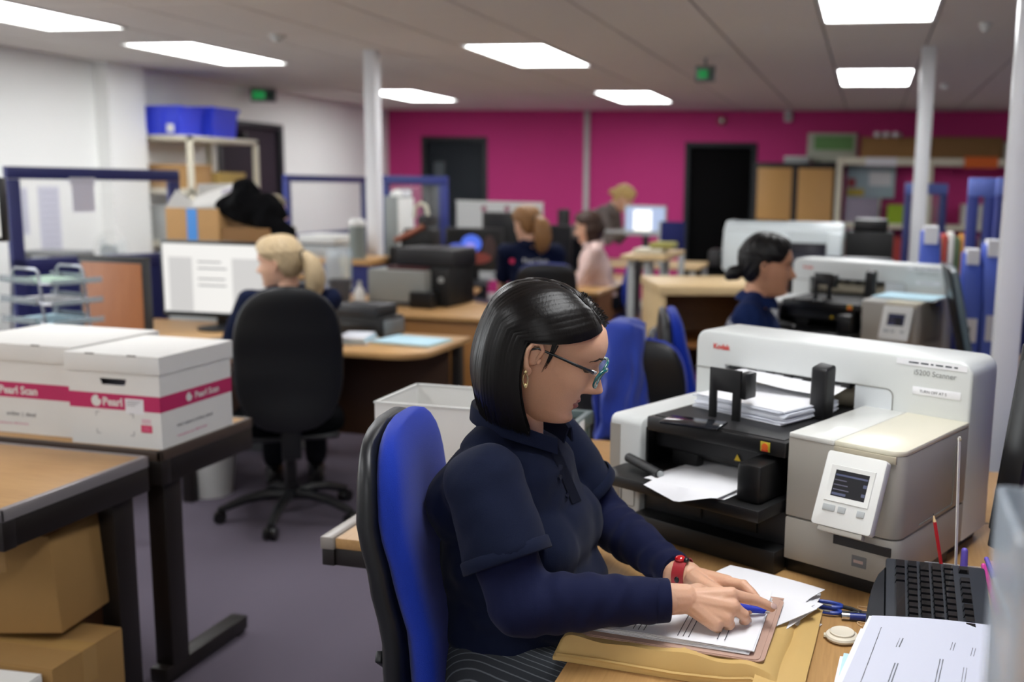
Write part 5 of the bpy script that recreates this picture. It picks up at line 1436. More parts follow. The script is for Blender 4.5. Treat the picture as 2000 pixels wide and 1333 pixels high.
# ------------------------------------------------------------------ the other people of the office
m_pink_skin = skin_mat('skin_light', 'd9ab90')
m_skin3 = skin_mat('skin_warm', 'c99473')
m_navy_t = M('navy_tshirt', '15254f', .85, spec=.15)
m_navy_d = M('dark_navy_polo', '0e1630', .85, spec=.15)
def tail_mesh(pts, r):
    mb = MB(); mb.tube(pts, r, 14)
    bm = mb.bm
    for v in bm.verts: v.co += Vector((mnoise.noise(v.co*40), mnoise.noise(v.co*40+Vector((7, 0, 0))), 0))*.006
    return mb
def person(label, ear, yaw, head_yaw, pitch, skin, shirt, hair, style, lean=0., standing=False, hands=None, text=None, top_name='polo_shirt', trous=None, lift=None, short=True, S=1.04):
    """seated (or standing) figure; `ear` = world point between the ears. Local frame: x forward, z up, origin under the hips"""
    m = head_frame(ear, (-.0, 0, .1), head_yaw, pitch, 0, S)
    Rz = Matrix.Rotation(yaw, 4, 'Z')
    ez = ear.z
    hipz = .93 if standing else .54
    # torso from hips up to the neck, bent by lean
    L = (ez-.17-hipz)/max(.35, math.cos(lean)) if not standing else .50
    up = Vector((math.sin(lean), 0, math.cos(lean))); fw = Vector((math.cos(lean), 0, -math.sin(lean)))
    nk_local_off = (m.to_3x3() @ Vector((-.03, 0, -.10)))           # neck root seen from the ear
    nk = ear + nk_local_off*.95 + Vector((0, 0, -.02))
    inv = Rz.inverted()
    hip_w = nk - (Rz @ (up*(L)))
    ROOTP = Vector((hip_w.x, hip_w.y, 0)); hipz = hip_w.z if standing else hipz
    def T(p): return Rz @ Vector(p)
    HIP = Vector((0, 0, hip_w.z)); NK = nk-ROOTP; NKl = inv @ NK
    def tp(t, f=0., y=0.): return NKl*t+HIP*(1-t)+fw*f+Vector((0, y, 0))
    sh_w = .172
    S1, S2 = tp(.88, .0, -sh_w), tp(.88, .0, sh_w)
    if hands is None: hands = [tp(.3, .42, -.12), tp(.3, .42, .12)]
    else: hands = [inv @ (Vector(h)-ROOTP) for h in hands]
    b = MB()
    b.cap(tp(.9, .005), inv @ (ear-ROOTP+m.to_3x3() @ Vector((-.02, 0, -.055))), .056, .05, 14)
    b.cap(tp(.25, .01), tp(.7, .02), .075, .08, 12)
    arms = []
    for s_, h_, sg in ((S1, hands[0], -1), (S2, hands[1], 1)):
        d = (h_-s_); mid = s_.lerp(h_, .5); l = d.length; need = max(0, (.29**2-(l/2)**2))**.5 if l < .58 else 0
        e_ = mid+Vector((-.35, sg*.35, -1)).normalized()*need*.95
        b.cap(s_, e_, .04, .034, 10); b.cap(e_, h_, .034, .023, 10); arms.append((s_, e_, h_))
    hipl = HIP
    if standing:
        for sg in (-1, 1): b.cap(hipl+Vector((-.02, sg*.09, -.05)), Vector((.0, sg*.1, .5)), .08, .055, 10); b.cap(Vector((.0, sg*.1, .5)), Vector((-.03, sg*.1, .09)), .055, .035, 10)
    else:
        for sg in (-1, 1): b.cap(hipl+Vector((0, sg*.09, 0)), Vector((.40, sg*.1, hipl.z-.02)), .075, .055, 10); b.cap(Vector((.40, sg*.1, hipl.z-.02)), Vector((.36, sg*.1, .1)), .052, .035, 10)
    bm1 = blob(b, .012, 3); bm1.transform(Rz)
    parts = [bm1]
    for (s_, e_, h_) in arms:
        d = (h_-e_).normalized(); side = d.cross(Vector((0, 0, 1))).normalized()
        hd = MB(); hd.cap(h_-d*.02, h_+d*.02, .022, .02, 8); hd.cap(h_+d*.02-side*.02, h_+d*.05-side*.025, .014, .012, 8); hd.cap(h_+d*.02+side*.02, h_+d*.05+side*.025, .014, .012, 8)
        for k in range(4):
            o = side*(-.03+.02*k); a0 = h_+d*.055+o; L_ = (.055, .07, .066, .05)[k]
            hd.cap(a0-d*.01, a0+d*L_*.55+Vector((0, 0, -.004)), .009, .0082, 8); hd.cap(a0+d*L_*.55+Vector((0, 0, -.004)), a0+d*L_+Vector((0, 0, -.022)), .0082, .007, 8)
        sg = 1 if (inv @ Vector((0, 0, 0))).x == 0 and s_.y < 0 else -1
        hd.cap(h_+side*.018*(-1 if s_.y < 0 else 1), h_+d*.035+side*.04*(-1 if s_.y < 0 else 1)+Vector((0, 0, -.01)), .012, .0095, 8)
        hm2 = blob(hd, .0042, 2); hm2.transform(Rz); parts.append(hm2)
    hme = head_mesh(84, 80); hme.transform(m); hme.transform(Matrix.Translation(-ROOTP)); parts.append(hme)
    P = link_mesh('person', join_meshes(parts), [skin, m_lip, m_brow]); P.location = ROOTP; tag(P, label, 'person')
    # clothes
    c = MB()
    c.ball(tp(.04), (.135, .17, .11)); c.ball(tp(.25), (.118, .15, .13)); c.ball(tp(.5, .01), (.118, .15, .14)); c.ball(tp(.68, .03), (.118, .155, .13)); c.ball(tp(.62, .07), (.07, .12, .08))
    c.cap(S1+Vector((0, .02, 0)), S2-Vector((0, .02, 0)), .056, .056); c.cap(tp(.93, 0, -.09), tp(1.0), .045, .045); c.cap(tp(.93, 0, .09), tp(1.0), .045, .045)
    for s_, e_, h_ in arms:
        if short: c.cyl(s_, s_.lerp(e_, .72), .06, .058, 16)
        else: c.cap(s_, e_, .056, .046); c.cyl(e_, e_.lerp(h_, .92), .046, .034, 14)
        c.ball(s_, .06)
    cmx = blob(c, .011, 6)
    bmx = bmesh.new(); bmx.from_mesh(cmx); bmx.normal_update()
    for v in bmx.verts: v.co += v.normal*(mnoise.noise(v.co*11)*.007+mnoise.noise(v.co*25)*.003)
    cmx = as_mesh(bmx); cmx.transform(Rz)
    sh_ = link_mesh(top_name, cmx, shirt, P)
    cb = MB(); NR = tp(.985)
    cb.loft([[NR+up*z+(fw*(math.cos(a)*r*1.05+.012)+Vector((0, math.sin(a)*r, 0))) for a in [2*PI*i/24 for i in range(24)]] for z, r in ((-.012, .068), (.018, .062), (.026, .064), (.01, .078), (-.012, .086))], cap=False)
    cb.bm.transform(Rz); cb.build('collar', shirt, sh_)
    if text:
        bv = BVHTree.FromPolygons([v.co[:] for v in cmx.vertices], [p.vertices[:] for p in cmx.polygons])
        a = T(tp(.74, -.5, 0)); d = T(fw)
        tm = text_mesh('Pearl Scan', .042, m_white, 'back_print', .0, 'CENTER')
        rt = Rz.to_3x3() @ Vector((0, -1, 0)); upw = Rz.to_3x3() @ up
        bmt = bmesh.new(); bmt.from_mesh(tm)
        for v in bmt.verts:
            o = a+rt*(v.co.x+.02)+upw*v.co.y; l, n, i_, t_ = bv.ray_cast(o, d)
            v.co = (l if l is not None else o+d*.4)-d*.003
        o = link_mesh('back_print', as_mesh(bmt), m_white, sh_, 'white lettering')
        dk = MB(); o_ = a-rt*.125+upw*.015; l, n, i_, t_ = bv.ray_cast(o_, d)
        if l is not None: dk.cyl(l-d*.004, l+d*.006, .026, n=20); dk.build('back_logo', M('pink_logo', 'd8255a', .6), sh_, 'pink round logo')
    tr_ = MB(); tr_.ball(hipl, (.15, .175, .11))
    if standing:
        for sg in (-1, 1): tr_.cap(hipl+Vector((-.02, sg*.09, -.05)), Vector((.0, sg*.1, .5)), .09, .068, 12); tr_.cap(Vector((.0, sg*.1, .5)), Vector((-.03, sg*.1, .1)), .068, .055, 12)
    else:
        for sg in (-1, 1): tr_.cap(hipl+Vector((0, sg*.09, 0)), Vector((.40, sg*.1, hipl.z-.02)), .088, .068, 12); tr_.cap(Vector((.40, sg*.1, hipl.z-.02)), Vector((.36, sg*.1, .12)), .065, .055, 12)
    tm_ = blob(tr_, .014, 4); tm_.transform(Rz); link_mesh('trousers', tm_, trous or M('dark_trousers', '1b1c22', .9, spec=.1), P)
    for sg in (-1, 1):
        f_ = MB(); c0 = Vector((.40 if not standing else .03, sg*.1, .045)); f_.ball(c0, (.12, .045, .045)); f_.bx(c0.x-.11, c0.x+.11, c0.y-.04, c0.y+.04, 0, .03, .01)
        fm = blob(f_, .01, 3); fm.transform(Rz); link_mesh('shoe', fm, m_black, P)
    # hair
    def HP(p): return m @ Vector(p)-ROOTP
    hl = {'loose': hairline_back(.172, .05, -.0, .03), 'bun': hairline_back(.178, .058, -.012, .035), 'tail': hairline_back(.17, .045, -.016, .035), 'short': hairline_back(.168, .05, -.012, .03)}[style[0]]
    cm_ = cap_mesh(hl, style[1] if len(style) > 1 else .011); cm_.transform(Matrix.Translation(-ROOTP) @ m)
    H_ = link_mesh('hair', as_mesh(cm_), hair, P)
    if style[0] == 'bun':
        bn = MB(); c0 = HP((-.112, 0, style[2])); bn.ball(c0, (.036, .034, .03)); bn.ball(c0+Vector((-.02, 0, -.012)), (.022, .025, .02)); bn.cap(HP((-.085, 0, style[2]+.015)), c0, .026, .026)
        link_mesh('hair_bun', blob(bn, .006, 3), hair, H_)
    if style[0] == 'tail':
        Lt = style[2]; r0 = style[3]; k = HP((-.098, 0, .13)); back = (m.to_3x3() @ Vector((-1, 0, 0))).normalized()
        pts = [HP((-.088, 0, .132)), k+back*.02]+[k+back*(.035+.03*math.sin(PI*u*.9))+Vector((0, 0, -Lt*u)) for u in (.15, .35, .55, .75, .92, 1.)]
        o = tail_mesh(pts, [r0*.5, r0*.62, r0*.95, r0*1.1, r0*1.1, r0*.95, r0*.6, r0*.2]).build('ponytail', hair, H_, smooth=80)
        hb_ = MB(); hb_.tube([k+back*.012+(m.to_3x3() @ Vector((0, math.cos(a)*r0*.62, math.sin(a)*r0*.62))) for a in np.linspace(0, 2*PI, 14, endpoint=False)], .005, 6, True); hb_.build('hair_tie', m_black, H_)
    if style[0] == 'loose':
        cu = MB()
        def cur(u, v):
            a = R(85)+R(190)*u; p = head_pt(.125, a, .014, False); q = HP(p); d = (m.to_3x3() @ Vector((math.cos(a), math.sin(a), 0))).normalized()
            return q+Vector((0, 0, -style[2]*v))+d*(.012*math.sin(PI*min(1, v*1.2))-.02*v*v)+Vector((mnoise.noise(Vector((u*14, v*2, 0))), mnoise.noise(Vector((u*14, v*2, 5))), 0))*.008
        cu.sheet(cur, 36, 10, .012); cu.build('hair_length', hair, H_, smooth=80)
    return P
PEOPLE = []
# blonde woman at the left desk
e = at(548, 517, 4.05)
person('blonde woman with ponytail in navy polo facing the big bright monitor', e, R(122), R(188), R(6), m_pink_skin, m_navy_d, m_hair_bld, ('tail', .013, .20, .042), lean=R(2), hands=[at(440, 668, 4.35), at(455, 660, 4.1)])
# woman with the black bun at the second scanner
e = at(1496, 523, 3.95)
person('woman with black low bun and blue t-shirt in profile behind the near scanner', e, R(2), R(8), R(5), m_skin3, m_navy_t, m_hair_blk2, ('bun', .010, .068), lean=R(12), top_name='tshirt', text=True, S=1.07)
# woman seen from behind at the curved counter
e = at(1030, 441, 6.45)
person('woman seen from behind with long light brown ponytail and navy printed top', e, R(115), R(150), R(8), m_pink_skin, m_navy_d, m_hair_brn, ('tail', .014, .23, .055), lean=R(3), text=True)
# woman in pale pink
e = at(1150, 446, 7.5)
person('woman with dark brown hair and pale pink top facing left near the white post strip', e, R(195), R(190), R(12), m_pink_skin, M('pale_pink_knit', 'd9bdb6', .9), m_hair_drk, ('loose', .014, .13), lean=R(8), top_name='jumper', short=False)
# standing woman bending over a desk
e = at(1216, 388, 9.3)
person('blonde woman in grey top bending over a desk by the magenta wall', e, R(-5), R(5), R(35), m_pink_skin, M('grey_top', '6b6360', .9), m_hair_pale, ('bun', .013, .10), lean=R(52), standing=True, hands=[at(1235, 440, 9.1), at(1238, 440, 9.35)], top_name='jumper', short=False)
# half hidden person on the left
e = at(530, 418, 6.3)
person('person with short grey blond hair half hidden behind the black coat and the blue partition', e, R(20), R(15), R(4), m_pink_skin, M('grey_green_top', '6d706a', .9), m_hair_gry, ('short', .015), lean=R(4), top_name='jumper', short=False)
# ================================================================== MIDDLE AND FAR FURNITURE
m_oak_bk = wood('oak_back', 'c39a66', 'aa7f4c', .4, 0)
m_tan = M('tan_tambour', 'bb8d4d', .5, var=.05, scale=6)
m_pale_oak = wood('pale_oak', 'd8bf93', 'c9aa78', .45, 0)
m_cream_st = M('cream_steel', 'd6d0bb', .45)
m_glass = M('screen_glass', 'eef2f2', .05, alpha=.08)
m_bluefr = M('blue_frame', '232f74', .5)
m_bluelt = M('light_blue_frame', '6273bd', .45)
m_navyfab = M('navy_screen_fabric', '161d58', .9)
def B(name, mat, parent, *boxes, label=None, bev=.003):
    mb = MB()
    for q in boxes: mb.bx(*q, bev)
    return mb.build(name, mat, parent, label)
def local(t, x0, x1, y0, y1, z0, z1):
    l = t.location; return (x0-l.x, x1-l.x, y0-l.y, y1-l.y, z0-l.z, z1-l.z)
def blockthing(name, label, cat, x0, x1, y0, y1, z0, group=None, rz=0):
    return thing(name, label, cat, ((x0+x1)/2, (y0+y1)/2, z0), rz, group)

def desk(label, poly, z, top, legs, panels=(), leg_mat=None, panel_mat=None, edge=None):
    c = Vector((sum(p[0] for p in poly)/len(poly), sum(p[1] for p in poly)/len(poly), 0))
    t = thing('office_desk', label, 'desk', c)
    poly_top([(x-c.x, y-c.y) for x, y in poly], z, .026, top, 'desktop', t)
    for x, y in legs: B('leg', leg_mat or m_brownmetal, t, (x-c.x-.025, x-c.x+.025, y-c.y-.025, y-c.y+.025, 0, z-.027))
    for (x0, x1, y0, y1, z0, z1) in panels: B('panel', panel_mat or m_oakd, t, (x0-c.x, x1-c.x, y0-c.y, y1-c.y, z0, z1))
    return t
# --- blonde woman's curved desk
cx_ = [(-2.06+.15*math.sin(a), 4.21-.16*math.cos(a)) for a in np.linspace(0, PI/2, 7)]
desk('oak desk with rounded corner in front of the blonde woman', [(-3.75, 4.05)]+cx_+[(-1.91, 4.66), (-3.75, 4.66)], ZD, m_oak_bk, [(-1.96, 4.6), (-3.7, 4.6), (-3.7, 4.12)], [(-3.6, -1.99, 4.56, 4.58, .2, .7)], panel_mat=M('dark_oak_panel', '4a2f1b', .5))
def monitor(label, c, w, h, rz, screen, z_desk, tilt=0., frame=None, back=None, group='computer monitors', foot=True):
    """c = centre of the screen in the room; faces local -y"""
    t = thing('monitor', label, 'monitor', (c.x, c.y, z_desk), rz, group)
    zc = c.z-z_desk
    MB().box((0, .012, zc), (w+.03, .035, h+.035), None, .006).build('bezel', frame or m_black, t)
    MB().box((0, -.0065, zc), (w, .003, h)).build('screen', screen, t)
    MB().box((0, .035, zc), (w*.6, .03, h*.5), None, .008).build('rear_housing', back or m_dgrey, t)
    if foot:
        MB().box((0, .04, zc/2+.0), (.06, .02, max(.05, zc)), None, .004).build('stand_neck', m_dgrey, t)
        MB().lathe([(.12, 0), (.12, .008), (.08, .014), (.02, .018)], (0, .03, 0)).build('stand_foot', m_dgrey, t)
    return t
m_scr_d = M('lit_document_screen', 'f4f2ee', .3, emit=.98)
c = at(424, 546, 4.42)
t = monitor('big black framed monitor with a bright white document on its screen', c, .585, .355, R(4), m_scr_d, ZD)
zc = c.z-ZD
sg_ = M('screen_side_grey', 'd5d3d1', .3, emit=.95)
for x0, x1 in ((-.26, -.13), (.09, .26)): MB().bx(x0, x1, -.0088, -.008, zc-.165, zc+.11).build('page_margin', sg_, t)
for k, (x0, x1) in enumerate(((-.1, .03), (-.1, .06), (-.1, .05), (-.1, .055))): MB().bx(x0, x1, -.0088, -.008, zc+.085-.033*k-(.02 if k > 1 else 0), zc+.092-.033*k-(.02 if k > 1 else 0)).build('text_line', M('screen_text', 'b9b9bb', .3, emit=.5), t)
MB().bx(-.29, .29, -.0088, -.008, zc-.1775, zc-.168).build('task_bar', M('taskbar', '2a4d60', .3, emit=.3), t)
# keyboard stand-in for her hands: a low black keyboard
t = thing('keyboard', 'black keyboard under the hands of the blonde woman', 'keyboard', on(425, 672, ZD+.01)+Vector((0, .06, -.008)), R(60))
B('keyboard_body', m_black, t, (-.2, .2, -.07, .07, 0, .016)); B('key_field', m_dgrey, t, (-.19, .19, -.06, .06, .016, .022))
# papers on that desk
def papers(label, p, w, d, h, rz, mats, name='papers'):
    t = thing(name, label, 'papers', p, rz, 'papers on the desks')
    for i, m in enumerate(mats): B('sheets', m, t, (-w/2+.008*i, w/2-.006*i, -d/2-.005*i, d/2, h/len(mats)*i, h/len(mats)*(i+.92)), bev=0)
    return t
papers('pile of white and pale blue papers beside the black chair back', on(695, 667, ZD+.002), .16, .2, .035, R(12), [m_paper, m_bluep, m_paper2])
papers('pale green and blue papers on the corner of the curved oak desk', on(805, 668, ZD+.002), .32, .22, .012, R(-6), [M('pale_green_paper', 'cfe2d6', .8), m_bluep])
papers('pale blue sheet left of the black chair beside the keyboard', on(470, 695, ZD+.002), .16, .1, .004, R(20), [m_bluep])
# small black printer
p = on(712, 655, ZD); t = thing('printer', 'small black printer with grey side on the curved oak desk', 'printer', (p.x, 4.56, ZD), R(-8), 'printers')
B('printer_base', m_blackm, t, (-.14, .14, -.09, .1, 0, .1), bev=.008); B('printer_lid', m_dgrey, t, (-.15, .11, -.1, .09, .1, .155), bev=.01); B('side_cover', m_mgrey, t, (.1405, .15, -.08, .09, .01, .085)); B('paper_slot', m_black, t, (-.11, .09, -.092, -.089, .04, .06))
# tub, bottle and leaflet stand behind it
YB2 = 5.65
p = at(665, 605, YB2); t = thing('tub', 'round grey plastic tub behind the small black printer', 'tub', (p.x, YB2, ZD))
zt = at(665, 546, YB2).z-ZD
MB().lathe([(.055, 0), (.07, zt), (.076, zt), (.076, zt-.015), (.068, zt-.012)], n=24).build('tub_body', M('charcoal_tub', '4c4d52', .5), t); MB().lathe([(.066, zt-.02), (.066, zt-.018)]).build('tub_content', m_dgrey, t)
p = at(703, 605, YB2-.05); t = thing('spray_bottle', 'white plastic bottle between the grey tub and the big printer', 'bottle', (p.x, YB2-.05, ZD))
MB().lathe([(.032, 0), (.034, .02), (.034, zt*.55), (.022, zt*.72), (.013, zt*.78), (.013, zt*.85)], n=20).build('bottle_body', m_white, t); MB().cyl((0, 0, zt*.85), (0, 0, zt*1.02), .016, .012, 14).build('bottle_cap', m_lgrey, t)
p = at(662, 560, YB2+.25); t = thing('leaflet_stand', 'clear leaflet stand with papers above the grey tub', 'stand', (p.x, YB2+.25, ZD)); z0, z1 = at(662, 560, YB2+.25).z-ZD, at(662, 486, YB2+.25).z-ZD
B('stand_base', m_clear, t, (-.08, .08, -.04, .06, 0, .01), (-.02, .02, 0, .02, .01, z0)); B('pocket', m_clear, t, (-.085, .085, -.03, -.026, z0-.02, z1)); B('back_plate', M('clear_back', 'c4d0da', .2, alpha=.6), t, (-.085, .085, .02, .024, z0-.02, z1))
for x0, x1, m in ((-.075, -.015, m_lgrey), (.02, .07, M('cream_leaflet', 'dcd7b8', .8))): B('leaflet', m, t, (x0, x1, -.015, .01, z0, z1-.05))

# --- glazed blue screens
def partition(label, a, b, ztop, frame, fab, bw=.055, zg=1.05, note=None):
    a, b = Vector(a), Vector(b); d = b-a; L = d.length; rz = math.atan2(d.y, d.x)
    t = thing('partition_screen', label, 'partition', (a.x, a.y, 0), rz, 'glazed blue partition screens')
    B('frame_bar', frame, t, (0, L, -.02, .02, ztop-bw, ztop)); B('frame_bar', frame, t, (0, L, -.02, .02, zg-bw, zg))
    B('frame_post', frame, t, (0, bw, -.02, .02, .03, ztop-bw-.001)); B('frame_post', frame, t, (L-bw, L, -.02, .02, .03, ztop-bw-.001))
    B('glass_pane', m_glass, t, (bw, L-bw, -.003, .003, zg, ztop-bw))
    B('fabric_panel', fab, t, (bw, L-bw, -.015, .015, .08, zg-bw)); 
    for x in (.1, L-.1): B('foot', m_dgrey, t, (x-.03, x+.03, -.2, .2, 0, .03))
    return t, rz, L
Pa, Pb = at(8, 329, 4.35), at(347, 343, 5.25)
t, rz, L = partition('blue framed glass screen on the left with a note taped to it', (Pa.x, 4.35, 0), (Pb.x, 5.25, 0), 1.535, m_navy_frame, m_navyfab, .065)
n0 = at(157, 380, 4.72); tt = thing('taped_note', 'blank pale sheet taped to the top bar of the left glass screen', 'note', (n0.x+.02, 4.70, n0.z), rz)
zt = at(157, 348, 4.72).z-n0.z; zb = at(157, 413, 4.72).z-n0.z
B('sheet', M('lavender_paper', 'cfd0df', .8), tt, (-.058, .062, -.026, -.0245, zb, zt-.02), bev=0); B('tape', M('clear_tape_grey', 'c2c4d2', .4), tt, (-.07, .07, -.028, -.0265, zt-.03, zt+.004), bev=0)
Pa, Pb = at(556, 347, 7.3), at(713, 350, 8.6)
partition('blue framed glass screen left of the white post', (Pa.x, 7.3, 0), (Pb.x, 8.6, 0), 1.53, m_bluefr, m_navyfab)
Pa, Pb = at(745, 346, 7.35), at(874, 347, 7.35)
partition('light blue framed glass screen right of the left white post', (Pa.x, 7.35, 0), (Pb.x, 7.35, 0), 1.54, m_bluefr, m_navyfab, .065, .95)
# notices on the left wall seen through the first screen
def wallpt(px, py):
    r = _ray(px, py); return Vector((0, 0, CAM_Z))+r*((XL+.002)/r.x)
for (x0, x1, y0, y1, l) in ((40, 58, 366, 458, 'narrow lavender notice on the white left wall behind the glass'), (73, 122, 364, 492, 'large lavender printed notice on the white left wall behind the glass')):
    a, b_ = wallpt(x0, y0), wallpt(x1, y1); t = thing('wall_notice', l, 'notice', (XL+.004, (a.y+b_.y)/2, (a.z+b_.z)/2), 0, 'notices on the left wall')
    w_, h_ = abs(b_.y-a.y)/2, abs(a.z-b_.z)/2
    B('sheet', M('lavender_paper', 'cfd0df', .8), t, (-.002, .002, -w_, w_, -h_, h_), bev=0)
    q = MB()
    for k in range(9): q.bx(.0021, .0026, -w_*.8, w_*.8, h_*(.8-.19*k)-.006, h_*(.8-.19*k)+.006)
    o = q.build('printed_lines', M('notice_print', 'b2b3c6', .8), t, smooth=0); o['kind'] = 'stuff'
# --- cupboards behind the screen and what stands on them
Yc = 5.75; a = at(60, 522, Yc); b_ = at(268, 522, Yc); zc = at(160, 518, Yc).z
t = blockthing('cupboard', 'low dark cupboard behind the left glass screen', 'cupboard', a.x, b_.x, Yc, Yc+.5, 0)
hw = (b_.x-a.x)/2
B('cupboard_body', m_dgrey, t, (-hw, hw, -.25, .25, 0, zc-.03)); B('cupboard_top', m_mgrey, t, (-hw-.01, hw+.01, -.26, .26, zc-.03, zc))
for s in (-1, 1): B('door', m_blackm, t, (min(0, s*hw)+.008, max(0, s*hw)-.008, -.262, -.251, .05, zc-.05))
p = at(100, 507, Yc+.15); t = thing('printer', 'low dark grey printer behind the left glass screen', 'printer', (p.x, Yc+.2, zc), 0, 'printers')
B('printer_body', m_dgrey, t, (-.2, .2, -.15, .15, 0, .055), bev=.01); B('paper_tray', m_lgrey, t, (-.05, .08, -.17, -.13, .012, .045)); B('printer_lid', m_mgrey, t, (-.2, .2, -.14, .15, .055, .075), bev=.008)
p = at(216, 497, Yc+.2); t = thing('desk_fan', 'round white desk fan with grey hub behind the left glass screen', 'fan', (p.x, Yc+.22, zc))
fz = at(216, 492, Yc+.2).z-zc; fr = .145
for k in range(3): MB().tube([(fr*q*math.cos(a_), -.035*(1.2-q), fz+fr*q*math.sin(a_)) for a_ in np.linspace(0, 2*PI, 36, endpoint=False) for q in ((1., .8, .6)[k],)], .004, 6, True).build('grille_ring', m_white, t)
for k in range(14): a_ = 2*PI*k/14; MB().cyl((.03*math.cos(a_), -.04, fz+.03*math.sin(a_)), (fr*math.cos(a_), -.008, fz+fr*math.sin(a_)), .0025, n=6).build('grille_spoke', m_white, t)
for k in range(3):
    a_ = 2*PI*k/3; MB().grid(lambda u, v: (fr*.85*u*math.cos(a_+v*.9)+.0, .0+.015*(v-.5), fz+fr*.85*u*math.sin(a_+v*.9)), 5, 5).build('blade', M('fan_blade', 'dfe5e6', .4), t)
MB().cyl((0, -.055, fz), (0, .06, fz), .055, .05, 20).build('hub', M('fan_grey', '8f9698', .5), t)
B('fan_base', m_white, t, (-.09, .09, -.07, .07, 0, .02)); MB().cyl((0, .03, .015), (0, .03, fz), .014).build('fan_stem', m_white, t)
# copper-brown cabinet
Yk = 4.12; a = at(150, 515, Yk); b_ = at(277, 508, Yk); ztp = b_.z
t = blockthing('panel_screen', 'copper brown panel with dark frame standing beside the letter trays', 'partition', a.x, b_.x, Yk, Yk+.06, 0)
hw = (b_.x-a.x)/2
B('panel_frame', m_dgrey, t, (-hw, hw, -.02, .03, 0, ztp), bev=.004); B('copper_board', wood('copper_wood', 'a3683c', '8c532b', .5, 2), t, (-hw+.02, hw-.012, -.026, -.0205, .05, ztp-.02)); B('top_rail', m_blackm, t, (-hw-.003, hw+.003, -.028, .035, ztp, ztp+.01)); B('foot', m_dgrey, t, (-hw, hw, -.15, .15, 0.001, .03))
# letter trays on a hidden desk behind the archive boxes
desk('oak desk hidden behind the white archive boxes', [(-4.2, 3.25), (-2.95, 3.25), (-2.95, 3.95), (-4.2, 3.95)], ZD, m_oak_bk, [(-4.1, 3.3), (-3.0, 3.3), (-3.0, 3.9), (-4.1, 3.9)])
p = at(105, 640, 3.55); t = thing('letter_tray', 'tiered wire and clear letter tray holding papers behind the archive boxes', 'letter tray', (p.x, 3.55, ZD), R(-12))
m_wire = M('silver_wire', '9fa3ab', .3, .6); m_trayc = M('clear_grey_tray', '9aa6ad', .15, alpha=.5)
ztop = at(105, 522, 3.55).z-ZD; hw = .155
for y in (-.1, .1):
    MB().tube([(-hw*.95, y, 0), (-hw*.62, y, ztop*.97), (-hw*.5, y, ztop), (hw*.35, y, ztop), (hw*.45, y, ztop*.96), (hw*.72, y, 0)], .006, 8).build('wire_side', m_wire, t)
for k, mm_ in enumerate((m_bluep, m_bluep, m_paper, M('tray_green', '9db9a6', .8))):
    z = .06+.085*k
    B('tray', m_trayc, t, (-hw*1.05, hw*1.12, -.115, .115, z, z+.005), (hw*1.1, hw*1.12, -.115, .115, z, z+.025), (-hw*1.05, hw*.4, -.117, -.112, z, z+.03), (-hw*1.05, hw*.4, .112, .117, z, z+.03), bev=0)
    MB().sheet(lambda u, v: (-hw+.30*u, -.1+.2*v, z+.011+.02*max(0, u-.8)), 8, 3, .004).build('papers', mm_, t)
    MB().tube([(hw*.55, -.118, z+.03), (hw*.72, -.118, z+.006), (hw*1.15, -.118, z+.008)], .004, 6).build('tray_rail', m_wire, t)
# monitor cut by the left edge
c = at(-81, 408, 3.0)
monitor('black monitor cut by the left edge of the photo', c, .29, .2, R(18), m_scr_d, ZD, frame=m_black)
# black post of that desk's screen arm
# carton with white flaps, brown carton, black coat
Yx = 4.76; zsh = .97
a = at(318, 470, Yx); b_ = at(524, 470, Yx); t = blockthing('cupboard', 'low cupboard behind the big bright monitor', 'cupboard', a.x-.0, b_.x+.1, Yx, Yx+.28, 0)
hw = (b_.x-a.x+.1)/2; B('cupboard_body', m_mgrey, t, (-hw, hw, -.13, .13, 0, zsh-.02)); B('cupboard_top', m_oak_bk, t, (-hw, hw, -.14, .14, zsh-.02, zsh)); B('door', m_lgrey, t, (-hw+.02, -.005, -.142, -.131, .05, zsh-.05)); B('door', m_lgrey, t, (.005, hw-.02, -.142, -.131, .05, zsh-.05))
a, b_ = at(320, 405, Yx), at(424, 405, Yx); w = b_.x-a.x; zt = a.z-zsh
t = thing('carton', 'brown carton with blue tape and raised white flaps on the low cupboard', 'box', ((a.x+b_.x)/2, Yx+.15, zsh), 0)
B('carton_body', m_card, t, (-w/2, w/2, -.14, -.134, 0, zt), (-w/2, w/2, .134, .14, 0, zt), (-w/2, -w/2+.006, -.134, .134, 0, zt), (w/2-.006, w/2, -.134, .134, 0, zt), (-w/2, w/2, -.134, .134, 0, .006), bev=.001)
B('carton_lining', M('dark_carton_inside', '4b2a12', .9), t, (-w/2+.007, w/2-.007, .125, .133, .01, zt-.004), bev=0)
B('blue_tape', M('blue_tape', '2f86d6', .4), t, (-.032, .032, -.1425, -.1405, .0, zt-.002), bev=0)
def flap(label, pts, mat):
    mb = MB(); vs = [mb.bm.verts.new(p_) for p_ in pts]; mb.bm.faces.new(vs); bmesh.ops.solidify(mb.bm, geom=mb.bm.faces[:], thickness=.004); return mb.build('flap', mat, t, label)
flap('white flap', [(-w/2, -.14, zt), (-w*.02, -.14, zt), (-w*.02, -.12, zt+.04), (-w*.36, -.10, zt+.10)], m_cardw)
flap('large white flap', [(w/2, -.14, zt), (-.02, -.14, zt), (-.0, -.10, zt+.06), (w*.82, -.04, zt+.165), (w*1.15, -.02, zt+.07)], m_cardw)
flap('white rear flap', [(-w/2, .14, zt), (w/2, .14, zt), (w*.5, .1, zt+.14), (-w*.4, .1, zt+.13)], m_cardw)
MB().box((w*.62, -.082, zt+.105), (.12, .003, .022), Euler((R(-20), R(-16), 0)).to_matrix()).build('flap_print', M('flap_print', 'b5b0bb', .8), t)
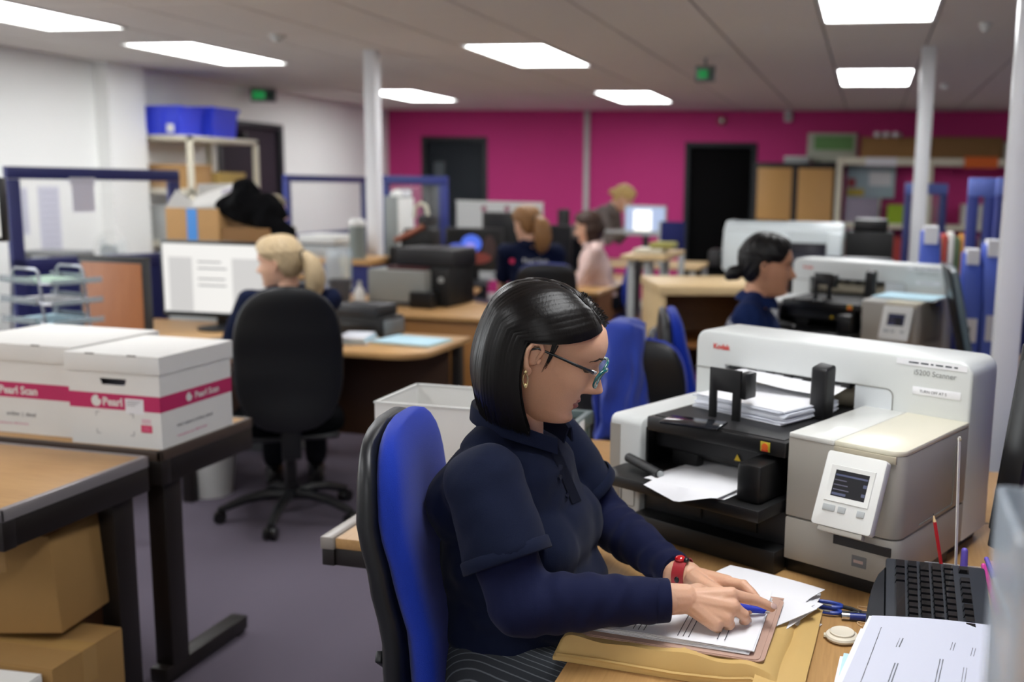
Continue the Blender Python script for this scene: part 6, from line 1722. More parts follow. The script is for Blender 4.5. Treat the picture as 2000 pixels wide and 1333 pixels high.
a, b_ = at(428, 450, Yx), at(520, 450, Yx); w2 = b_.x-a.x; zt2 = at(470, 445, Yx).z-zsh
t = thing('carton', 'brown carton under the black coat on the low cupboard', 'box', ((a.x+b_.x)/2, Yx+.15, zsh))
B('carton_body', M('dark_brown_carton', '7d5a34', .85), t, (-w2/2, w2/2, -.13, .14, 0, max(.06, zt2))); B('packing_tape', M('clear_tape', 'c3a070', .25), t, (-.02, .02, -.132, .141, max(.06, zt2), max(.06, zt2)+.001), bev=0)
cz = zsh+max(.06, zt2)
a, b_ = at(420, 420, Yx), at(532, 420, Yx); ctr = (a+b_)/2; hz = at(470, 373, Yx).z
mb = MB(); W_ = (b_.x-a.x)/2
mb.ball((0, 0, .09), (W_*.8, .13, .10)); mb.ball((-W_*.25, -.02, .15), (W_*.5, .12, .10)); mb.ball((W_*.3, 0, .08), (W_*.75, .12, .08)); mb.cap((-W_*.9, -.06, .12), (-W_*.2, -.05, .17), .05, .07); mb.cap((W_*.5, -.05, .05), (W_*1.1, -.02, -.02), .07, .05)
bmm = blob(mb, .012, 5); bmx = bmesh.new(); bmx.from_mesh(bmm); bmx.normal_update()
for v in bmx.verts: v.co += v.normal*(mnoise.noise(v.co*9)*.03+mnoise.noise(v.co*22)*.012)
o = link_mesh('coat', as_mesh(bmx), M('black_coat_cloth', '08080a', .95, spec=.1)); o.location = (ctr.x, Yx+.12, cz); tag(o, 'black coat thrown over the brown carton in front of the dark door', 'coat')

# --- cream shelving by the left wall with blue bins
t = thing('shelving_unit', 'cream steel shelving unit against the left wall below the blue bins', 'shelves', (-5.84, 7.95, 0), 0, 'cream shelving units')
SW, SDp = .24, .47
for x in (-SW, SW):
    for y in (-SDp, SDp): B('post', m_cream_st, t, (x-.02, x+.02, y-.02, y+.02, 0, 1.84))
shz = [.1, .5, .9, 1.35, 1.8]
for z in shz: B('shelf', m_cream_st, t, (-SW-.02, SW+.02, -SDp-.02, SDp+.02, z, z+.045))
def bin_(label, x, y, z, w, d, h, mat, rz=0, group='blue plastic bins'):
    t = thing('storage_bin', label, 'bin', (x, y, z), rz, group)
    r0 = [(-w/2*.86, -d/2*.86), (w/2*.86, -d/2*.86), (w/2*.86, d/2*.86), (-w/2*.86, d/2*.86)]
    mb = MB(); mb.loft([[Vector((a*k, b*k, zz)) for a, b in r0] for zz, k in ((0, .9), (h*.86, 1.), (h*.86, 1.06), (h, 1.08), (h, 1.02), (h*.88, .97), (.01, .86))]); mb.build('bin_body', mat, t)
    B('bin_rim', mat, t, (-w/2*.95, w/2*.95, -d/2*.96, -d/2*.9, h*.9, h*1.01)); 
    for k in (-.5, 0, .5): B('rib', mat, t, (w*k*.8-.006, w*k*.8+.006, -d/2*.92, -d/2*.84, .02, h*.84))
    return t
m_binb = M('bright_blue_plastic', '3c4de6', .4)
b1 = bin_('bright blue plastic bin with white label on top of the left shelving, nearer one', -5.85, 7.62, 1.846, .42, .34, .24, m_binb)
B('white_label', m_paper, b1, (.05, .12, -.165, -.158, .02, .09))
bin_('bright blue plastic bin on top of the left shelving, right one', -5.80, 8.02, 1.846, .42, .40, .26, m_binb)
t = thing('cable_bundle', 'black bundle on top of the left shelving beside the blue bins', 'cable', (-5.72, 8.33, 1.846))
for k in range(3): MB().tube([(.08*math.cos(a)*(1-.15*k), .06*math.sin(a)+.01*k, .02+.022*k+.008*math.sin(3*a)) for a in np.linspace(0, 2*PI, 20, endpoint=False)], .014, 6, True).build('coil', m_black, t)
for i, (y, z, w, h, m, l) in enumerate(((7.65, 1.396, .3, .2, m_card, 'brown carton on the second shelf of the left shelving, nearer one'), (8.1, 1.396, .36, .14, M('ochre_card', 'b79a58', .85), 'ochre carton on the second shelf of the left shelving, farther one'), (7.7, .946, .4, .3, m_lgrey, 'grey box on the middle shelf of the left shelving'), (7.75, .546, .4, .28, M('ochre_card', 'b79a58', .85), 'ochre carton on the lower shelf of the left shelving'), (8.2, .946, .3, .25, m_cardw, 'white box on the middle shelf of the left shelving'))):
    t = thing('carton', l, 'box', (-5.83, y, z), 0, 'cartons on the left shelving'); B('carton_body', m, t, (-.2, .2, -w/2, w/2, 0, h)); B('lid', m, t, (-.205, .205, -w/2-.005, w/2+.005, h-.04, h+.006))

# --- reception counter strip, printer, cylinder left of the white post
Yr = 6.15; a, b_ = at(600, 505, Yr), at(722, 505, Yr); zr = at(660, 505, Yr).z
t = blockthing('counter', 'blue fronted counter with narrow oak top left of the white post', 'counter', a.x, b_.x, Yr, Yr+.4, 0)
hw = (b_.x-a.x)/2; B('counter_top', m_oak_bk, t, (-hw, hw, -.2, .2, zr-.04, zr)); B('front_panel', M('counter_navy', '1d2668', .7), t, (-hw+.01, hw-.01, -.18, -.16, 0, zr-.041)); B('side_panel', M('counter_navy', '1d2668', .7), t, (-hw+.01, -hw+.03, -.16, .18, 0, zr-.041), (hw-.03, hw-.01, -.16, .18, 0, zr-.041))
a, b_ = at(604, 470, Yr+.2), at(676, 470, Yr+.2); hw = (b_.x-a.x)/2; zt = at(650, 461, Yr).z-zr
t = thing('printer', 'white flat topped printer on the blue counter left of the white post', 'printer', ((a.x+b_.x)/2, Yr+.2, zr), 0, 'printers'); B('printer_body', m_lgrey, t, (-hw*.95, hw*.95, -.14, .14, 0, zt*.55), bev=.01); B('printer_lid', m_white, t, (-hw, hw, -.15, .15, zt*.6, zt), bev=.01); B('tray_gap', m_dgrey, t, (-hw*.9, hw*.9, -.145, .14, zt*.55, zt*.6))
p = at(698, 470, Yr+.06); z0, z1 = zr, at(698, 427, Yr+.06).z; t = thing('canister', 'grey cylinder with white lid touching the left white post', 'canister', (p.x, Yr+.06, zr)); h = z1-z0
MB().lathe([(.055, 0), (.055, h*.82)], n=24).build('canister_body', M('canister_grey', '7d8480', .35), t); MB().lathe([(.058, h*.82), (.058, h*.92), (.04, h)], n=24).build('lid', m_white, t)

# --- curved counter desk
desk('long oak counter with closed front across the middle of the room', [(-3.4, 5.33), (-2.03, 5.33), (-2.03, 5.75), (-2.45, 6.05), (-2.6, 6.3), (-2.75, 6.9), (-3.4, 6.9)], ZD, m_oak_bk, [(-3.3, 6.8)], [(-3.35, -2.06, 5.36, 5.38, .02, .704), (-2.08, -2.06, 5.38, 5.72, .02, .704), (-3.35, -3.33, 5.38, 6.8, .02, .704)], panel_mat=wood('oak_panel', 'a2713c', '8c5e2f', .45, 0))
desk('oak desk on the right of the ponytailed woman with the glowing light pad', [(-2.45, 6.95), (-1.86, 6.95), (-1.86, 8.5), (-2.9, 8.5), (-2.9, 7.9), (-2.45, 7.7)], ZD, m_oak_bk, [(-2.8, 8.4)], [(-2.4, -1.9, 6.98, 7.0, .02, .704), (-1.9, -1.88, 7.0, 8.4, .02, .704)], panel_mat=M('brown_panel', '7a4e28', .5))
# big grey and black printer
Yp = 5.62; a, b_ = at(716, 570, Yp), at(832, 570, Yp); hw = (b_.x-a.x)/2; z1 = at(770, 528, Yp).z-ZD
t = thing('printer', 'large grey and black printer on the oak counter right of the white post', 'printer', ((a.x+b_.x)/2, Yp+.22, ZD), R(-3), 'printers')
B('printer_base', M('printer_grey', '8c8e8a', .5), t, (-hw, hw, -.2, .2, 0, z1), bev=.012); B('base_lip', m_dgrey, t, (-hw*.98, hw*.98, -.203, -.19, .01, .03))
zu = at(800, 487, Yp).z-ZD
B('scanner_lid', m_dgrey, t, (-hw*.3, hw*1.7, -.1, .25, z1+.02, zu), bev=.015); B('lid_edge', M('dull_red_edge', '4a2226', .5), t, (-hw*.45, hw*.9, -.15, .25, z1, z1+.02)); B('right_body', m_blackm, t, (hw*.9, hw*1.62, -.12, .25, 0, z1+.02), bev=.015); B('output_bin', m_black, t, (hw*.55, hw*1.3, -.24, -.1, 0, .1), bev=.008)
MB().cyl((hw*1.35, -.13, z1*.75), (hw*1.35, -.12, z1*.75), .018, n=16).build('round_button', m_lgrey, t)
# grey tower, notices and document camera right of the post
Yt = 6.9; a, b_ = at(744, 400, Yt), at(775, 400, Yt); hw = (b_.x-a.x)/2; zt = at(757, 383, Yt).z-ZD
t = thing('grey_cabinet', 'tall narrow grey cabinet just right of the left white post', 'cabinet', ((a.x+b_.x)/2+.01, Yt+.15, ZD)); B('cabinet_body', M('cabinet_grey', '858a88', .4), t, (-hw, hw*.7, -.12, .12, 0, zt), bev=.006); B('white_edge', m_white, t, (hw*.7, hw, -.12, .12, 0, zt*.98)); MB().ball((-.02, 0, zt), (.045, .06, .05)).build('white_bag', m_white, t)
Yn = 7.2; a, b_ = at(777, 372, Yn), at(803, 436, Yn); t = thing('notice', 'white printed notice inside the light blue screen', 'notice', ((a.x+b_.x)/2, Yn, (a.z+b_.z)/2)); hw, hh = (b_.x-a.x)/2, (a.z-b_.z)/2
B('sheet', m_paper, t, (-hw, hw, -.002, .002, -hh, hh), bev=0); B('pink_mark', M('pink_print2', 'd27a92', .8), t, (-hw*.9, hw*.2, -.003, -.0021, -hh*.2, hh*.35), bev=0)
B('holder', m_clear, t, (-hw-.01, hw+.01, .0025, .006, -hh-.02, hh+.02))
Yd = 6.5; p = at(815, 492, Yd); t = thing('document_camera', 'black device with copper arm and curved white lamp above the large printer', 'device', (p.x, Yd, ZD)); z_ = at(815, 492, Yd).z-ZD
B('device_base', m_blackm, t, (-.16, .16, -.12, .12, 0, z_+.04), bev=.01); zz = lambda py: at(815, py, Yd).z-ZD
MB().tube([(-.14, -.05, zz(470)), (-.02, -.06, zz(455)), (.08, -.05, zz(440))], .022, 8).build('copper_arm', M('copper_arm', '8a4a32', .4, .2), t); B('device_head', m_dgrey, t, (.03, .12, -.06, .06, zz(440), zz(420)), bev=.01); MB().cyl((-.1, 0, 0), (-.1, 0, zz(455)), .03, .02).build('device_column', m_black, t)
B('device_body', m_blackm, t, (-.08, .15, -.06, .08, z_+.03, zz(446)), bev=.015)
MB().tube([(-.02, 0, zz(425)), (-.01, 0, zz(405)), (.03, 0, zz(396)), (.07, 0, zz(402)), (.085, 0, zz(420))], .013, 8).build('lamp_hoop', m_cream, t)
# two monitors of the ponytailed woman
m_dark_scr = M('dark_screen', '07080b', .2, emit=.1)
c = at(926, 487, 7.3); t = monitor('monitor with glowing blue and red picture left of the ponytailed woman', c, .42, .3, R(12), m_dark_scr, ZD)
zc = c.z-ZD
for nm, cx0, cz0, rx, rz_, col, em in (('picture_blue', -.02, .045, .08, .07, '4a6fe8', 1.), ('picture_blue_beam', -.13, .015, .07, .032, '5a6ee0', .8), ('picture_pale', -.03, .01, .045, .05, 'b9a5f0', 1.0), ('picture_red', .015, -.065, .12, .045, '7a2c22', .7), ('picture_brown', .12, .01, .05, .1, '3a1714', .5)):
    mb = MB(); mb.prism([(rx*math.cos(q), rz_*math.sin(q)) for q in np.linspace(0, 2*PI, 20, endpoint=False)], .0006, Matrix.Translation((cx0, -.0082-.0007*(len(nm) % 3), zc+cz0)) @ Matrix(((1, 0, 0, 0), (0, 0, -1, 0), (0, 1, 0, 0), (0, 0, 0, 1)))); mb.build(nm, M(nm, col, .4, emit=em), t, smooth=0)
c = at(1086, 488, 7.0); monitor('black monitor seen from behind right of the ponytailed woman', c, .2, .33, R(20), m_dark_scr, ZD)
c = at(985, 447, 7.9); monitor('low black monitor behind the head of the ponytailed woman', c, .36, .24, R(0), m_dark_scr, ZD)
p = on(905, 560, ZD); t = thing('keyboard', 'black keyboard on the oak counter left of the ponytailed woman', 'keyboard', (p.x-.02, p.y, ZD), R(15)); B('keyboard_body', m_black, t, (-.2, .2, -.07, .07, 0, .018)); B('key_field', m_dgrey, t, (-.19, .19, -.06, .06, .018, .024))
# white desk screen with pink marks, black speaker
Yw = 8.75; a, b_ = at(893, 391, Yw), at(1060, 396, Yw); hw = (b_.x-a.x)/2; zt = a.z; t = thing('desk_screen', 'white desk screen with two small dark pink marks before the magenta wall', 'partition', ((a.x+b_.x)/2, Yw, 0))
B('screen_panel', M('pale_grey_panel', 'c9cbc9', .6), t, (-hw, hw, -.02, .02, .6, zt-.015)); B('top_rail', m_white, t, (-hw-.005, hw+.005, -.025, .025, zt-.015, zt)); B('leg', m_lgrey, t, (-hw, -hw+.04, -.03, .03, 0, .6)); B('leg', m_lgrey, t, (hw-.04, hw, -.03, .03, 0, .6))
for px in (947, 992):
    q = at(px, 407, Yw)-t.location; MB().cyl((q.x, -.021, q.z), (q.x, -.024, q.z), .026, n=14).build('pink_mark', M('dark_pink_mark', '8d3a55', .7), t); B('mark_stem', M('dark_pink_mark', '8d3a55', .7), t, (q.x-.008, q.x+.008, -.023, -.021, q.z-.07, q.z-.02), bev=0)
desk('pale desk beneath the white desk screen with pink marks', [(-4.6, 8.8), (-3.2, 8.8), (-3.2, 9.5), (-4.6, 9.5)], ZD, m_pale_oak, [(-4.5, 8.9), (-3.3, 8.9), (-3.3, 9.4), (-4.5, 9.4)], leg_mat=m_lgrey)
p = at(1091, 437, 8.2); z0 = p.z; zt = at(1091, 409, 8.2).z; t = thing('speaker', 'small black speaker standing before the magenta wall', 'speaker', (p.x, 8.35, ZD)); hh = zt-ZD
B('speaker_body', m_blackm, t, (-.045, .045, -.05, .05, hh-.2, hh), bev=.015); MB().cyl((0, 0, .01), (0, 0, hh-.2), .02).build('speaker_stem', m_black, t); MB().lathe([(.08, 0), (.08, .01), (.02, .014)]).build('speaker_foot', m_black, t); MB().cyl((0, -.051, hh-.12), (0, -.053, hh-.12), .03, n=16).build('cone', m_dgrey, t)
# light pad and yellow cushion-like item on the right desk
p = on(1141, 540, ZD); t = thing('light_pad', 'glowing white light pad on the oak desk', 'light pad', (p.x, 7.55, ZD), R(0)); B('pad_body', m_white, t, (-.13, .13, -.1, .1, 0, .012)); MB().bx(-.12, .12, -.09, .09, .012, .022).build('lit_surface', M('lit_pad', 'fff6ea', .4, emit=2.2), t)
p = on(1184, 540, ZD); mb = MB(); mb.ball((0, 0, .03), (.07, .06, .032)); mb.ball((.03, 0, .05), (.05, .045, .03)); mb.ball((-.03, .02, .045), (.04, .05, .03)); bmm = blob(mb, .009, 4); o = link_mesh('cloth', bmm, M('yellow_cloth', 'c9b30f', .8)); o.location = (p.x, 7.75, ZD+.002); tag(o, 'crumpled yellow cloth beside the glowing light pad', 'cloth')
# far desk with bright screen, navy screen, frame legs
Yf = 8.95; a, b_ = at(1219, 430, Yf), at(1301, 430, Yf); c = at(1260, 431, Yf); hz = at(1260, 404, Yf).z-at(1260, 459, Yf).z
desk('far oak desk under the bright white screen near the magenta wall', [(c.x-.45, 8.6), (c.x+.55, 8.6), (c.x+.55, 9.35), (c.x-.45, 9.35)], .80, m_pale_oak, [(c.x-.4, 8.65), (c.x+.5, 8.65), (c.x+.5, 9.3), (c.x-.4, 9.3)], leg_mat=m_lgrey)
t = monitor('far monitor with bright white page and blue edges before the magenta wall', c, (b_.x-a.x)*.92, hz*.95, 0, M('far_screen', 'bccdf0', .3, emit=.9), .80, frame=m_lgrey)
MB().bx(-.105, .06, -.0092, -.0082, c.z-.8-hz*.45, c.z-.8+hz*.38).build('white_page', M('far_page', 'fffdf6', .3, emit=1.6), t)
B('shelf_rail', m_lgrey, thing('desk_shelf', 'grey white shelf in front of the far bright screen', 'shelf', at(1212, 452, 8.68)), (-.2, .45, -.03, .03, -.012, .012)); t = bpy.data.objects['desk_shelf']; B('bracket', m_lgrey, t, (-.18, -.16, -.02, .02, .80-t.location.z, -.013)); B('bracket', m_lgrey, t, (.4, .42, -.02, .02, .80-t.location.z, -.013))
Yv = 7.9; a, b_ = at(1292, 432, Yv), at(1336, 496, Yv); t = thing('desk_screen', 'small navy fabric desk screen left of the black door', 'partition', ((a.x+b_.x)/2, Yv, 0)); hw = (b_.x-a.x)/2
B('fabric_panel', m_navyfab, t, (-hw, hw, -.02, .02, b_.z, a.z)); B('edge_strip', m_lgrey, t, (-hw-.02, -hw, -.022, .022, b_.z-.1, a.z)); B('leg', m_lgrey, t, (-hw, -hw+.04, -.03, .03, 0, b_.z)); B('leg', m_lgrey, t, (hw-.04, hw, -.03, .03, 0, b_.z))
a, b_ = on(1226, 640, 0), on(1272, 640, 0); yy = 6.2
xl, xr = at(1232, 560, yy).x, at(1264, 560, yy).x; zt = at(1250, 498, yy).z
t = thing('table', 'small pale table with light grey frame behind the pale wood shelf unit', 'table', ((xl+xr)/2, yy+.3, 0)); hw = (xr-xl)/2
for x in (-hw, hw):
    for y in (-.3, .3): B('leg', m_lgrey, t, (x-.02, x+.02, y-.02, y+.02, 0, zt-.03))
for y in (-.3, .3): B('crossbar', m_lgrey, t, (-hw, hw, y-.018, y+.018, .06, .11))
B('table_top', m_pale_oak, t, (-hw-.06, hw+.12, -.36, .36, zt-.03, zt))
t2 = thing('folded_cloth', 'pale yellow green folded cloths on the small grey framed table', 'cloth', ((xl+xr)/2+.05, yy+.2, zt)); B('fold', m_cream, t2, (-.12, .08, -.1, .1, 0, .035), bev=.012); B('fold', M('olive_cloth', 'a5a05c', .9), t2, (-.02, .14, -.08, .12, .036, .075), bev=.015)

# --- pale wood shelf unit right of the main woman (stands at an angle)
zs = .98; c0 = on(1291, 558, zs); c1 = on(1246, 533, zs); bd = (c1-c0).normalized(); brz = math.atan2(bd.y, bd.x)-PI/2
t = thing('bookcase', 'pale wood open shelf unit behind the woman with the bun', 'shelves', (c0.x, c0.y, 0), brz); BW, BD = .62, min(.6, max(.4, (c1-c0).length))
B('top_board', m_pale_oak, t, (-.01, BW+.01, -.01, BD, zs-.05, zs)); B('side_panel', m_pale_oak, t, (0, .03, 0, BD-.01, 0, zs-.051)); B('side_panel', m_pale_oak, t, (BW-.03, BW, 0, BD-.01, 0, zs-.051)); B('back_panel', m_oakd, t, (.031, BW-.031, BD-.03, BD-.01, 0, zs-.051))
for z in (.03, .34, .64): B('shelf', m_oakd if z > .5 else m_pale_oak, t, (.031, BW-.031, .01, BD-.031, z, z+.022))
BM = Matrix.Translation((c0.x, c0.y, 0)) @ rotz(brz)
for (x, w, z, h, col, l) in ((.16, .2, .363, .12, '7a3a86', 'purple box file on the middle shelf of the pale wood unit'), (.42, .26, .363, .12, 'b23a72', 'pink box file on the middle shelf of the pale wood unit'), (.2, .28, .053, .16, 'b2672f', 'orange brown box on the lowest shelf of the pale wood unit'), (.46, .2, .053, .2, 'a04080', 'plum box file on the lowest shelf of the pale wood unit')):
    q = BM @ Vector((x, .2, z)); t2 = thing('box_file', l, 'box file', q, brz, 'box files in the pale wood unit'); B('file_body', M('file_'+col, col, .6), t2, (-w/2, w/2, -.15, .15, 0, h)); B('spine_label', m_paper, t2, (-.03, .03, -.152, -.1505, h*.3, h*.7), bev=0)

# --- plotter
Yq = 6.1; a, b_ = at(1397, 480, Yq), at(1640, 450, Yq); zt, zb = at(1500, 434, Yq).z, at(1500, 532, Yq).z; L = b_.x-a.x; r = (zt-zb)/2
t = blockthing('plotter', 'large white wide format plotter with rounded left end behind the woman with the bun', 'plotter', a.x, b_.x, Yq, Yq+.5, 0)
pr = [(-.25, zb), (.25, zb), (.25, zt-.04), (.15, zt), (-.1, zt), (-.2, zt-.06), (-.25, zt-.16)]
MB().prism(pr, L*.55, Matrix(((0, 0, 1, -L/2+.04), (1, 0, 0, 0), (0, 1, 0, 0), (0, 0, 0, 1))), .03, 4).build('end_housing', M('plotter_white', 'c3cbcd', .35), t)
MB().prism([(-.2, zt-.12), (.25, zt-.12), (.25, zt-.04), (.15, zt), (-.1, zt), (-.2, zt-.05)], L*.98, Matrix(((0, 0, 1, -L/2+.04), (1, 0, 0, 0), (0, 1, 0, 0), (0, 0, 0, 1))), .02, 3).build('top_cover', M('plotter_white', 'c3cbcd', .35), t)
B('right_housing', M('plotter_white', 'c3cbcd', .35), t, (L*.40, L*.5+.02, -.25, .25, zb, zt-.05), bev=.02); B('carriage_bay', M('plotter_dark', '1c1a28', .3), t, (L*.06, L*.4, -.17, .2, zb, zt-.121)); B('roll_cover', M('plotter_navy', '1d1d2c', .4), t, (L*.05, L*.95, -.36, -.2, zb-.02, zt-.19), bev=.04, )
B('control_pad', m_dgrey, t, (-L*.5-.05, -L*.5+.03, -.2, .0, zb+.02, zb+.12), bev=.01)
for x in (-L*.4, L*.4): B('leg', m_dgrey, t, (x-.03, x+.03, -.06, .06, .05, zb)); B('foot', m_dgrey, t, (x-.04, x+.04, -.3, .3, 0, .05))
# black printers and papers right of it
Yo = 6.6; a, b_ = at(1652, 470, Yo), at(1745, 470, Yo)
desk('dark bench behind the far scanner carrying the black printer', [(a.x-.1, 6.35), (b_.x+.35, 6.35), (b_.x+.35, 7.1), (a.x-.1, 7.1)], 1.0, m_dgrey, [(a.x, 6.4), (b_.x+.3, 6.4), (b_.x+.3, 7.05), (a.x, 7.05)])
hw = (b_.x-a.x)/2; t = thing('printer', 'black printer with grey tray on the dark bench under the shelving', 'printer', ((a.x+b_.x)/2, Yo+.1, 1.0), 0, 'printers'); zt = at(1700, 428, Yo).z-1.0
B('printer_body', m_blackm, t, (-hw, hw, -.18, .18, 0, zt*.75), bev=.012); B('printer_lid', m_black, t, (-hw*.7, hw*.75, -.12, .17, zt*.75, zt), bev=.01); B('paper_tray', m_mgrey, t, (-hw*.3, hw*1.25, -.32, -.19, .03, .05))
papers('white sheets on the dark bench left of the right white post', Vector((at(1752, 478, 6.5).x, 6.55, 1.001)), .3, .25, .03, R(10), [m_paper2, m_paper])

# --- tan cupboard and cream shelving before the magenta wall
t = blockthing('cupboard', 'black framed cupboard with two tan doors against the magenta wall', 'cupboard', -1.30, -.36, 11.65, 12.09, 0); hw = .47
B('carcass', m_blackm, t, (-hw, hw, -.2, .22, 0, 1.79)); 
for s in (-1, 1): B('door', m_tan, t, (-hw+.045 if s < 0 else .035, -.035 if s < 0 else hw-.045, -.215, -.201, .1, 1.73)); 
B('handle', m_dgrey, t, (.05, .065, -.225, -.216, .85, .97)); B('handle', m_dgrey, t, (-.065, -.05, -.225, -.216, .85, .97))
t = thing('carton', 'flat white box on top of the tan door cupboard', 'box', (-.83, 11.85, 1.791)); B('carton_body', m_lgrey, t, (-.14, .13, -.12, .12, 0, .06)); B('lid', m_white, t, (-.142, .132, -.122, .122, .06, .075))
t = thing('picture_board', 'green and white board leaning on the magenta wall above the cupboard', 'board', (-.45, 12.0, 1.79)); MB().box((0, 0, .19), (.56, .012, .33), Euler((R(-6), 0, 0)).to_matrix(), .002).build('board_sheet', M('pale_board', 'b4b9a8', .7), t); MB().box((.02, -.0095, .24), (.44, .004, .16), Euler((R(-6), 0, 0)).to_matrix()).build('green_field', M('board_green', '6a9a5c', .7), t); B('board_ledge', m_blackm, t, (-.2, .2, -.03, .02, 0.001, .02))
t = thing('shelving_unit', 'cream steel shelving unit along the magenta wall at the right', 'shelves', (.66, 11.85, 0), 0, 'cream shelving units'); hw = 1.0
for x in (-hw, -.02, hw): 
    for y in (-.2, .2): B('post', m_cream_st, t, (x-.03, x+.03, y-.03, y+.03, 0, 1.86))
SZ = [.15, .62, 1.08, 1.78]
for z in SZ: B('shelf', m_cream_st, t, (-hw, hw, -.22, .22, z, z+.08 if z > 1.5 else z+.05))
B('white_shelf_label', m_paper, t, (-.72, -.38, -.225, -.2205, 1.77, 1.86), bev=0); B('orange_shelf_label', M('orange_label', 'd8641e', .7), t, (.33, .68, -.225, -.2205, 1.76, 1.88), bev=0)
def shelf_box(name, label, x0, x1, z, h, col, cat='box', d=.16, grp='things on the right shelving'):
    t2 = thing(name, label, cat, (.66+(x0+x1)/2, 11.83, z), 0, grp); w = (x1-x0)/2
    B('box_body', M('sb_'+col, col, .8), t2, (-w, w, -d, d, 0, h)); B('box_top', M('sb_'+col, col, .8), t2, (-w-.004, w+.004, -d-.004, d+.004, h, h+.012)); return t2
T_ = SZ[3]+.081
shelf_box('carton', 'long brown box on top of the right shelving, left part', -.78, -.02, T_, .21, '8f6a3c'); shelf_box('carton', 'long brown box on top of the right shelving, right part', -.015, .72, T_, .22, '7d5c34'); shelf_box('carton', 'pale box on top of the right shelving beside the white post', .74, .99, T_, .17, 'b8b6a8')
t2 = thing('paper_roll', 'crumpled white paper on top of the long brown boxes', 'paper', (.66-.5, 11.75, T_+.223)); 
for k in range(3): MB().cyl((-.12+.1*k, -.1, .03), (-.06+.1*k, .1, .032), .03, .026, 12).build('roll', m_paper, t2)
S3 = SZ[2]+.051
t2 = thing('wall_map', 'pale blue and yellow chart on the shelf of the right shelving', 'chart', (.66-.62, 11.98, S3)); B('chart_sheet', M('chart_blue', 'a9bcc4', .8), t2, (-.3, .24, -.006, .006, .28, .64)); B('yellow_area', M('chart_yellow', 'c9b04e', .8), t2, (-.29, -.1, -.008, -.0065, .3, .38), bev=0); B('red_area', M('chart_red', 'a8434a', .8), t2, (-.29, -.2, -.008, -.0065, .4, .5), bev=0); B('white_area', m_paper, t2, (-.05, .2, -.008, -.0065, .42, .58), bev=0); B('chart_foot', m_cream_st, t2, (-.2, .1, -.03, .03, 0, .279))
shelf_box('carton', 'grey lavender box on the shelf of the right shelving', -.92, -.55, S3, .27, '8f8796'); shelf_box('storage_bin', 'lime green bin on the shelf of the right shelving', -.45, .02, S3, .2, '8aa51e', 'bin'); shelf_box('carton', 'white box on the shelf of the right shelving', .35, .6, S3, .22, 'c9c6bd'); shelf_box('carton', 'green and white box on the shelf of the right shelving', .65, .95, S3, .5, '9fb394')
S2_ = SZ[1]+.051
for i, (x0, x1, col, l) in enumerate(((-.9, -.55, 'b0a99a', 'beige'), (-.5, -.1, 'a33a35', 'dark red'), (.1, .4, 'c46a2a', 'orange'), (.45, .9, 'c9c6bd', 'off white'))): shelf_box('carton', l+' box on the lower shelf of the right shelving', x0, x1, S2_, .3, col)

# --- blue screens and files at the right
def bluescreen(label, px0, px1, Y, pyt, lightmat, zg, bar):
    a, b_ = at(px0, pyt, Y), at(px1, pyt, Y); L = b_.x-a.x; z = a.z
    t = thing('partition_screen', label, 'partition', (a.x, Y, 0), 0, 'blue screens on the right')
    B('top_bar', lightmat, t, (0, L, -.03, .03, z-bar, z)); B('frame_post', m_bluefr, t, (0, .05, -.03, .03, .03, z-bar)); B('frame_post', m_bluefr, t, (L-.05, L, -.03, .03, .03, z-bar))
    B('glass_pane', m_glass, t, (.05, L-.05, -.003, .003, zg, z-bar)); B('fabric_panel', M('blue_fabric_screen', '2f3f9f', .85), t, (.05, L-.05, -.015, .015, .05, zg))
    for x in (.03, L-.03): B('foot', m_dgrey, t, (x-.025, x+.025, -.18, .18, 0, .03))
    return t
bluescreen('blue framed screen just behind the right white post', 1768, 1852, 7.3, 357, m_bluelt, 1.02, .075)
bluescreen('blue framed screen between the right post and the near post', 1893, 1946, 5.25, 347, m_bluelt, 1.06, .09)
bluescreen('blue framed screen behind the near white post', 1948, 2040, 5.0, 347, m_bluelt, 1.0, .08)
Ys = 4.75
desk('oak desk carrying the second scanner', [(-.60, 3.85), (1.2, 3.85), (1.2, 4.8), (-.60, 4.8)], Z2, m_oak_bk, [(-.55, 3.9), (1.1, 3.9), (1.1, 4.75), (-.55, 4.75)])
def magfile(label, px, Y, py0, py1, mat, w=.085, rz=0):
    p = at(px, py1, Y); zt = at(px, py0, Y).z; z0 = Z2; h = zt-z0
    t = thing('magazine_file', label, 'file', (p.x, Y, z0), rz, 'blue magazine files on the right')
    pr = [(-.12, 0), (.12, 0), (.12, h), (.02, h), (-.12, h*.55)]
    MB().prism(pr, w, Matrix(((0, 0, 1, -w/2), (1, 0, 0, 0), (0, 1, 0, 0), (0, 0, 0, 1))), .003).build('file_body', mat, t)
    B('spine_label', m_paper, t, (-.025, .025, -.1225, -.1205, h*.2, h*.42), bev=0); B('papers', m_paper, t, (-w*.35, w*.35, -.02, .11, h*.9, h*1.04), bev=0)
    return t
m_mag = M('blue_file_card', '3f57b4', .6)
magfile('blue magazine file behind the right white post', 1812, 4.72, 452, 560, m_mag); magfile('tall blue magazine file right of the second scanner', 1890, 4.6, 495, 640, m_mag, .075)
magfile('second tall blue magazine file beside the near white post', 1930, 4.6, 478, 640, M('blue_file_card2', '4c63c0', .6), .08); magfile('blue magazine file half hidden by the near white post', 1962, 4.55, 500, 640, m_mag, .08)
t = thing('book_row', 'row of coloured folders between the blue screens', 'folders', Vector((at(1870, 478, 5.4).x, 5.4, 0)), 0)
zt = at(1870, 455, 5.4).z
B('shelf', m_navyfab, t, (-.12, .12, -.12, .12, 0, zt-.24))
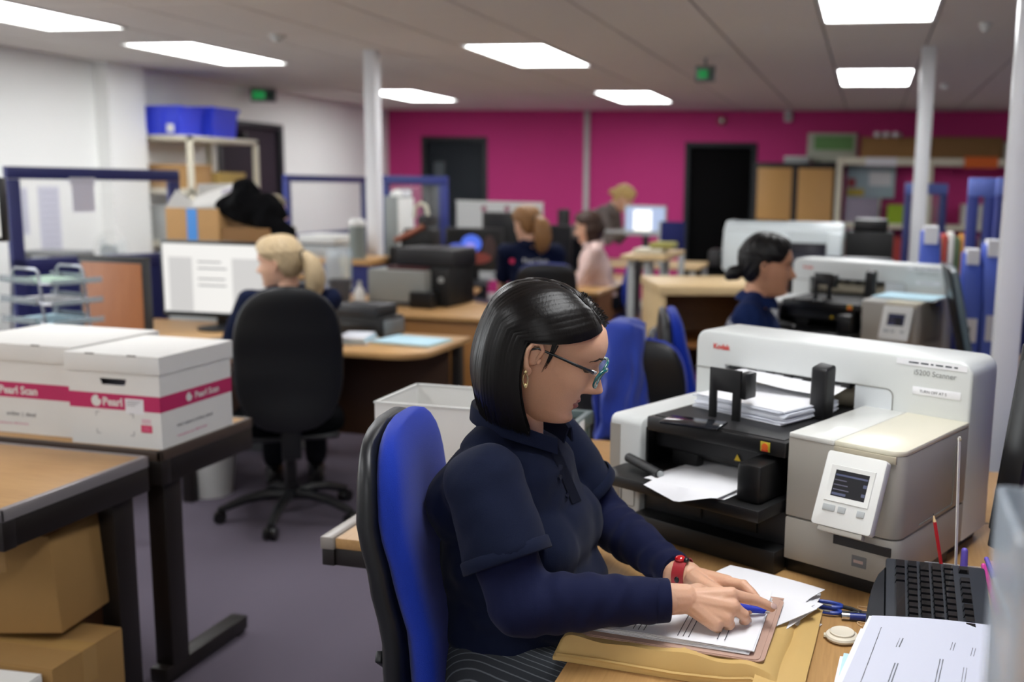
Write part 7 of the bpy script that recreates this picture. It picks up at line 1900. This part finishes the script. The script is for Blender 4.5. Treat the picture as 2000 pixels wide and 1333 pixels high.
for k, col in enumerate(('b99a6a', 'a8433a', 'd8d5cc', '5a6a4a', 'c98a3a', 'cfd3da', '8a3f5a')): B('folder', M('fld_'+col, col, .8), t, (-.11+.03*k, -.085+.03*k, -.1, .1, zt-.239, zt-.02+.012*(k % 3)))
t = thing('monitor', 'thin dark monitor seen edge on right of the second scanner', 'monitor', (at(1868, 660, 4.15).x, 4.15, Z2), 0, 'computer monitors')
MB().box((0, 0, .26), (.028, .4, .36), Euler((0, R(-13), 0)).to_matrix(), .006).build('housing', M('teal_grey_plastic', '5a6a70', .35), t); MB().box((-.02, 0, .265), (.008, .41, .37), Euler((0, R(-13), 0)).to_matrix(), .003).build('bezel', m_black, t); MB().cyl((.02, 0, .01), (.03, 0, .2), .02).build('stand_neck', m_dgrey, t); MB().lathe([(.1, 0), (.1, .01), (.02, .016)]).build('stand_foot', m_dgrey, t)
# papers on the second scanner
M2 = Matrix.Translation(scan2.location) @ rotz(R(-20))
p = M2 @ Vector((-.1, -.15, .294)); papers('pale blue paper on the lid of the second scanner', p, .26, .22, .008, R(-20), [m_paper2, m_bluep])
# waste bin below the left desk
p = on(385, 975, 0); t = thing('waste_bin', 'white waste bin under the desk of the blonde woman', 'bin', p+Vector((0, .1, 0))); MB().lathe([(.1, 0), (.13, .26), (.135, .26), (.135, .25), (.125, .25)], n=24).build('bin_body', m_white, t); MB().lathe([(.124, .2), (.05, .235)], n=16).build('bin_liner', m_lgrey, t)

# ------------------------------------------------------------------ remaining chairs
cblk = dict(z0=.48, z1=1.065, W=.215, curve=.4, ex=2.5, prof=[(.45, -.2), (.6, -.19), (.75, -.2), (.9, -.23), (1.05, -.265)])
p = on(540, 985, 0)
office_chair('black office chair with tall rounded back behind the blonde woman', (-2.435, 3.84, 0), R(124), m_blkfab, m_shell, **cblk)
e = at(1065, 545, 6.2); office_chair('blue edged black office chair of the ponytailed woman', (e.x-.1, e.y+.28, 0), R(112), m_blue, m_shell, z0=.5, z1=.985, W=.2, t_pad=.05)
e = at(1212, 500, 7.7); office_chair('blue fabric chair behind the woman in pale pink', (e.x-.12, e.y, 0), R(185), m_blue, m_shell, z0=.5, z1=.98, W=.19)
e = at(1300, 680, 3.7); office_chair('black and blue office chair seen from its side left of the near scanner', (e.x+.28, e.y+.0, 0), R(14), m_blue, m_shell, z0=.5, z1=1.05, W=.2)
e = at(1238, 740, 3.2); jch = office_chair('blue office chair with a blue jacket hung over its back', (e.x-.02, e.y+.27, 0), R(88), m_blue, m_shell, z0=.5, z1=1.0, W=.2)
e = at(1400, 700, 3.8); office_chair('blue office chair of the woman with the bun', (at(1496, 523, 3.95).x-.16, 3.95, 0), R(4), m_blue, m_shell, z0=.5, z1=.93, W=.19)
# jacket: a folded cloth over the back rest
jx0, jx1, jy = at(1156, 740, 3.12).x, at(1256, 740, 3.12).x, 3.12
ztop_ = at(1215, 636, 3.12).z; zbot = at(1210, 862, 3.12).z
jc = Vector(((jx0+jx1)/2, 3.2, 0))
def jk(u, v):
    a = u*2*PI; hw = (jx1-jx0)/2*(.86+.18*v+.03*math.sin(9*a+4*v))*(1 if math.cos(a) < 0 else lerp(1, 1.06, v))
    x = hw*abs(math.cos(a))**.7*math.copysign(1, math.cos(a)); y = .085*abs(math.sin(a))**.8*math.copysign(1, math.sin(a))*(1+.25*math.sin(7*a+5*v)*v)
    z = ztop_-(ztop_-zbot)*v - .02*(1-v)*abs(math.cos(a))**3
    return Vector((x, y, z))+Vector((mnoise.noise(Vector((u*9, v*4, 1))), mnoise.noise(Vector((u*9, v*4, 7))), 0))*.02+Vector((0, -1, 0))*(.016*math.sin(u*44+3*v)*min(1, v*2)*(1 if math.sin(a) < 0 else 0))
mb = MB(); rings = [[jk(i/48, v) for i in range(48)] for v in np.linspace(0, 1, 24)]
rings = [[Vector((p_.x*.3, p_.y*.3, p_.z+.012)) for p_ in rings[0]], [Vector((p_.x*.85, p_.y*.8, p_.z+.008)) for p_ in rings[0]]]+rings
mb.loft(rings, cap=True); o = mb.build('jacket_body', M('blue_fleece', '2940a0', .95, bump=.4, scale=300, var=.15, sheen=.2), None, smooth=80)
o.location = jc; o.name = 'jacket'; tag(o, 'blue fleece jacket draped over a chair back behind the seated woman', 'jacket')

# unseen blue fabric screen, added so the scanner's right side turns darker and bluish
t = thing('partition_screen', 'unseen blue fabric screen added at the right end of the foreground desk to darken the scanner side', 'partition', (.97, .9, 0), R(90))
B('frame_bar', m_bluefr, t, (0, 2.4, -.02, .02, 1.5, 1.55)); B('fabric_panel', M('blue_fabric_screen', '2f3f9f', .85), t, (.05, 2.35, -.015, .015, .08, 1.499))
for x in (0, 2.35): B('frame_post', m_bluefr, t, (x, x+.05, -.02, .02, .03, 1.499))
for x in (.1, 2.3): B('foot', m_dgrey, t, (x-.03, x+.03, -.18, .18, 0, .03))
